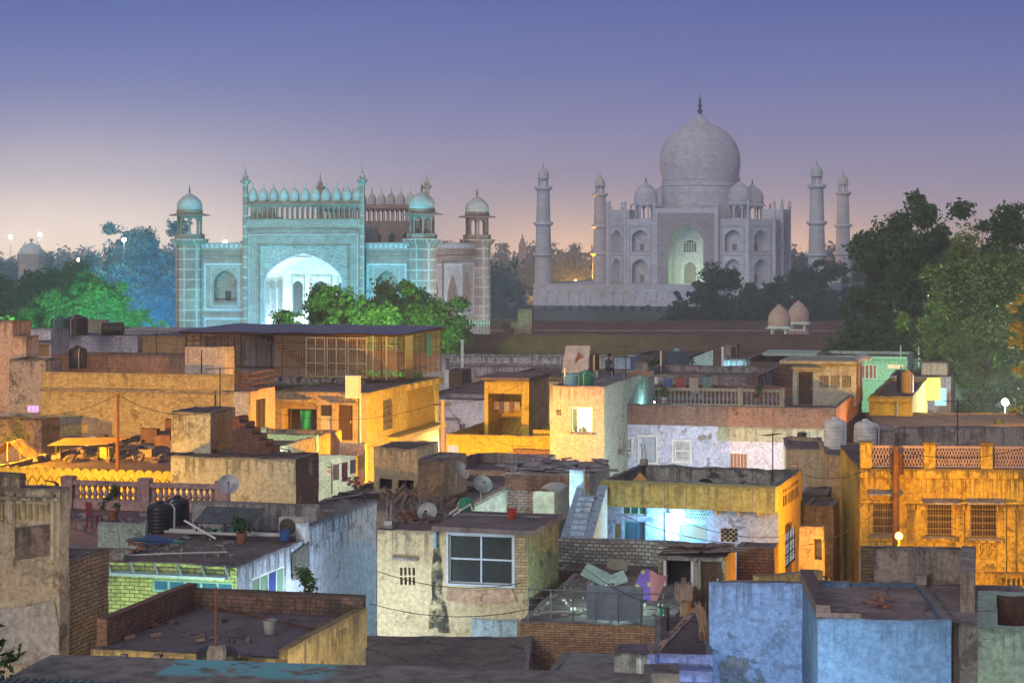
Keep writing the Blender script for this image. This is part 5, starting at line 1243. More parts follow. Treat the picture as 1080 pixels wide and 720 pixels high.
b.window('front', ops['vent'], SB, simple('green_mesh', (.07, .12, .10), .8), 3, 1, .05); b.window('front', ops['left'], SB, simple('ochre_panel', (.4, .33, .12), .8), 1, 1, .05)
w_ = b.window('front', ops['win'], simple('blue_frame', (.2, .4, .5), .6), emit('shop_shelf', (.75, .95, .9), .35), 1, 1, .05)
rng = random.Random(2); cs = [(.5, .6, .1), (.1, .3, .5), (.6, .6, .6), (.15, .12, .4), (.1, .4, .35), (.5, .2, .3)]
m = MB(); o = ops['win']; m.mi = 0; x = o[0]+.08
for lv in range(2):
    x = o[0]+.08
    while x < o[1]-.2:
        q = .05+.09*rng.random(); m.mi = rng.randrange(6); m.box(x, x+q, .12, .2, o[2]+.04+lv*(o[3]-o[2])*.5, o[2]+.04+lv*(o[3]-o[2])*.5+(o[3]-o[2])*(.25+.2*rng.random())); x += q+.01
m.build('shelf_goods', [simple('goods', c_, .6, 0, .2) for c_ in cs], w_)
m = b.fbox(); o = ops['jali']; n = 9
for i in range(n):
    for j in range(4):
        xx = o[0]+(o[1]-o[0])*(i+(.25 if j % 2 else .75))/n; zz = o[2]+(o[3]-o[2])*(j+.5)/4; m.box(xx-.03, xx+.03, -.1, -.02, zz-.08, zz+.08)
for j in range(5): zz = o[2]+(o[3]-o[2])*j/4; m.box(o[0], o[1], -.1, -.015, zz-.025, zz+.025)
jl = b.part(m, 'jali_vent', SB); m = b.fbox(); m.quad((o[0], -.2, o[2]), (o[1], -.2, o[2]), (o[1], -.2, o[3]), (o[0], -.2, o[3])); m.build('jali_back', simple('green_mesh', (.07, .12, .10), .8), jl)
o = ops['small']; m = b.fbox()
for i in range(6):
    for j in range(6):
        if (i+j) % 2: m.box(o[0]+(o[1]-o[0])*i/6, o[0]+(o[1]-o[0])*(i+1)/6, -.12, -.04, o[2]+(o[3]-o[2])*j/6, o[2]+(o[3]-o[2])*(j+1)/6)
b.part(m, 'pierced_vent', CONC); b.window('right', orr, WOODD, emit('cool_window', (.8, .9, 1), .35), 2, 3, .05, bars=7)
m = b.fbox(); m.uvz = b.h
m.box(-.02, b.w+.01, .004, .75, zf, b.h-.02)
b.part(m, 'fascia', FAS); m = b.fbox()
for i in range(9): q = b.w*i/8; m.box(q-.012, q+.012, .751, .76, zf, b.h-.03)
for q in (.64, .77, .88): m.add([(b.w*q, .01, zf-.02), (b.w*q+.12, .01, zf-.02), (b.w*q+.06, .55, zf-.02), (b.w*q+.06, .01, zf-.3)], [(0,1,2), (0,3,1), (1,3,2), (0,2,3)])
b.part(m, 'fascia_joints', CONC)
m = b.fbox('right'); 
for i in range(11): m.box(b.d*(.2+.06*i), b.d*(.2+.06*i)+.09, .004, .02, b.h-.95, b.h-.55); m.box(b.d*(.2+.06*i), b.d*(.2+.06*i)+.07, .004, .02, b.h-.42, b.h-.3)
m.tube([(b.d*.93, .06, 0), (b.d*.93, .06, b.h-1.2)], .05); b.part(m, 'pierced_slots', DARK)
m = b.fbox(); m.box(b.f(706, 540)[0]-.12, b.f(706, 540)[0]+.12, .01, .14, zf-1.5, zf-.25); b.part(m, 'meter_box', simple('meter', (.45, .5, .5), .5, .2))
k_ = MB(); k_.quad((-.38, 0, 0), (0, .02, -.42), (.38, 0, 0), (0, .02, .42)); k_.tube([(-.38, 0, 0), (0, .05, .02), (.38, 0, 0)], .008); 
p_ = HC.t(687, 507, HC.h-.6); tag(k_.build('kite', simple('kite_paper', (.60, .32, .10), .8), loc=HC.w2(p_[0], 3.0, HC.h-.45), rz=-PHI), 'orange diamond kite leaning on the parapet of the cyan lit house roof', 'kite')
t_ = thing('tyre', 'old black tyre lying against the parapet on the cyan lit house roof', 'tyre', HC.w2(HC.t(757, 509, HC.h-.7)[0], 3.4, HC.h-.62), -PHI)
m = MB(); m.T = Matrix.Rotation(R(65), 4, 'X'); m.lathe([(.22, -.09), (.36, -.1), (.40, 0), (.36, .1), (.22, .09), (.2, 0), (.22, -.09)], n=20, cap=False); m.build('rubber', simple('rubber', (.02, .02, .02), .8), t_, smooth=True)
# --- stone wall, outhouse, balcony
STONE = stone_blocks('rough_stone', (.58, .58, .52), .23, .125, (.16, .16, .14), .6, mixn=.5, rough=.9, msize=.2)
b = B('stone_wall', 'rough pale stone wall lit cyan below the cyan lit house', 588, 772, 567, 71.5, .45, phi=R(16), cat='wall'); b.shell(STONE, par=.03, jit=.05, top=STONE, step=.45)
b = B('brown_wall', 'lower brown brick wall under the rough pale stone wall', 588, 702, 600, 69.5, 1.6, phi=R(14), cat='wall'); b.shell(wall((.24, .17, .11), 'brick', .5, .5, .5, bw=.3, bh=.1), par=.03, jit=.03, roof=ROOFB)
b = B('outhouse', 'crumbling outhouse with two dark doorways and a roof of loose planks', 694, 764, 585, 66.5, (776,), cat='outhouse')
oa = b.rect('front', (703, 591), (729, 634)); ob = b.rect('front', (739, 592), (761, 642)); oa = (oa[0], oa[1], 8.1, oa[3], .3); ob = (ob[0], ob[1], 8.1, ob[3], .3)
b.shell(wall((.44, .43, .38), 'plaster', .5, .6, .6, peel=.5, peelcol=(.26, .2, .15)), wall((.56, .38, .13), 'plaster', .3, .2, .3), par=0, fo=(oa, ob), jit=.03, roof=ROOFB)
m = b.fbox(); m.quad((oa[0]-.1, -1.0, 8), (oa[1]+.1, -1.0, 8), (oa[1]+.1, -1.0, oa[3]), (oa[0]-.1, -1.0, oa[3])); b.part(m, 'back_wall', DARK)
b.door('front', ob, simple('brown_door', (.10, .065, .04), .8, 0, .5)); m = b.fbox(); m.box(oa[0]-.09, oa[0], .005, .07, 8.1, oa[3]); m.box(oa[1], oa[1]+.09, .005, .07, 8.1, oa[3]); b.part(m, 'door_surround', WHITE)
rng = random.Random(4)
t_ = thing('plank_pile', 'loose weathered planks and tin laid over the outhouse roof', 'planks', b.w2(0, 0, b.h), -PHI)
for i in range(15):
    m = MB(); x = -.3+rng.random()*(b.w-.3); a = rng.random()*.9-.2; l = .7+rng.random()*1.2; z = .05+.06*(i % 4)
    m.bar((x, .1+rng.random()*1.2, z), (x+l*math.cos(a), .3+rng.random()*1.0, z+.06), .22+.2*rng.random(), .035); m.build('plank', simple('plank_grey', (.22, .18, .16), .9, 0, .6), t_)
b = B('brick_wall', 'short brown brick wall glowing orange between outhouse and cyan lit house', 777, 817, 575, 70, 1.2, cat='wall'); b.shell(wall((.30, .17, .09), 'brick', .4, .3, .3, bw=.32, bh=.11, mortar=(.08, .06, .05)), par=.05)
CLAD = wall((.50, .33, .21), 'brick', .3, .15, .2, bw=.30, bh=.07, col2=(.34, .19, .11), mortar=(.14, .09, .06))
b = B('balcony_house', 'house front clad in thin brown bricks with a steel railed balcony', 548, 703, 654, 60, 9, phi=R(12))
b.shell(CLAD, par=.06, roof=roofmat((.20, .19, .16), .5)); HBA = b
t_ = thing('balcony_railing', 'steel tube railing along the balcony of the brick clad house', 'railing', b.w2(0, 0, b.h), -b.phi)
m = MB(); x0 = b.f(556, 640)[0]
for i in range(7): q = x0+(b.w-.1-x0)*i/6; m.tube([(q, .15, 0), (q, .15, .88)], .02, 8); m.build('post', simple('dull_steel', (.16, .17, .18), .45, .7), t_); m = MB()
m = MB()
for z, r_ in ((.9, .024), (.66, .011), (.45, .011), (.24, .011)): m.tube([(x0, .15, z), (b.w-.1, .15, z)], r_, 8)
m.tube([(x0, .15, .9), (x0, 1.6, .9)], .02); m.build('bars', simple('dull_steel', (.16, .17, .18), .45, .7), t_)
m = MB(); x0 = b.t(617, 655, b.h)[0]; x1 = b.t(679, 655, b.h)[0]; m.grid(cuts(x0, x1, (), .15), [0, 1], lambda u, v: (u, .45+.12*v+.015*math.sin(u*40), b.h+.02+1.0*v)); m.grid(cuts(x0, x1, (), .15), [0, 1], lambda u, v: (u, .47+.12*v+.015*math.sin(u*40), b.h+.02+1.0*v))
tag(m.build('tin_sheet', simple('grey_blue_tin', (.13, .17, .22), .5, .4, .5), loc=b.T.location, rz=-b.phi), 'grey blue tin sheet leaning behind the balcony railing', 'sheet')
p_ = P(682, 618, 63.5); m = MB(); m.grid([i*.1 for i in range(11)], [i*.12 for i in range(9)], lambda u, v: (u*.85-.55+.42*v, .05*math.sin(u*7)+.5*v, v*.85-.4-.12*u+.06*math.sin(u*6)))
tb = NT('quilt'); vec, uv = tb.coords(); vo = tb.n('ShaderNodeTexVoronoi'); vo.inputs['Scale'].default_value = 3.2; tb.l(vec, vo.inputs['Vector']); sxx = tb.n('ShaderNodeSeparateXYZ'); tb.l(uv, sxx.inputs[0])
tb.fin(tb.mix(tb.step(sxx.outputs[0], .10, .16), tb.mix(tb.step(vo.outputs['Distance'], .2, .3), (.26, .22, .05), (.10, .05, .20)), (.28, .10, .11)), .9)
tag(m.build('quilt', tb.m, loc=p_), 'purple yellow and red quilt hung out behind the balcony', 'quilt')
t_ = thing('scrap_heap', 'heap of broken grey sheets above the balcony quilt', 'scrap', P(640, 612, 66))
for q, (x, z, w_, h_, a, c_) in enumerate(((-.35, .2, .9, .55, .5, (.30, .36, .36)), (.25, .0, .8, .5, -.4, (.36, .42, .42)), (.35, .5, .7, .45, .2, (.20, .16, .13)), (.1, -.35, .5, .5, .9, (.25, .3, .3)))):
    m = MB(); m.T = Matrix.Translation((x, .1*q, z)) @ Matrix.Rotation(a, 4, 'Y') @ Matrix.Rotation(.6, 4, 'X'); m.box(-w_/2, w_/2, -.03, .03, -h_/2, h_/2); m.build('sheet', simple('scrap', c_, .8, 0, .5), t_, jit=.06)
m = MB(); m.box(-1.2, 1.4, 0, .9, -9.2, -.6); m.build('heap_base', wall((.16, .12, .09), 'plaster', .5, .5, .5), t_, jit=.1)
t_ = thing('brick_chimney', 'square pale block on a thin orange post beside the railing end', 'post', P(721, 665, 57.5)); m = MB(); m.box(-.1, .1, -.1, .1, -9.2, .9); m.build('post', wall((.5, .36, .2), 'plaster', .3, .2, .2), t_); m = MB(); m.box(-.23, .23, -.23, .23, .9, 1.35); m.box(-.06, .06, -.06, .06, 1.35, 1.5); m.build('block', BG, t_)
# --- beige houses and the alley on the right
BE2 = wall((.50, .40, .26), 'plaster', .25, .12, .3)
bh('tan_house', 'plain tan house, farther one left of the ornate yellow facade', 829, 872, 473, 93, 6, BE2, par=.2, phi=R(6), roof=ROOFM)
b = B('tan_house', 'tan house with a small barred window beside the ornate yellow facade', 871, 916, 479, 89, 6, phi=R(6)); o = b.rect('front', (893, 503), (908, 526)); b.shell(wall((.52, .38, .22), 'plaster', .25, .12, .3), par=.15, fo=(o,)); b.window('front', o, CONC, DARK, 1, 1, .05, bars=7, hood=.5)
m = b.fbox(); m.box(0, b.w, .01, .5, 4.4, 4.6); b.part(m, 'ledge', BE2); HT2 = b
b = bh('brick_shaft', 'brown brick shaft with a rounded top in the orange alley', 848, 879, 532, 82, 2.5, wall((.30, .23, .15), 'brick', .5, .5, .4), par=.1, jit=.06, cat='chimney')
bh('rough_stub', 'dark round stub of old masonry behind the brown brick shaft', 845, 872, 519, 86, 2.2, wall((.16, .13, .10), 'plaster', .5, .6, .5), par=.05, jit=.15, cat='wall')
b = B('ruined_wall', 'ruined plaster wall with a square hole beside the orange alley', 843, 868, 554, 77, .5, cat='wall'); o = (b.w*.62, b.w*.95, b.f(860, 590)[1], b.f(860, 568)[1], .4); b.shell(wall((.44, .34, .24), 'plaster', .5, .5, .5), par=.02, fo=(o,), jit=.04)
b = B('alley_parapet', 'orange lit parapet sloping down into the alley behind the big blue wall', 800, 868, 607, 66, .3, phi=R(-28), cat='wall'); b.shell(wall((.58, .42, .16), 'plaster', .3, .2, .4), par=.03, jit=.02)
#b = B('alley_parapet', 'second orange lit parapet in the alley below the brown brick shaft', 868, 896, 588, 75, .3, phi=R(-30), cat='wall'); b.shell(wall((.56, .42, .18), 'plaster', .3, .2, .4), par=.03, jit=.02)
# --- the ornate yellow house
HV = wall((.62, .42, .07), 'plaster', .6, .5, .8)
b = B('ornate_house', 'ornate yellow house front with carved pilasters and three grilled windows', 908, 1135, 493, 80, 9, phi=R(4))
wins = [b.rect('front', (920, 521), (945, 563)), b.rect('front', (977, 530), (1005, 564)), b.rect('front', (1023, 530), (1052, 566))]
b.shell(HV, par=.0, fo=wins, roof=ROOFB)
for o in wins:
    b.window('front', o, simple('ochre_frame', (.4, .28, .1), .7), simple('brown_shutters', (.16, .10, .05), .6), 2, 5, .05, bars=10, hood=.75, sill=.25)
m = b.fbox(); m.mi = 0
m.box(-.1, b.w, .004, .3, b.h-.35, b.h); m.box(-.05, b.w, .004, .16, b.h-1.25, b.h-.35); m.box(-.08, b.w, .004, .26, b.h-1.35, b.h-1.25)
n = int(b.w/.17)
for i in range(n): m.box(.17*i, .17*i+.11, .161, .2, b.h-1.2, b.h-.4)
b.part(m, 'cornice', HV)
for px in (911, 931, 961, 970, 1012, 1056, 1066, 1078): 
    if px == 931: continue
    q = b.f(px, 540)[0]; m = b.fbox(); m.box(q-.16, q+.16, .004, .13, 0, b.h-1.36); m.box(q-.2, q+.2, .004, .18, b.h-1.6, b.h-1.37)
    for k in range(34): z = b.h-1.9-k*.24; m.lathe([(.085, -.02), (.085, .02)], (q, .13, z), 8) if z > 2 else None
    b.part(m, 'pilaster', HV)
for o in wins:
    m = b.fbox(); z0, z1 = o[3]+.45, b.h-1.4; n = 8
    for i in range(n+1): q = o[0]-.12+(o[1]-o[0]+.24)*i/n; m.box(q-.02, q+.02, .03, .07, z0, z1)
    for i in range(5): z = z0+(z1-z0)*i/4; m.box(o[0]-.12, o[1]+.12, .025, .065, z-.02, z+.02)
    b.part(m, 'screen_panel', simple('ochre_lattice', (.17, .11, .05), .8)); 
    m = b.fbox(); m.box(o[0]-.2, o[1]+.2, .004, .24, o[2]-.2, o[2]-.02); m.box(o[0]-.1, o[1]+.1, .004, .05, o[2]-1.25, o[2]-.3); b.part(m, 'sill_panel', HV)
HVL = b
t_ = thing('balustrade', 'cast lattice balustrade with square posts on the ornate yellow house', 'balustrade', b.w2(0, 0, b.h), -b.phi)
m = MB(); ps = [b.f(px, 485)[0] for px in (913, 980, 1040, 1100)]
for q in ps: m = MB(); m.box(q-.22, q+.22, -.2, .2, 0, .95); m.box(q-.26, q+.26, -.24, .24, .95, 1.03); m.build('post', HV, t_)
m = MB()
for a, c_ in zip(ps, ps[1:]):
    x0, x1 = a+.22, c_-.22; m.box(x0, x1, -.05, .05, .02, .1); m.box(x0, x1, -.05, .05, .78, .88); n = 16; L = (x1-x0)/n
    for i in range(n):
        c = x0+L*(i+.5)
        for s_ in (-1, 1): m.tube([(c, 0, .1), (c+s_*L*.42, 0, .28), (c, 0, .44), (c+s_*L*.42, 0, .6), (c, 0, .78)], .022, 5)
m.build('lattice', simple('rose_iron', (.42, .30, .27), .7), t_)
t_ = thing('balcony', 'low orange lit balcony with triangular cut panels on the ornate yellow house', 'balcony', b.w2(b.f(1034, 600)[0], -1.2, 0), -b.phi)
zt_ = b.f(1050, 598)[1]-.0; m = MB(); m.box(0, 3.2, 0, 1.18, zt_-1.3, zt_-1.1); m.box(0, 3.2, -.02, .1, zt_-.1, zt_); m.box(0, 3.2, -.02, .1, zt_-.62, zt_-.52)
for i in range(17): m.box(.19*i, .19*i+.07, 0, .08, zt_-.52, zt_-.1)
for i in range(7): x = .05+.47*i; m.add([(x, 0, zt_-1.1), (x+.42, 0, zt_-1.1), (x+.3, 0, zt_-.62), (x+.12, 0, zt_-.62)], [(0, 1, 2, 3)])
m.build('parapet', HV, t_); m = MB(); m.box(.2, .3, 0, 1.1, 0, zt_-1.3); m.box(2.9, 3.0, 0, 1.1, 0, zt_-1.3); m.build('brackets', HV, t_)
t_ = thing('jali_panel', 'pierced plaster panel with round motifs beside the rightmost window', 'panel', b.w2(b.f(1032, 585)[0], -.12, 0), -b.phi); m = MB(); z0 = b.f(1040, 597)[1]+.35; x1 = .72
for i in range(2):
    for j in range(2): m.T = Matrix.Translation((.18+.36*i, 0, z0+.2+.36*j)) @ Matrix.Rotation(R(90), 4, 'X'); m.lathe([(.11, -.03), (.15, -.03), (.15, .03), (.11, .03), (.11, -.03)], n=14, cap=False)
m.T = None; m.box(0, x1, -.03, .03, z0-.04, z0); m.box(0, x1, -.03, .03, z0+.74, z0+.8); m.box(0, .03, -.03, .03, z0, z0+.74); m.box(x1-.03, x1, -.03, .03, z0, z0+.74); m.box(.345, .375, -.03, .03, z0, z0+.74); m.build('lattice', HV, t_)
# ================================================================== foreground
CB = wall((.54, .46, .29), 'plaster', .5, .35, .6, peel=.03, peelcol=(.34, .24, .16))
b = B('window_house', 'tan house with a big four paned blue framed window and a mould streak', 398, 557, 557, 65, (589,))
ow = b.rect('front', (473, 564), (541, 616)); ow = (*ow, .3); vts = []
for i in range(4):
    for j in range(2): vts.append((*b.rect('front', (422+i*4.4, 598+j*10), (424.6+i*4.4, 606.5+j*10)), .25))
b.shell(CB, wall((.36, .33, .16), 'painted', .5, .5, .5, bw=.3, bh=.1), par=.05, fo=[ow]+vts, jit=.02, roof=roofmat((.18, .135, .13), .6)); HW = b
m = b.fbox(); m.quad((ow[0]-.5, -2.6, ow[2]-.5), (ow[1]+.3, -2.6, ow[2]-.5), (ow[1]+.3, -2.6, ow[3]+.3), (ow[0]-.5, -2.6, ow[3]+.3)); b.part(m, 'room_wall', simple('grey_room', (.30, .31, .30), .9))
gm = NT('clear_glass'); vec, uv = gm.coords(); gm.fin((.02, .03, .04), .35, 0, .6); tb2 = gm.n('ShaderNodeBsdfTransparent'); tb2.inputs[0].default_value = (.8, .88, .95, 1); mx2 = gm.n('ShaderNodeMixShader'); fr = gm.n('ShaderNodeFresnel'); fr.inputs[0].default_value = 1.7
gm.l(gm.math('ADD', fr.outputs[0], .42), mx2.inputs[0]); gm.l(tb2.outputs[0], mx2.inputs[1]); gm.l(gm.b.outputs[0], mx2.inputs[2]); gm.l(mx2.outputs[0], gm.out.inputs[0])
w_ = b.window('front', ow, simple('blue_window_frame', (.45, .52, .62), .5), gm.m, 2, 2, .055, n=-.12)
m = b.fbox(); border(m, ow[0]-.06, ow[1]+.06, ow[2]-.06, ow[3]+.06, .06, .004, .05); m.build('surround', simple('blue_window_frame', (.45, .52, .62), .5), w_)
g = simple('moulded', (.04, .045, .04), 1)
slab(b, 'roof_slab', roofmat((.19, .145, .14), .5), b.f(458, 560)[0], b.w+.3, -.35, 3.6, b.h+.01, b.h+.17, jit=.03)
m = b.fbox(); m.uvz = b.h; m.box(b.f(543, 600)[0], b.w-.004, .008, .05, b.f(550, 625)[1], b.h-.02); b.part(m, 'brick_strip', wall((.40, .30, .18), 'brick', .4, .4, .4, bw=.28, bh=.095), jit=.01)
m = b.fbox(); m.box(*[b.f(x, 588)[0] for x in (414, 441)], .004, .12, b.f(425, 590)[1], b.f(425, 587)[1]); b.part(m, 'lintel', CONC)
def stainmat(col, nm):
    t = NT(nm); vec, uv = t.coords(); t.fin(t.mix(t.step(t.noise(vec, 3, 8, .7), .3, .7), sc(col, .5), sc(col, 1.4)), .95)
    tb_ = t.n('ShaderNodeBsdfTransparent'); mx_ = t.n('ShaderNodeMixShader'); t.l(t.step(t.noise(vec, 1.9, 9, .72), .40, .60), mx_.inputs[0]); t.l(tb_.outputs[0], mx_.inputs[1]); t.l(t.b.outputs[0], mx_.inputs[2]); t.l(mx_.outputs[0], t.out.inputs[0]); return t.m
STAIN = stainmat((.05, .055, .045), 'black_mould'); STAINB = stainmat((.16, .20, .24), 'damp_stain')
patch(b, 'front', [(458, 575), (463, 573), (467, 600), (466, 622), (471, 640), (474, 667), (453, 667), (452, 648), (456, 630), (455, 606)], 'mould_streak', STAIN)
patch(b, 'front', [(498, 651), (520, 653), (546, 652), (546, 674), (497, 671)], 'blue_patch', wall((.38, .50, .55), 'plaster', .5, .7, .5))
m = b.fbox(); x = b.f(460, 570)[0]; m.tube([(x, .08, b.h-.05), (x, .08, b.h-.55)], .05, 8); b.part(m, 'drain_spout', simple('blue_pipe', (.2, .35, .5), .5))
patch(b, 'front', [(472, 620), (505, 622), (540, 620), (545, 634), (520, 637), (492, 636), (470, 632)], 'repair_patch', wall((.50, .34, .24), 'plaster', .3, .2, .2))
# yellow green brick house
YG = wall((.55, .68, .26), 'painted', .2, .2, .3, bw=.30, bh=.115, mortar=(.16, .2, .09))
SBL = wall((.46, .54, .66), 'plaster', .4, .6, .8)
b = B('green_brick_house', 'yellow green brick house with a weathered pale blue side wall', 113, 250, 591, 60, (397,))
oa = b.rect('front', (160, 612), (246, 626)); ob0 = b.r(266, 622); ob1 = b.r(301, 600); orr = (ob0[0], ob1[0], b.h-1.75, b.h-.55)
b.shell(YG, SBL, par=.08, t=.15, fo=(oa,), ro=(orr,), roof=roofmat((.165, .13, .115), .4)); HG = b
b.window('front', oa, simple('teal_window', (.25, .50, .48), .6), simple('blue_pane', (.05, .17, .30), .15, 0, .4), 5, 1, .07)
w_ = b.window('right', orr, WHITE, simple('green_pane', (.16, .30, .22), .2, 0, .3), 4, 1, .07, n=-.08); m = b.fbox('right'); m.box(orr[0]+(orr[1]-orr[0])*.52, orr[0]+(orr[1]-orr[0])*.74, -.055, -.05, orr[2], orr[3]); m.build('blue_curtain', simple('navy_cloth', (.03, .06, .25), .8), w_)
m = b.fbox(); m.box(-.1, b.w-.2, .004, .45, oa[3]+.12, oa[3]+.2); 
for i in range(6): q = b.w*i/5.5; m.bar((q, .01, oa[3]+.45), (q+.3, .4, oa[3]+.2), .05)
b.part(m, 'window_shelf', simple('pale_cyan_board', (.36, .54, .56), .6))
y0 = b.r(325, 560)[0]; slab(b, 'side_parapet', SBL, b.w-.2, b.w+.012, y0, b.d, b.h-.3, b.h+.35, jit=.02); slab(b, 'end_pier', wall((.52, .56, .58), 'plaster', .3, .3, .4), b.w-.28, b.w+.03, y0-.35, y0-.01, b.h-.5, b.h+.5)
patch(b, 'right', [(306, 585), (325, 570), (325, 605), (307, 612)], 'bare_patch', wall((.24, .24, .23), 'brick', .5, .6, .4), .05)
slab(b, 'back_parapet', wall((.38, .36, .35), 'plaster', .5, .5, .6), b.w-4.6, b.w-.21, 7.4, 7.6, b.h-.05, b.h+.85, jit=.02)
m = MB(); z = b.h+.03
for q in (0, 1): m.tube([(b.w-4.6, 5.2+.4*q, z+.1), (b.w-1.5, 5.2+.4*q, z+.1), (b.w-.5, 5.4, z+.1)], .05)
b.part(m, 'roof_pipes', PIPE)
# pink balustraded terrace
b = bh('terrace_roof', 'mauve tiled roof terrace behind a pink balustrade', -70, 192, 570, 65, 9.0, wall((.42, .34, .32), 'plaster', .4, .4, .4), par=.04, roof=roofmat((.19, .125, .13), .35)); HP = b
t_ = thing('balustrade', 'pink masonry balustrade with round balusters on the tiled terrace', 'balustrade', b.w2(0, b.d-.5, b.h), -b.phi)
PKB = wall((.46, .30, .27), 'plaster', .3, .25, .3); m = MB(); xa = 2.0; xa = b.t(66, 530, b.h)[0]; Wb = b.w+.6
pp = [b.t(70, 536, b.h)[0], b.t(154, 538, b.h)[0], b.t(238, 540, b.h)[0]]
for q in pp: m.box(q-.22, q+.22, -.2, .2, 0, 1.15)
for a, c_ in zip(pp, pp[1:]): m.box(a+.22, c_-.22, -.12, .12, 0, .35); m.box(a+.22, c_-.22, -.14, .14, .85, 1.0)
m.build('rail', PKB, t_); m = MB()
for a, c_ in zip(pp, pp[1:]): m = MB(); rot_balusters(m, a+.25, c_-.25, .35, .85, 11, 0, .11); m.build('baluster_row', PKB, t_)
m = MB(); m.box(0, 1.6, 0, .2, 0, 1.0); tag(m.build('low_wall', wall((.38, .46, .38), 'plaster', .5, .6, .4, peel=.5, peelcol=(.4, .2, .14)), loc=b.w2(b.t(65, 588, b.h)[0], .2, b.h-.25), rz=-PHI, jit=.03), 'short flaking pale green wall above the rough brick side wall', 'wall')
# near left house
NL = wall((.47, .40, .29), 'plaster', .6, .6, .8)
b = B('near_house', 'nearest house on the left with yellowed slatted vents and dark stains', -90, 63, 509, 48, .5)
b.shell(NL, par=.05, t=.2, jit=.03); o_ = b
slab(b, 'raised_parapet', NL, 0, b.f(20, 505)[0], .004, .35, b.h-.05, b.h+.28, jit=.03)
m = b.fbox(); n = 6
for (xa, xb) in ((-20, 5), (17, 55)):
    x0, x1 = b.f(xa, 540)[0], b.f(xb, 540)[0]
    for i in range(n): q = x0+(x1-x0)*(i+.2)/n; m.box(q, q+(x1-x0)/n*.55, .01, .05, b.f(xa, 572)[1]+.55, b.f(xa, 531)[1])
    b.part(m, 'vent_slats', wall((.48, .40, .2), 'plaster', .4, .5, .5)); m = b.fbox()
patch(b, 'front', [(17, 556), (55, 552), (55, 585), (17, 590)], 'stain_panel', wall((.24, .19, .16), 'plaster', .7, .7, .8)); patch(b, 'front', [(-20, 642), (25, 640), (58, 632), (63, 660), (63, 700), (-20, 700)], 'grey_patch', wall((.38, .36, .33), 'plaster', .6, .5, .3), .05)
m = b.fbox(); m.box(b.f(15, 560)[0], b.f(17, 560)[0], .004, .09, b.f(15, 598)[1], b.f(15, 520)[1]); m.box(b.f(55, 560)[0], b.f(58, 560)[0], .004, .09, b.f(55, 590)[1], b.f(55, 520)[1]); m.box(0, b.w, .004, .1, b.f(40, 526)[1]-.03, b.f(40, 526)[1]+.05); b.part(m, 'ribs', NL)
b = B('brick_return', 'rough old brick side wall going back from the nearest house', 0, 64, 591, 48.6, (115,)); b.shell(wall((.34, .23, .15), 'brick', .5, .4, .3, bw=.26, bh=.10, mortar=(.14, .11, .09)), wall((.48, .34, .2), 'brick', .5, .5, .4, bw=.26, bh=.10, mortar=(.12, .10, .08)), par=.04, jit=.05, step=.4, roof=ROOFB)  # right face in lighter brick: warm lamp light put into its colour
# roof with low parapets
OC = wall((.54, .40, .16), 'plaster', .5, .5, .6)
b = B('parapet_house', 'ochre house with a bare flat roof ringed by low brick parapets', 96, 303, 683, 46, (386,)); b.shell(OC, par=.02, t=.2, jit=.02, roof=roofmat((.165, .135, .14), .35, True, (.08, .065, .07))); BK = wall((.30, .16, .105), 'brick', .4, .4, .3, bw=.26, bh=.10, mortar=(.14, .10, .08))
slab(b, 'brick_parapet', BK, .0, .25, .3, b.d, b.h-.02, b.h+.62, jit=.02); slab(b, 'brick_parapet', wall((.26, .16, .12), 'brick', .5, .6, .6, bw=.26, bh=.10, mortar=(.11, .09, .08)), .25, b.w-.01, b.d-.25, b.d+.01, b.h-.02, b.h+.5, jit=.02); slab(b, 'ochre_parapet', OC, b.w-.2, b.w+.012, .0, b.d+.02, b.h-.8, b.h+.2, jit=.02)
m = b.fbox()
for px in (132, 168, 250): q = b.f(px, 690)[0]; m.box(q-.08, q+.08, .0, .16, b.f(px, 692)[1], b.f(px, 689)[1])
b.part(m, 'rain_spouts', CONC); HPR = b
t_ = thing('mast', 'rusty pipe mast set in a concrete block at the roof front edge', 'mast', P(228, 700, 43.6)); m = MB(); m.tube([(0, 0, .3), (0, 0, 1.65)], .03, 8); m.build('pole', RUST, t_); m = MB(); m.lathe([(.26, -.6), (.25, .3), (.2, .42)], n=4, a0=.78); m.build('block', CONC, t_, jit=.03)
m = MB(); m.lathe([(.46, 0), (.46, .9), (.4, 1.0), (.1, 1.05)], n=20); o = m.build('water_drum', simple('black_plastic', (.02, .02, .022), .5), loc=P(229, 732, 44.6)); tag(o, 'black drum half hidden behind the concrete block of the mast', 'drum')
bh('low_roof_house', 'cracked low brown flat roof in front of the tan house with the big window', 290, 546, 790, 46.2, 13.6, wall((.3, .22, .2), 'plaster', .5, .4, .4), par=.03, roof=roofmat((.165, .13, .115), .7), phi=R(2))
b = B('ledge_house', 'broad concrete roof ledge with worn turquoise paint across the bottom left', -90, 655, 767, 30, 5.4, phi=R(8.5))
LG = NT('worn_ledge'); vec, uv = LG.coords(); a_ = LG.noise(vec, .35, 8, .6); sx_ = LG.n('ShaderNodeSeparateXYZ'); LG.l(uv, sx_.inputs[0])
c_ = LG.mix(LG.step(LG.noise(vec, 2.2, 8, .7), .35, .65), (.13, .115, .10), (.27, .24, .20)); band = LG.math('MULTIPLY', LG.step(sx_.outputs[0], 2.2, 2.4), LG.math('SUBTRACT', 1.0, LG.step(sx_.outputs[0], 4.9, 5.4)))
band = LG.math('MULTIPLY', band, LG.step(sx_.outputs[1], 3.9, 4.3))
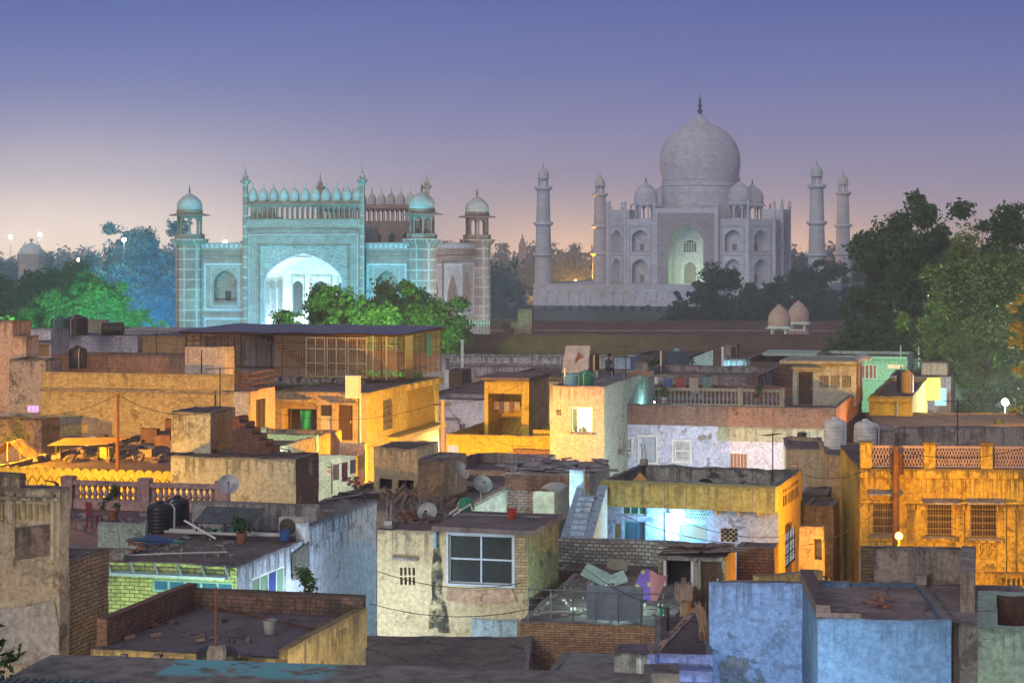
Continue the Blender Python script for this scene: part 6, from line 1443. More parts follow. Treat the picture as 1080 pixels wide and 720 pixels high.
c_ = LG.mix(LG.math('MULTIPLY', LG.step(LG.math('ADD', LG.noise(vec, 1.6, 8, .65), LG.math('MULTIPLY', LG.noise(vec, .3, 2), .4)), .66, .72), band), c_, (.16, .40, .40)); LG.bump(a_, .4, .03); LG.fin(c_, .9)
b.shell(CONC, par=0, roof=LG.m); HL = b
m = MB(); rng = random.Random(11)
for i in range(30):
    x = -.2+i*.135; m.tube([(x, .6, b.h+.10), (x+.02, 2.7, b.h+.13)], .062, 7)
o_ = m.build('roof_tiles', wall((.20, .26, .24), 'plaster', .6, .8, .3), b.T, jit=.02)
# right foreground
BLW = wall((.22, .36, .62), 'plaster', .35, .35, .5)
b = B('blue_wall', 'tall vivid blue wall with black rain streaks at bottom right', 748, 896, 613, 52, .3, phi=R(3), cat='wall'); b.shell(BLW, par=.03, jit=.02)
patch(b, 'front', [(757, 700), (768, 690), (790, 694), (803, 703), (808, 722), (760, 722)], 'grey_stain', STAINB); BV = wall((.22, .28, .56), 'plaster', .4, .4, .5)
b = B('violet_parapet', 'low blue violet parapet with an orange coping left of the tall blue wall', 683, 691, 690, 50.5, (737,), cat='wall'); b.shell(BV, par=.03, t=.1, jit=.02, top=wall((.5, .33, .2), 'plaster', .3, .2, .2), step=.5)
b2 = bh('stair_landing', 'small blue stepped landing beside the low violet parapet', 691, 752, 688, 51, 5.2, BV, par=.02, phi=R(4), roof=ROOFB, cat='landing'); m = MB(); m.box(.1, b2.w, -.6, -.01, 0, b2.h-.32); m.box(.2, b2.w, -1.2, -.61, 0, b2.h-.62); b2.part(m, 'steps', BV, jit=.02)
t_ = thing('stick_bundle', 'bundle of long dry sticks leaning against the tall blue wall', 'sticks', P(744, 686, 52.6)); rng = random.Random(8)
m = MB()
for i in range(22): x = .5*(rng.random()-.5); m.tube([(x+.1, -.1+.3*rng.random(), 0), (x*.4-.05, .1, .6+.2*rng.random()), (x*.6-.12, .15, 1.0+.25*rng.random())], .013, 5)
m.build('sticks', WOOD, t_)
bh('mouldy_pillar', 'cyan white mouldy pillar end at the bottom centre', 648, 688, 688, 51, 1.4, wall((.42, .48, .47), 'plaster', .7, .95, .9), par=.04, t=.12, phi=R(4), cat='pillar')
bh('low_house', 'low blue edged roof corner at the bottom centre', 552, 646, 741, 50, 6.5, wall((.34, .42, .56), 'plaster', .5, .6, .5), par=.05, roof=roofmat((.22, .20, .19), .5), phi=R(10))
bh('dark_block', 'dark brown masonry block at the very bottom right of centre', 680, 716, 709, 47, 1.2, wall((.16, .12, .09), 'plaster', .6, .6, .6), par=.04, phi=R(3), cat='block', jit=.04)
BLH = wall((.13, .24, .38), 'plaster', .35, .35, .4)
BLRF = b = bh('blue_house', 'deep blue house front with a scuffed flat roof at bottom right', 862, 1004, 651, 47, 5.3, BLH, par=.13, phi=R(4), roof=roofmat((.27, .215, .195), .55, True, (.10, .07, .065))); m = MB(); m.box(-.02, .3, 0, b.d, b.h, b.h+.28); m.box(-.02, 1.0, -.02, .2, b.h, b.h+.12); b.part(m, 'kerb', wall((.18, .13, .11), 'plaster', .6, .6, .4), jit=.02)
b = bh('stained_house', 'dark mould stained house wall between the deep blue house and the mint roof cell', 1004, 1120, 655, 47, 5.3, wall((.16, .14, .12), 'plaster', .7, .8, .6), par=.03, phi=R(4), roof=roofmat((.27, .215, .195), .55, True, (.10, .07, .065)))
b = B('roof_parapet', 'grey plastered roof parapet below the glowing orange street lamp, with a return wall', 908, 1016, 576, 52.2, .28, phi=R(2), cat='parapet'); GP = wall((.36, .30, .25), 'plaster', .6, .5, .5)
b.shell(GP, par=.04, t=.1, jit=.03); o_ = slab(b, 'return_wall', GP, -.05, .3, -4.0, .27, 8, b.h-.02, jit=.03); o_.location = (b.w, 0, 0); o_.rotation_euler = (0, 0, -R(11)); m = b.fbox(); m.uvz = b.h; m.box(0, .32, .01, .06, b.h-1.9, b.h-.03); m.box(.32, b.w, .01, .05, b.h-1.9, b.h-1.25); b.part(m, 'brick_base', wall((.26, .19, .11), 'brick', .5, .5, .4), jit=.02)
m = MB(); m.box(0, .5, 0, .4, 0, .42); tag(m.build('masonry_block', CONC, loc=P(1008, 642, 50.5)-Vector((0, 0, .3)), jit=.03), 'small square masonry block on the scuffed roof at bottom right', 'block')
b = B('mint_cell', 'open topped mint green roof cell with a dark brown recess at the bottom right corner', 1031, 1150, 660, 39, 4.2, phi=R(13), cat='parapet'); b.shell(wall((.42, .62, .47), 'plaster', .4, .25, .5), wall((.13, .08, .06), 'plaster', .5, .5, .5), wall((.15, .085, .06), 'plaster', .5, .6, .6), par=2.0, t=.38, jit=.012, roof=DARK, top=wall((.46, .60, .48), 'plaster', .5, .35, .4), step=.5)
# ================================================================== roof furniture
BLK = simple('black_plastic', (.02, .02, .023), .45, 0, .3, .4); WHT = simple('white_plastic', (.56, .58, .58), .5, 0, .3); GRN = simple('green_plastic', (.03, .22, .11), .5, 0, .3); TEA = simple('teal_plastic', (.22, .42, .44), .5, 0, .3); DGR = simple('dark_green_plastic', (.05, .15, .12), .5, 0, .3)
tank(82, 353, 146, .72, 1.4, BLK, 'black water tank right of the green one on the lavender brick house')
tank(63, 353, 148, .6, 1.35, DGR, 'dark green water tank on the lavender brick house')
tank(82, 388, 117.5, .52, 1.25, BLK, 'black water tank reflecting orange light on the roof of the big brick house')
tank(602, 406, 114, .42, .66, TEA, 'pale teal water tank on the beige house roof edge'); tank(618, 405.5, 114, .42, .78, GRN, 'bright green water tank on the beige house roof edge')
tank(627, 391, 124, .3, 1.1, BLK, 'slim black water tank behind the slanted panel')
tank(881, 475, 93, .52, 1.48, WHT, 'left of the two white water tanks on the tan roofs', group='white tanks on the tan roofs'); tank(913, 475, 95, .52, 1.42, WHT, 'right of the two white water tanks, partly behind a concrete parapet', group='white tanks on the tan roofs')
tank(950, 413, 131, .27, 1.15, BLK, 'dark water tank on the orange corner house'); tank(957, 414, 129.5, .38, 1.4, simple('orange_plastic', (.5, .3, .06), .5), 'ribbed orange water tank on the corner house, right of a dark one')
tank(169, 561, 67, .42, 1.0, BLK, 'nearer black water tank beside the pink balustrade'); tank(187, 556, 69, .40, 1.05, BLK, 'farther black water tank beside the pink balustrade, right of the nearer one')
t_ = thing('water_tank', 'square dark blue water tank on brown roofs right of the person', 'water tank', P(714, 391, 172)); m = MB(); m.box(-.9, .9, -.8, .8, 0, 1.6); m.box(-.8, .8, -.7, .7, 1.6, 1.68); m.build('tank_body', simple('navy_plastic', (.05, .055, .09), .5), t_); m = MB(); m.lathe([(.3, 1.68), (.3, 1.85), (.1, 1.92)], n=14); m.build('lid', simple('teal_plastic', (.22, .42, .44), .5, 0, .3), t_)
m = MB(); m.T = Matrix.Rotation(R(90), 4, 'Y'); m.lathe([(.4, -.8), (.5, -.75), (.5, .75), (.4, .8)], (0, 0, 0), 18); tag(m.build('water_tank', BLK, loc=P(119, 347, 152)), 'dark water tank lying on its side behind the lavender brick house', 'water tank')
tag(MB().box(-.9, .9, 0, .8, 0, 1.0).build('roof_shed', wall((.36, .34, .26), 'plaster', .4, .4, .4), loc=P(100, 351, 153)), 'small tan roof shed between the black tank and the lying tank', 'shed')
DW = simple('grey_dish', (.46, .47, .47), .5, .2, .35)
dish(241, 512, 70, .36, R(8), 30, DW, 'pale grey satellite dish below the mouldy house wall'); dish(452, 541, 68, .34, R(-18), 25, DW, 'pale satellite dish on the tan house roof beside a mould streak')
dish(508, 512, 82, .40, R(20), 35, simple('worn_dish', (.30, .33, .32), .5, .3, .5), 'weathered grey satellite dish before the white brick wall'); dish(484, 497, 84, .42, R(60), 30, simple('cream_dish', (.5, .48, .4), .5, .1, .4), 'crumpled cream satellite dish seen edge on by the rubble brick cabin')
# slanted panel, person, bench
t_ = thing('solar_heater', 'slanted grey blue panel with a rusty hole leaning on the beige house roof', 'panel', P(606, 393, 119.5))
m = MB(); m.add([(-.75, 0, 0), (.75, 0, 0), (.95, .7, 1.55), (-.5, .7, 1.55), (-.75, .1, 0), (.75, .1, 0), (.95, .8, 1.55), (-.5, .8, 1.55)], [(0,1,2,3), (7,6,5,4), (0,4,5,1), (1,5,6,2), (2,6,7,3), (3,7,4,0)]); m.build('panel', simple('blue_grey_sheet', (.28, .31, .40), .5, .1, .4), t_)
m = MB(); pts = [(.12, .58), (.24, .66), (.38, .68), (.36, .74), (.2, .88), (.12, 1.05), (.03, 1.0), (.02, .8), (-.05, .6), (-.02, .35), (.05, .45)]; m.add([(x+.15*z, .7*z/1.55-.012, z*.95+.2) for x, z in pts], [tuple(range(len(pts)))]); m.build('rust_hole', RUST, t_)
m = MB(); m.bar((.5, .75, 1.3), (.5, 1.5, 0), .06); m.bar((-.4, .75, 1.3), (-.4, 1.5, 0), .06); m.build('legs', IRON, t_)
def person(loc, rz, lab):
    vs = [(0, 0, .47), (0, -.02, .72), (0, -.06, .95), (0, -.10, 1.08), (0, -.15, 1.17), (0, -.17, 1.29),
          (.09, 0, .46), (.14, -.38, .50), (.13, -.36, .10), (.13, -.50, .05), (-.09, 0, .46), (-.14, -.38, .52), (-.12, -.42, .10), (-.12, -.55, .05),
          (.19, -.06, .98), (.25, -.16, .74), (.14, -.36, .64), (.10, -.44, .62), (-.19, -.06, .98), (-.25, -.16, .74), (-.12, -.38, .66), (-.06, -.45, .64)]
    rs = [.15, .14, .16, .07, .06, .10, .11, .075, .05, .04, .11, .075, .05, .04, .075, .05, .035, .03, .075, .05, .035, .03]
    es = [(0,1),(1,2),(2,3),(3,4),(4,5),(0,6),(6,7),(7,8),(8,9),(0,10),(10,11),(11,12),(12,13),(2,14),(14,15),(15,16),(16,17),(2,18),(18,19),(19,20),(20,21)]
    me = bpy.data.meshes.new('body'); me.from_pydata(vs, es, []); o = bpy.data.objects.new('body', me); C.objects.link(o)
    sk = o.modifiers.new('skin', 'SKIN'); o.modifiers.new('ss', 'SUBSURF').render_levels = 2; o.modifiers['ss'].levels = 2
    for i, r_ in enumerate(rs): me.skin_vertices[0].data[i].radius = (r_, r_)
    me.skin_vertices[0].data[0].use_root = True
    dg = bpy.context.evaluated_depsgraph_get(); nm = bpy.data.meshes.new_from_object(o.evaluated_get(dg)); bpy.data.objects.remove(o)
    t = thing('person', lab, 'person', loc, rz)
    b_ = bpy.data.objects.new('body', nm); C.objects.link(b_); b_.parent = t; nm.materials.clear(); nm.materials.append(simple('dark_skin', (.14, .08, .055), .6)); nm.materials.append(simple('blue_shirt', (.07, .08, .14), .8)); nm.materials.append(simple('dark_trousers', (.035, .03, .03), .9))
    for p in nm.polygons:
        z = p.center.z; y = p.center.y; p.use_smooth = True
        p.material_index = 0 if z > 1.1 or (y < -.36 and .58 < z < .75) or z < .09 else (1 if z > .6 else 2)
    m = MB(); m.lathe([(.02, .14), (.08, .11), (.105, .04), (.10, -.02), (.09, -.05)], (0, -.155, 1.32), 14, cap=False); m.build('hair', simple('black_hair', (.012, .01, .01), .7), t, smooth=True)
    return t
zb = HB.h-.18
p_ = P(641, 393, 121.5); person((p_.x, p_.y, zb+.0), R(35), 'person in dark clothes sitting on a low bench on the beige house roof')
t_ = thing('bench', 'low pale bench under the seated person on the beige house roof', 'bench', (p_.x-.25, p_.y+.05, zb), R(5)); m = MB(); m.box(-.5, .6, -.18, .2, .38, .45); m.build('seat', WOOD, t_)
for x in (-.42, .5):
    m = MB(); m.box(x-.06, x+.06, -.15, .17, 0, .379); m.build('leg', WHITE, t_)
m = MB(); rng = random.Random(6)
for i in range(14): m.box(*sorted((1.0+rng.random()*1.6, 1.2+rng.random()*1.6)), 0, .2, 0, .12+.2*rng.random())
tag(m.build('brick_heap', wall((.36, .2, .14), 'plaster', .5, .4, .2), loc=(p_.x, p_.y+.4, zb), jit=.06), 'low heap of loose bricks right of the seated person', 'bricks')
# air conditioner
t_ = thing('air_conditioner', 'beige outdoor air conditioner unit on the green brick house roof', 'air conditioner', HG.w2(*HG.t(294, 563, HG.h+.1), HG.h-.02), -PHI)
m = MB(); m.box(0, .86, 0, .32, .08, .66); m.build('casing', simple('beige_steel', (.46, .43, .38), .5, .1, .3), t_); m = MB(); m.T = Matrix.Translation((.3, -.01, .37)) @ Matrix.Rotation(R(90), 4, 'X'); m.lathe([(.26, 0), (.26, .02), (.02, .025)], n=24); g = m.build('fan_grille', simple('grille_grey', (.12, .11, .10), .6, .3), t_)
m = MB()
for r_ in (.08, .14, .2, .25): m.T = Matrix.Translation((.3, -.035, .37)) @ Matrix.Rotation(R(90), 4, 'X'); m.lathe([(r_, 0), (r_+.012, 0), (r_+.012, .012), (r_, .012), (r_, 0)], n=24, cap=False)
m.build('grille_rings', IRON, g); m = MB(); m.box(.05, .12, 0, .32, 0, .08); m.box(.74, .81, 0, .32, 0, .08); m.build('feet', IRON, t_)
# closed umbrella
t_ = thing('umbrella', 'closed blue market umbrella lying on the green brick house roof', 'umbrella', HG.w2(*HG.t(160, 573, HG.h), HG.h+.12), -PHI+R(-8))
m = MB(); n = 12; pr = [(-.75, .17), (-.5, .19), (0, .13), (.6, .07), (.85, .04)]; rings = []
m.grid([2*math.pi*k/24 for k in range(25)], list(range(5)), lambda a, i: (pr[i][0], pr[i][1]*(1+.25*math.cos(a*6))*math.cos(a), pr[i][1]*(1+.25*math.cos(a*6))*math.sin(a))); m.build('canopy', simple('navy_canvas', (.05, .09, .22), .8, 0, .3), t_)
m = MB(); m.tube([(-.95, 0, 0), (-.7, 0, 0)], .03); m.tube([(.8, 0, 0), (1.15, 0, -.02)], .05); m.build('pole', simple('teal_rubber', (.06, .22, .2), .6), t_)
# corrugated awning with its junk
t_ = thing('awning', 'dark corrugated awning sheet sloping over junk beside the satellite dish', 'awning', HG.w2(*HG.t(222, 566, HG.h), HG.h), -PHI)
m = MB(); m.grid([-.55+.06*i for i in range(34)], [0, 1], lambda u, v: (u+.1*v, -.1+.9*v, .45+.42*v+.018*math.sin(u*52))); m.grid([-.55+.06*i for i in range(34)], [0, 1], lambda u, v: (u+.1*v, -.1+.9*v, .425+.42*v+.018*math.sin(u*52))); m.build('sheet', simple('dark_tin', (.11, .12, .12), .6, .3, .6), t_)
for q in (-.45, .5, 1.35):
    m = MB(); m.bar((q, -.05, 0), (q, -.05, .45), .05); m.build('post', WOODD, t_)
m = MB(); m.bar((-.75, -.35, .55), (.35, -.4, .02), .05); m.build('pipe', WHITE, t_); m = MB(); m.box(.3, .75, .1, .5, .02, .3); m.box(-.2, .1, .0, .3, .02, .22); m.build('junk', DGR, t_)
# yard debris
rng = random.Random(21); yh = HYD.h-.25
t_ = thing('plank_pile', 'long yellow lit boards stacked on trestles in the debris yard', 'planks', HYD.w2(*HYD.t(70, 484, yh), yh), -PHI)
for i in range(6):
    m = MB(); m.bar((-.9+.1*i, .1*i, .62+.05*i), (2.0+.15*i, .15*i+.2, .72+.05*i), .22, .045); m.build('board', WOOD, t_)
for x in (-.5, 1.6):
    for y in (0, .4): m = MB(); m.bar((x, y, 0), (x, y, .62), .06); m.build('trestle_leg', IRON, t_)
for i, (px, py, w_, h_, c_, lab) in enumerate(((105, 484, .5, .55, (.50, .38, .12), 'yellow cabinet end on the debris yard roof'), (148, 467, .85, .7, (.16, .09, .06), 'dark brown crate in front of the big brick wall'), (163, 470, .8, .5, (.22, .12, .08), 'low brown chest beside the dark brown crate'), (145, 482, .7, .4, (.40, .30, .16), 'low tan box with a rounded cloth on top in the debris yard'), (84, 470, .7, .35, (.55, .52, .48), 'pale sheet covered heap in the middle of the debris yard'), (102, 468, .4, .45, (.10, .09, .09), 'small dark cabinet right of the pale sheet covered heap'), (174, 463, .5, 1.0, (.18, .08, .04), 'tall dark red door leaf leaning by the mouldy stair cabin'))):
    p = HYD.t(px, py, yh); q = thing('crate' if i not in (4, 6) else ('sheet_heap' if i == 4 else 'door_leaf'), lab, 'crate' if i not in (4, 6) else ('heap' if i == 4 else 'door leaf'), HYD.w2(p[0], p[1], yh), -PHI+rng.random()*.4-.2)
    m = MB(); m.grid(cuts(0, w_, (), .15), cuts(0, h_, (), .15), lambda u, v: (u, 0, v)); m.grid(cuts(0, w_, (), .15), cuts(0, h_, (), .15), lambda u, v: (u, .45, v)); m.grid(cuts(0, .45, (), .15), cuts(0, h_, (), .15), lambda u, v: (0, u, v)); m.grid(cuts(0, .45, (), .15), cuts(0, h_, (), .15), lambda u, v: (w_, u, v)); m.build('body', simple('crate_paint', c_, .8, 0, .5), q, jit=.02 if i != 4 else .12)
    m = MB(); m.grid(cuts(-.03, w_+.03, (), .12), cuts(-.03, .48, (), .12), lambda u, v: (u, v, h_+.03*math.sin(u*9)*math.cos(v*8)+(.1*math.sin(math.pi*max(0, min(1, u/w_))) if i in (3, 4) else 0))); m.build('lid', simple('crate_paint', sc(c_, 1.15), .8, 0, .5), q, jit=.02)
m = MB()
for i in range(170):
    px, py = rng.uniform(0, 180), rng.uniform(455, 489); p = HYD.t(px, py, yh); x, y = p
    if not (0 < x < HYD.w and .4 < y < HYD.d): continue
    l = .15+rng.random()**2*.8; a = rng.random()*3.1; m.bar((x, y, yh+.05), (x+l*math.cos(a), y+l*math.sin(a), yh+.05+.25*rng.random()), .08+.25*rng.random(), .05+.15*rng.random())
tag(m.build('debris', simple('brown_debris', (.20, .15, .13), .9, 0, .7, .1, 1.3), loc=HYD.T.location, rz=-PHI, jit=.08), 'scattered debris', 'debris', kind='stuff')
tree(HYD.w2(*HYD.t(14, 470, yh), yh), 1.5, .8, LL, 'small dry shrub at the left end of the debris yard', 61, per=500, size=.07, nclump=14, crown0=.1, trunk=.04, cat='shrub', name='shrub')
t_ = thing('tarpaulin_tent', 'orange lit tarpaulin draped over a frame at the left end of the debris yard', 'tarpaulin', HYD.w2(*HYD.t(8, 486, yh), yh), -PHI); m = MB(); m.grid(cuts(-1, 1, (), .15), cuts(0, 1.2, (), .15), lambda u, v: (u*.9, v, .9-abs(u)*.7)); m.build('sheet', simple('orange_tarp', (.50, .33, .08), .7, 0, .4), t_, jit=.06); [MB().bar((0, y, 0), (0, y, .88), .05).build('tent_pole', WOOD, t_) for y in (0, 1.2)]
# junk on flat roofs near the dishes
t_ = thing('chair_frame', 'broken pale chair frame lying beside the dish with the mould streak', 'chair', HW.w2(*HW.t(478, 545, HW.h), HW.h), .4); m = MB(); [m.bar(a, b_, .05) for a, b_ in (((0, 0, .05), (.6, 0, .4)), ((0, .4, .05), (.6, .4, .4)), ((0, 0, .05), (0, .4, .05)), ((.6, 0, .4), (.6, .4, .4)), ((.3, 0, .22), (.3, .4, .22)), ((.6, 0, .4), (.75, 0, 0)), ((.6, .4, .4), (.75, .4, 0)))]; m.build('frame', WHITE, t_)
m = MB(); m.lathe([(.26, 0), (.3, .3), (.22, .55), (.1, .62)], n=14); tag(m.build('sack', GRN, loc=HW.w2(*HW.t(491, 543, HW.h), HW.h), jit=.06, smooth=True), 'green plastic sack right of the broken chair frame', 'sack')
rng = random.Random(33); m = MB()
for i in range(120):
    px, py = rng.uniform(412, 470), rng.uniform(515, 548); p = HF.t(px, py, HF.h); l = .2+rng.random()*.7; a = rng.random()*3.1; m.bar((*p, HF.h+.05), (p[0]+l*math.cos(a), p[1]+l*math.sin(a), HF.h+.1+.45*rng.random()), .05+.2*rng.random(), .05+.1*rng.random())
tag(m.build('debris', simple('dark_debris', (.15, .12, .11), .9, 0, .7, .1, 1.3), loc=HF.T.location, rz=-PHI, jit=.07), 'debris', 'debris', kind='stuff')
# poles and wires
def post(name, px, py0, py1, D, r, mat, lab, cat='pole'):
    p = P(px, py0, D); h = p.z-P(px, py1, D).z; t = thing(name, lab, cat, (p.x, D, p.z-h)); m = MB(); m.tube([(0, 0, 0), (0, 0, h)], [r*1.15, r], 8); m.build('shaft', mat, t); return t
post('pole', 124, 415, 560, 84.5, .07, simple('orange_rust', (.26, .12, .045), .8), 'thin rusty pole before the scalloped wall and big brick house')
t_ = post('utility_pole', 467, 421, 520, 116, .13, simple('concrete_pole', (.28, .22, .18), .9), 'concrete utility pole in the alley right of the caged terrace', 'utility pole'); m = MB(); h_ = P(0, 421, 116).z-P(0, 520, 116).z; m.box(-.5, .5, -.06, .06, h_-.35, h_-.25); m.build('crossarm', IRON, t_)
post('pole', 945, 470, 600, 78.2, .12, RUST, 'thick dark pole in front of the ornate yellow house above the lamp'); post('pole', 704, 640, 715, 54, .05, IRON, 'slim black pole at the end of the steel railed balcony')
post('pole', 697, 370, 405, 150, .05, WHITE, 'thin white pole on the brown roofs right of the seated person'); post('pole', 969, 366, 400, 172, .06, WHITE, 'thin pole on the roof edge of the mint green house')
post('pole', 596, 388, 407, 113.8, .05, PIPE, 'short pale pipe standing left of the teal tank on the beige house')
t_ = post('utility_pole', 946, 478, 500, 79.0, .22, RUST, 'squat rusty junction box atop the dark pole before the ornate house', 'junction box')
def wire(a, b_, sag, lab, r=.012):
    a, b_ = Vector(a), Vector(b_); pts = [a.lerp(b_, i/14)-Vector((0, 0, sag*4*(i/14)*(1-i/14))) for i in range(15)]
    m = MB(); m.tube(pts, r, 4); o = m.build('overhead_wire', IRON); tag(o, lab, 'wire', 'overhead wires')
for a, b_, s_, lab in ((P(330, 487, 98), P(466, 424, 116), .6, 'dark wire from the beige low wall up to the concrete utility pole'), (P(560, 470, 112), P(467, 426, 116), .7, 'dark wire from the utility pole to the beige house'), (P(390, 636, 63), P(566, 640, 62), .35, 'dark cable sagging across the tan house below its big window'), (P(398, 602, 63), P(548, 615, 62.5), .3, 'thin cable crossing the tan house at window height'), (P(655, 542, 76), P(818, 574, 74), .35, 'lower cable sagging along the pale blue house right of its lamp'), (P(712, 546, 75.6), P(822, 566, 74.5), .25, 'upper cable running along the pale blue house right of its lamp'),
                     (P(846, 575, 74), P(946, 520, 78), .4, 'cable crossing the orange alley up to the dark pole'), (P(470, 425, 116), P(512, 470, 112), .3, 'cable dropping from the utility pole to the orange lit house')): wire(a, b_, s_, lab)
# plants
tree(P(-16, 722, 33)-Vector((0, 0, .2)), 1.45, .62, LM, 'green leafy shrub cut by the left edge at the bottom', 62, per=330, size=.09, nclump=26, crown0=.05, trunk=.05, cat='shrub', name='shrub')
tree(P(690, 393, 185), 1.7, 1.1, LM, 'round dark bush between brown brick houses right of the blue hut', 63, per=330, size=.13, nclump=16, crown0=.05, trunk=.06, cat='bush', name='bush')
tree(P(729, 394, 165.5), 2.0, .5, LM, 'thin green creeper at the left edge of the slanting cyan brick wall', 64, per=330, size=.11, nclump=10, crown0=.05, trunk=.05, cat='creeper', name='creeper')
# ================================================================== small rooftop clutter, one thing at a time
_rg = random.Random(77)
BRK = wall((.36, .18, .12), 'plaster', .5, .4, .2)
def brick_stack(p, lab, n=9, rz=None):
    t = thing('brick_stack', lab, 'bricks', p, _rg.random()*3 if rz is None else rz, 'brick stacks on the roofs'); m = MB()
    for i in range(n): x, y = _rg.uniform(-.3, .3), _rg.uniform(-.22, .22); m.T = Matrix.Translation((x, y, .05+.09*(i % 4))) @ Matrix.Rotation(_rg.random()*3, 4, 'Z'); m.box(-.12, .12, -.06, .06, -.04, .04)
    m.T = None; m.build('bricks', BRK, t)
def pot(p, lab, h=.5, col_=(.30, .13, .07)):
    t = thing('potted_plant', lab, 'plant', p, 0); m = MB(); m.lathe([(.12, 0), (.17, .26), (.19, .27), (.19, .31), (.15, .31), (.13, .27)], n=14); m.build('pot', simple('terracotta', col_, .8), t)
    rng = np.random.default_rng(int(p[0]*100) % 999); leaf_cloud('leaves', [(rng.normal()*.12, rng.normal()*.12, .4+rng.random()*h, .16) for _ in range(8)], 1500, .06, LM, t, rng, 1)
def bucket(p, lab, c_=(.05, .12, .35), r=.17):
    t = thing('bucket', lab, 'bucket', p, 0); m = MB(); m.lathe([(r*.75, 0), (r, .32), (r*1.08, .33), (r*.95, .33), (r*.7, .03)], n=16); m.build('pail', simple('bucket_plastic', c_, .5), t); m = MB(); m.tube([(-r, 0, .32), (-r*.6, .1, .45), (r*.6, .1, .45), (r, 0, .32)], .01, 4); m.build('handle', IRON, t)
def antenna(p, h, lab, rz=0):
    t = thing('tv_antenna', lab, 'antenna', p, rz); m = MB(); m.tube([(0, 0, 0), (0, 0, h)], .025, 6); m.build('mast', IRON, t); m = MB(); m.tube([(-.6, 0, h-.05), (.6, 0, h-.05)], .014, 4)
    for i in range(6): m.tube([(-.55+.2*i, -.28+.03*i, h-.05), (-.55+.2*i, .28-.03*i, h-.05)], .009, 4)
    m.build('rods', IRON, t)
def laundry(a, b_, cols, lab):
    a, b_ = Vector(a), Vector(b_); t = thing('laundry_line', lab, 'laundry', a); d = b_-a; m = MB(); m.tube([(0, 0, 0), d*.5+Vector((0, 0, -.12)), d], .009, 4); m.build('line', IRON, t)
    n = len(cols); u = d.normalized()
    for i, c_ in enumerate(cols):
        f = (i+.5)/n; w_ = d.length/n*.7; l = .45+.4*_rg.random(); o = d*f+Vector((0, 0, -.12*4*f*(1-f)*.9)); k = _rg.random()*6
        m = MB(); m.grid([-.5+.1*j for j in range(11)], [0, .33, .66, 1], lambda q, v: tuple(o+u*(q*w_)+Vector((0, .04*math.sin(q*11+k)*(.3+v), -l*v-.02*math.sin(q*7))))); m.build('garment', simple('washing', c_, .9, 0, .15), t)
    for q in ((0, 0, 0), d): m = MB(); m.tube([Vector(q)+Vector((0, 0, .1)), Vector(q)-Vector((0, 0, 1.25))], .03, 6); m.build('prop', WOOD, t)
def chair(p, rz, lab, c_):
    t = thing('plastic_chair', lab, 'chair', p, rz); M_ = simple('chair_plastic', c_, .5); m = MB(); m.box(-.22, .22, -.2, .22, .40, .43); m.build('seat', M_, t); m = MB(); m.box(-.22, .22, .2, .23, .44, .85); m.build('backrest', M_, t)
    for x in (-.2, .2):
        for y in (-.18, .2): m = MB(); m.bar((x, y, 0), (x*.95, y*.95, .4), .04); m.build('leg', M_, t)
def on(b, px, py, z=None): z = b.h if z is None else z; x, y = b.t(px, py, z); return b.w2(x, y, z)
brick_stack(on(HPR, 150, 660), 'loose bricks near the left brick parapet of the bare flat roof'); brick_stack(on(HPR, 350, 645), 'loose bricks in the right back corner of the bare flat roof', 6)
brick_stack(on(HG, 140, 582), 'loose bricks at the left end of the yellow green brick house roof', 7); brick_stack(on(HW, 430, 548), 'loose bricks on the tan house roof left of the pale dish', 10)
brick_stack(on(HBR, 120, 390, HBR.h), 'loose bricks on the big brick house roof right of the black tank', 12); brick_stack(on(HC, 800, 512, HC.h-.92), 'loose bricks on the cyan lit house roof near its right end', 8)
brick_stack(on(HF, 372, 512), 'loose bricks on the mauve flat roofs below the beige low wall', 12); brick_stack(on(HF, 350, 500), 'second heap of loose bricks higher up the mauve flat roofs', 8); brick_stack(on(BLRF, 930, 640, BLRF.h-.12), 'loose bricks on the scuffed roof behind the deep blue house front', 7)
pot(on(HPR, 320, 640), 'potted plant at the back of the bare flat roof with brick parapets'); pot(on(HG, 255, 572), 'potted plant on the roof beside the beige air conditioner', .4); pot(on(HT, 800, 424, HT.h), 'potted plant on the brick parapet in front of the olive room', .5); pot(on(HT, 700, 425, HT.h), 'potted plant on the brick parapet before the balusters', .5, (.4, .36, .3)); pot(on(HP, 120, 548), 'potted plant on the tiled terrace before the pink balustrade', .7)
bucket(on(HG, 300, 570), 'blue bucket in front of the air conditioner'); bucket(on(HW, 540, 547, HW.h+.17), 'red bucket on the slab over the big paned window', (.4, .05, .04)); bucket(on(HPR, 285, 668), 'grey bucket on the front half of the bare flat roof', (.3, .31, .32)); bucket(on(HBA, 700, 652, HBA.h), 'green bucket at the right end of the balcony', (.04, .25, .12))
antenna(on(HBR, 165, 390, HBR.h), 2.4, 'thin television antenna on the big brick house roof', .3); antenna(on(HC, 815, 508, HC.h-.3), 1.9, 'thin television antenna at the right end of the cyan lit house roof', .8); antenna(on(HB, 660, 398, HB.h-.2), 1.9, 'thin television antenna on the beige house roof', -.4); antenna(on(HSC, 232, 430, HSC.h), 1.7, 'thin television antenna on the mouldy stair cabin', .5); antenna(on(HVL, 1010, 470, HVL.h), 2.0, 'thin television antenna on the ornate house roof', .2)
chair(on(HP, 100, 556), 2.2, 'maroon plastic chair on the tiled terrace', (.25, .04, .04)); chair(on(HT, 735, 421, HT.h-.74), .4, 'white plastic chair on the terrace of the wide white house', (.6, .6, .6))
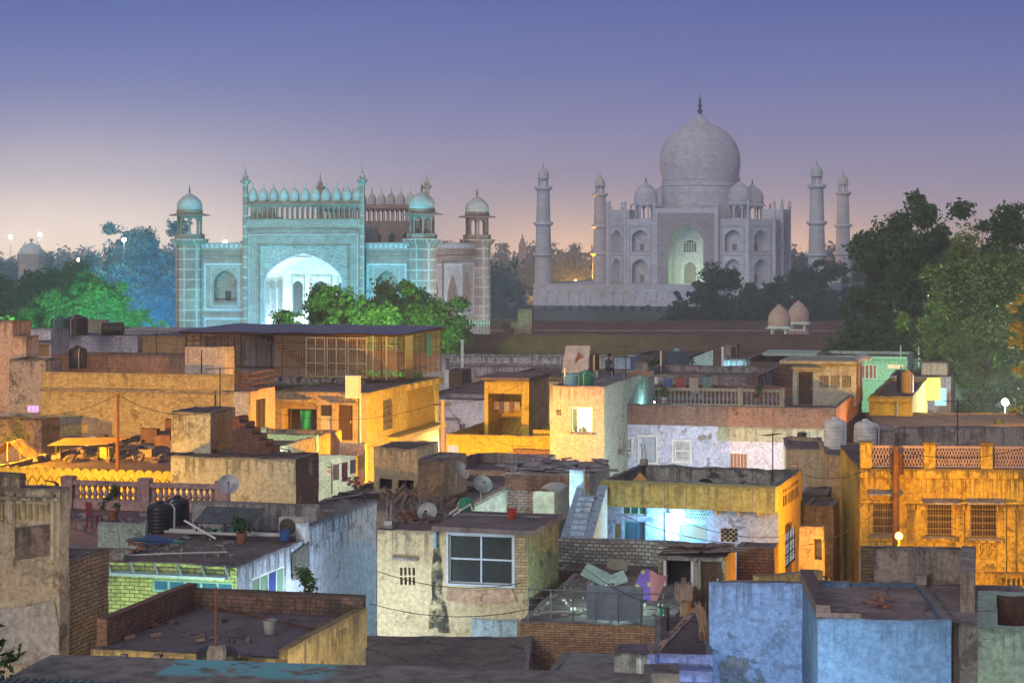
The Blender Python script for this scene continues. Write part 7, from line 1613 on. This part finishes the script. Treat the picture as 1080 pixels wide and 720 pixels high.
laundry(Vector(on(HT, 770, 420, HT.h-.74))+Vector((-5.2, 1.4, 1.35)), Vector(on(HT, 770, 420, HT.h-.74))+Vector((-1.0, 1.0, 1.35)), [(.45, .44, .42), (.10, .16, .34), (.42, .12, .10), (.5, .45, .3), (.2, .3, .28)], 'washing line hung across the balustraded terrace')
laundry(Vector(on(HF, 350, 522))+Vector((0, 0, 1.3)), Vector(on(HF, 385, 508))+Vector((0, 0, 1.3)), [(.5, .48, .5), (.3, .1, .2), (.12, .2, .4), (.5, .4, .12)], 'washing line on the mauve flat roofs')
for b_, p1, p2, lab in ((HG, (120, 588), (240, 584), 'pale plastic pipe lying along the front edge of the yellow green brick house roof'), (HPR, (212, 640), (340, 668), 'long rusty rod lying across the bare flat roof'), (HF, (345, 528), (430, 516), 'pale plastic pipe lying across the mauve flat roofs'), (HBA, (570, 648), (612, 646), 'pale pipe lying on the balcony floor behind the railing')):
    a, c_ = Vector(on(b_, *p1)), Vector(on(b_, *p2)); m = MB(); m.tube([a+Vector((0, 0, .06)), a.lerp(c_, .5)+Vector((0, .03, .07)), c_+Vector((0, 0, .06))], .028, 6); o = m.build('loose_pipe', RUST if 'rusty' in lab else PIPE); tag(o, lab, 'pipe')
for i, (a, c_, s_, lab) in enumerate(((P(467, 423, 116), P(262, 428, 110), .9, 'wire running from the utility pole to the corner of the big brick house'), (P(467, 424, 116), P(560, 398, 123), .5, 'wire from the utility pole to the slab of the open rooftop room'), (P(945, 476, 78.2), P(846, 500, 76), .5, 'wire from the dark pole to the right corner of the cyan lit house'), (P(945, 474, 78.2), P(1085, 470, 79), .4, 'wire running right from the dark pole along the ornate house'), (P(124, 416, 84.5), P(0, 428, 92), .6, 'wire running left from the thin rusty pole'), (P(124, 416, 84.5), P(222, 434, 83), .4, 'wire from the thin rusty pole to the mouldy stair cabin'), (P(704, 642, 54), P(590, 575, 66), .3, 'wire from the slim black pole up to the tan house'), (P(704, 643, 54), P(764, 588, 66), .25, 'wire from the slim black pole to the outhouse roof'))): wire(a, c_, s_, lab)

def debris(b, x0, x1, y0, y1, n, z, mat, big=.22, seed=1):
    rg = random.Random(seed); m = MB()
    for i in range(n):
        u, v = rg.random()**(.6 if i % 2 else 1.6), rg.random(); p = b.t(x0+(x1-x0)*u, y0+(y1-y0)*v, z)
        if not (.1 < p[0] < b.w-.1 and .1 < p[1] < b.d-.05): continue
        l = .04+big*rg.random()**2.2; a = rg.random()*3.1; m.bar((p[0], p[1], z+.03), (p[0]+l*math.cos(a), p[1]+l*math.sin(a), z+.03+.3*l*rg.random()), .03+.5*l*rg.random(), .03+.08*rg.random())
    tag(m.build('debris', mat, loc=b.T.location, rz=-b.phi, jit=.02), kind='stuff')
DM1 = simple('roof_debris', (.20, .15, .13), .9, 0, .7, .1, 1.3); DM2 = simple('pale_debris', (.34, .31, .28), .9, 0, .7, .1, 1.3)
for i, (b_, q, n, z, m_) in enumerate(((HG, (118, 250, 566, 589), 60, HG.h-.06, DM2), (HW, (402, 470, 534, 554), 110, HW.h-.04, DM1), (HPR, (110, 380, 625, 678), 60, HPR.h, DM1), (HBR, (50, 280, 383, 406), 110, HBR.h-.09, DM1), (HC, (645, 815, 490, 514), 90, HC.h-.94, DM1), (HB, (590, 690, 386, 404), 60, HB.h-.18, DM2), (HF, (340, 480, 488, 530), 150, HF.h, DM1), (HP, (60, 190, 535, 565), 50, HP.h-.03, DM2), (HT, (650, 840, 408, 424), 80, HT.h-.73, DM2), (HBA, (560, 700, 600, 652), 90, HBA.h-.05, DM2))):
    debris(b_, *q, n, z, m_, .5 if i in (1, 3, 7) else .26, 40+i)
def rebar(b, x, y, n=4, h=.7):
    m = MB(); m.box(x-.14, x+.14, y-.14, y+.14, b.h-.02, b.h+.22)
    for i in range(n): a, c_ = x+(.08 if i % 2 else -.08), y+(.08 if i // 2 else -.08); m.tube([(a, c_, b.h+.1), (a+_rg.gauss(0, .02), c_, b.h+.22+h*.6), (a+_rg.gauss(0, .09), c_+_rg.gauss(0, .06), b.h+.22+h*(.8+.4*_rg.random()))], .011, 4)
    m.build('column_stub', CONC, b.T, jit=.01)
for b_, ps_ in ((HW, ((.3, .3), (.3, 3.9))), (HG, ((.3, .3), (.3, 6.0))), (HBR, ((.3, .4), (.3, 8.5), (6, 8.6))), (HR, ((.3, .3), (HR.w-.3, 8))), (HF, ((.3, 14.5), (5, 14.8))), (HT, ((.4, 8.0),)), (HVL, ((HVL.w*.5, 8.5),)), (HC, ((.25, HC.d-.25), (HC.w-.25, HC.d-.3))), (BLRF, ((3.0, 5.0),))):
    for x, y in ps_: rebar(b_, x, y)
# ================================================================== lamps
SOD = (1.0, .44, .0); CYA = (.38, .88, 1.0); COOL = (.84, .95, 1.0); EMR = (.35, 1.0, .55)
flood(P(345, 376, 300), P(318, 262, 345), (.03, .52, .88), 105000, 'floodlight on a stand throwing cyan light on the great archway', angle=100)
flood(P(232, 372, 330), P(200, 290, 353), (.25, .80, 1.0), 12000, 'floodlight before the left wing of the gatehouse')
g_ = GATE.w2(GATE.w*.36, -.4, 1.5); flood(g_, GATE.w2(GATE.w*.42, 6, 9), (.60, .90, 1.0), 24000, 'white floodlight standing inside the great archway', angle=150)
flood(P(166, 362, 372), P(140, 280, 430), (.02, .34, 1.0), 480000, 'blue floodlight below the tall dark tree by the gatehouse')
flood(P(116, 366, 218), P(90, 312, 255), (.12, 1.0, .5), 150000, 'green floodlight under the round emerald tree')
flood(P(412, 372, 214), P(405, 312, 238), (.5, 1.0, .25), 52000, 'green floodlight left of the bushy trees by the great archway')
flood(P(732, 299.2, 674), P(728, 285, 690), (.62, 1.0, .5), 5000, 'greenish floodlight at the mausoleum doorway')
flood(P(600, 350, 560), P(640, 280, 690), (.45, .75, 1.0), 70000, 'floodlight in the garden before the mausoleum', angle=90)
flood(P(1000, 390, 172), P(1030, 310, 160), (.7, 1, .30), 30000, 'added green light brightening the feathery tree from below')  # added light that brightens the feathery tree
lamp(P(607, 297, 775), P(607, 297, 775).z, SOD, 178200, 'orange street lamp beyond the marble terrace left of the mausoleum', bulb=.7, glow=30, size=.6)
lamp(P(11, 250, 450), P(11, 250, 450).z, (.95, 1, .95), 12000, 'white mast light at the far left horizon edge', bulb=.38, glow=60, size=.6, shade=False); lamp(P(42, 248, 470), P(42, 248, 470).z, (.9, 1, .9), 12000, 'white mast light above the small distant tomb', bulb=.4, glow=60, size=.6, shade=False)
lamp(P(131, 253, 412), P(131, 253, 412).z, (.72, 1, .95), 12000, 'bright white mast light against the tall dark tree by the gatehouse', bulb=.4, glow=90, size=.6, shade=False)
lamp(P(237, 255.5, 402), P(237, 255.5, 402).z, (.75, 1, .98), 16000, 'bright white mast light over the left wing of the gatehouse', bulb=.4, glow=90, size=.6, shade=False)
lamp(P(83, 274, 600), P(83, 274, 600).z, (1, .5, .1), 6000, 'small orange lamp among the hazy trees left of the gatehouse', bulb=.5, glow=20, size=.6, shade=False)
lamp(P(948, 565, 74), 7.5, SOD, 2574, 'glowing orange street lamp hanging before the ornate yellow house', arm=(-.1, .6), glow=2.2, shade=False, bulb=.15)
lamp(P(708, 546, 76.72), 3, (.22, .78, 1.0), 180, 'bright cyan lamp under the yellow fascia of the pale blue house', arm=(.1, -.5), glow=60, pole=False, name='wall_lamp', shade=False)
lamp(P(1060, 424, 139), P(1060, 424, 139).z, (.70, .95, 1.0), 9000, 'dazzling white lamp under the trees at the right edge', arm=(.5, .2), glow=70, bulb=.24, size=.4, shade=False)
H_ = 'street lamp standing in the '
lamp(P(-45, 440, 88), P(-45, 440, 88).z, SOD, 11137, H_+'lane past the left end of the scalloped wall')
lamp(P(60, 520, 80), P(60, 520, 80).z, SOD, 1782, H_+'gap right in front of the scalloped wall')
lamp(P(466, 491, 105.5), P(466, 491, 105.5).z, SOD, 11137, H_+'alley below the yellow corner house')
lamp(P(992, 462, 116), P(992, 462, 116).z, SOD, 4009, H_+'lane by the orange corner house')
lamp(P(1100, 440, 118), P(1100, 440, 118).z, SOD, 2895, H_+'lane under the yellow green branch tree, added to light its leaves orange')  # lamp added out of view to throw orange on the leaves
lamp(P(872, 621, 71), P(872, 621, 71).z, SOD, 467, H_+'orange alley below the tan houses')
lamp(P(780, 545, 102), P(780, 545, 102).z, COOL, 4800, H_+'lane below the wide white house')
lamp(P(484, 492, 127), P(484, 492, 127).z, (1, .92, .96), 2600, H_+'side lane before the alley white house, added to brighten it')  # lamp added to make the alley white house brighter
lamp(P(690, 424, 121.5), .6, CYA, 90, 'low lamp on the terrace of the wide white house', pole=False, name='wall_lamp', bulb=.05, size=.05, shade=False)
lamp(P(748, 399, 158), P(748, 399, 158).z, CYA, 500, H_+'yard below the slanting cyan wall'); lamp(P(775, 405, 152), P(775, 405, 152).z, CYA, 260, H_+'yard below the blue grey cistern')
lamp(P(940, 420, 166), P(940, 420, 166).z, EMR, 1500, H_+'lane in front of the mint house'); lamp(P(578, 556, 74.3), .5, (.6, .95, 1), 620, 'lamp in the yard below the wrapped crate', pole=False, name='wall_lamp')
lamp(P(305, 484, 94), P(305, 484, 94).z, (.7, 1, .95), 1200, H_+'yard below the mint parapets'); lamp(P(604, 640, 65), .6, (.95, .95, .3), 240, 'yellow lamp on the balcony floor of the brick clad house', pole=False, name='wall_lamp', bulb=.1, glow=20)
lamp(P(200, 655, 56), .8, (.80, 1, .72), 420, 'lamp in the gap before the yellow green brick house', pole=False, name='wall_lamp'); lamp(P(365, 664, 61.8), .8, (.7, .85, 1), 620, 'lamp in the gap beside the weathered pale blue side wall', pole=False, name='wall_lamp')
lamp(P(810, 800, 43), P(810, 800, 43).z, (.72, .84, 1), 1300, H_+'lane in front of the tall blue wall')
flood(P(625, 372, 338), P(480, 290, 362), (.80, .92, 1.0), 40000, 'added pale light by the picket fence brightening the gatehouse right side')  # added light, put in to lighten the dark right side of the gate
WARM = (1, .82, .52)
lamp(P(52, 722, 41.3), .6, WARM, 330, 'lamp in the gap below the nearest house on the left', pole=False, name='wall_lamp')
lamp(P(470, 738, 43), P(470, 738, 43).z, WARM, 400, H_+'gap before the cracked low brown roof')
lamp(P(648, 630, 61.9), .4, (.66, 1, .96), 300, 'low lamp behind the tin sheet on the balcony', pole=False, name='wall_lamp', bulb=.06, size=.06, shade=False)
# ------------------------------------------------------------------ haze: the warm evening air
m = MB(); m.box(-960, 960, -60, 1600, -1, 76)
hz = m.build('haze', simple('haze_skin', (.5, .5, .5))); hz.data.materials.clear()
hm = bpy.data.materials.new('evening_haze'); hm.use_nodes = True; nt = hm.node_tree; nt.nodes.clear()
ho = nt.nodes.new('ShaderNodeOutputMaterial'); pv = nt.nodes.new('ShaderNodeVolumePrincipled')
pv.inputs['Color'].default_value = (.82, .87, 1.0, 1); pv.inputs['Density'].default_value = .00045; pv.inputs['Anisotropy'].default_value = 0
nt.links.new(pv.outputs[0], ho.inputs['Volume']); hz.data.materials.append(hm)
tag(hz, kind='stuff')
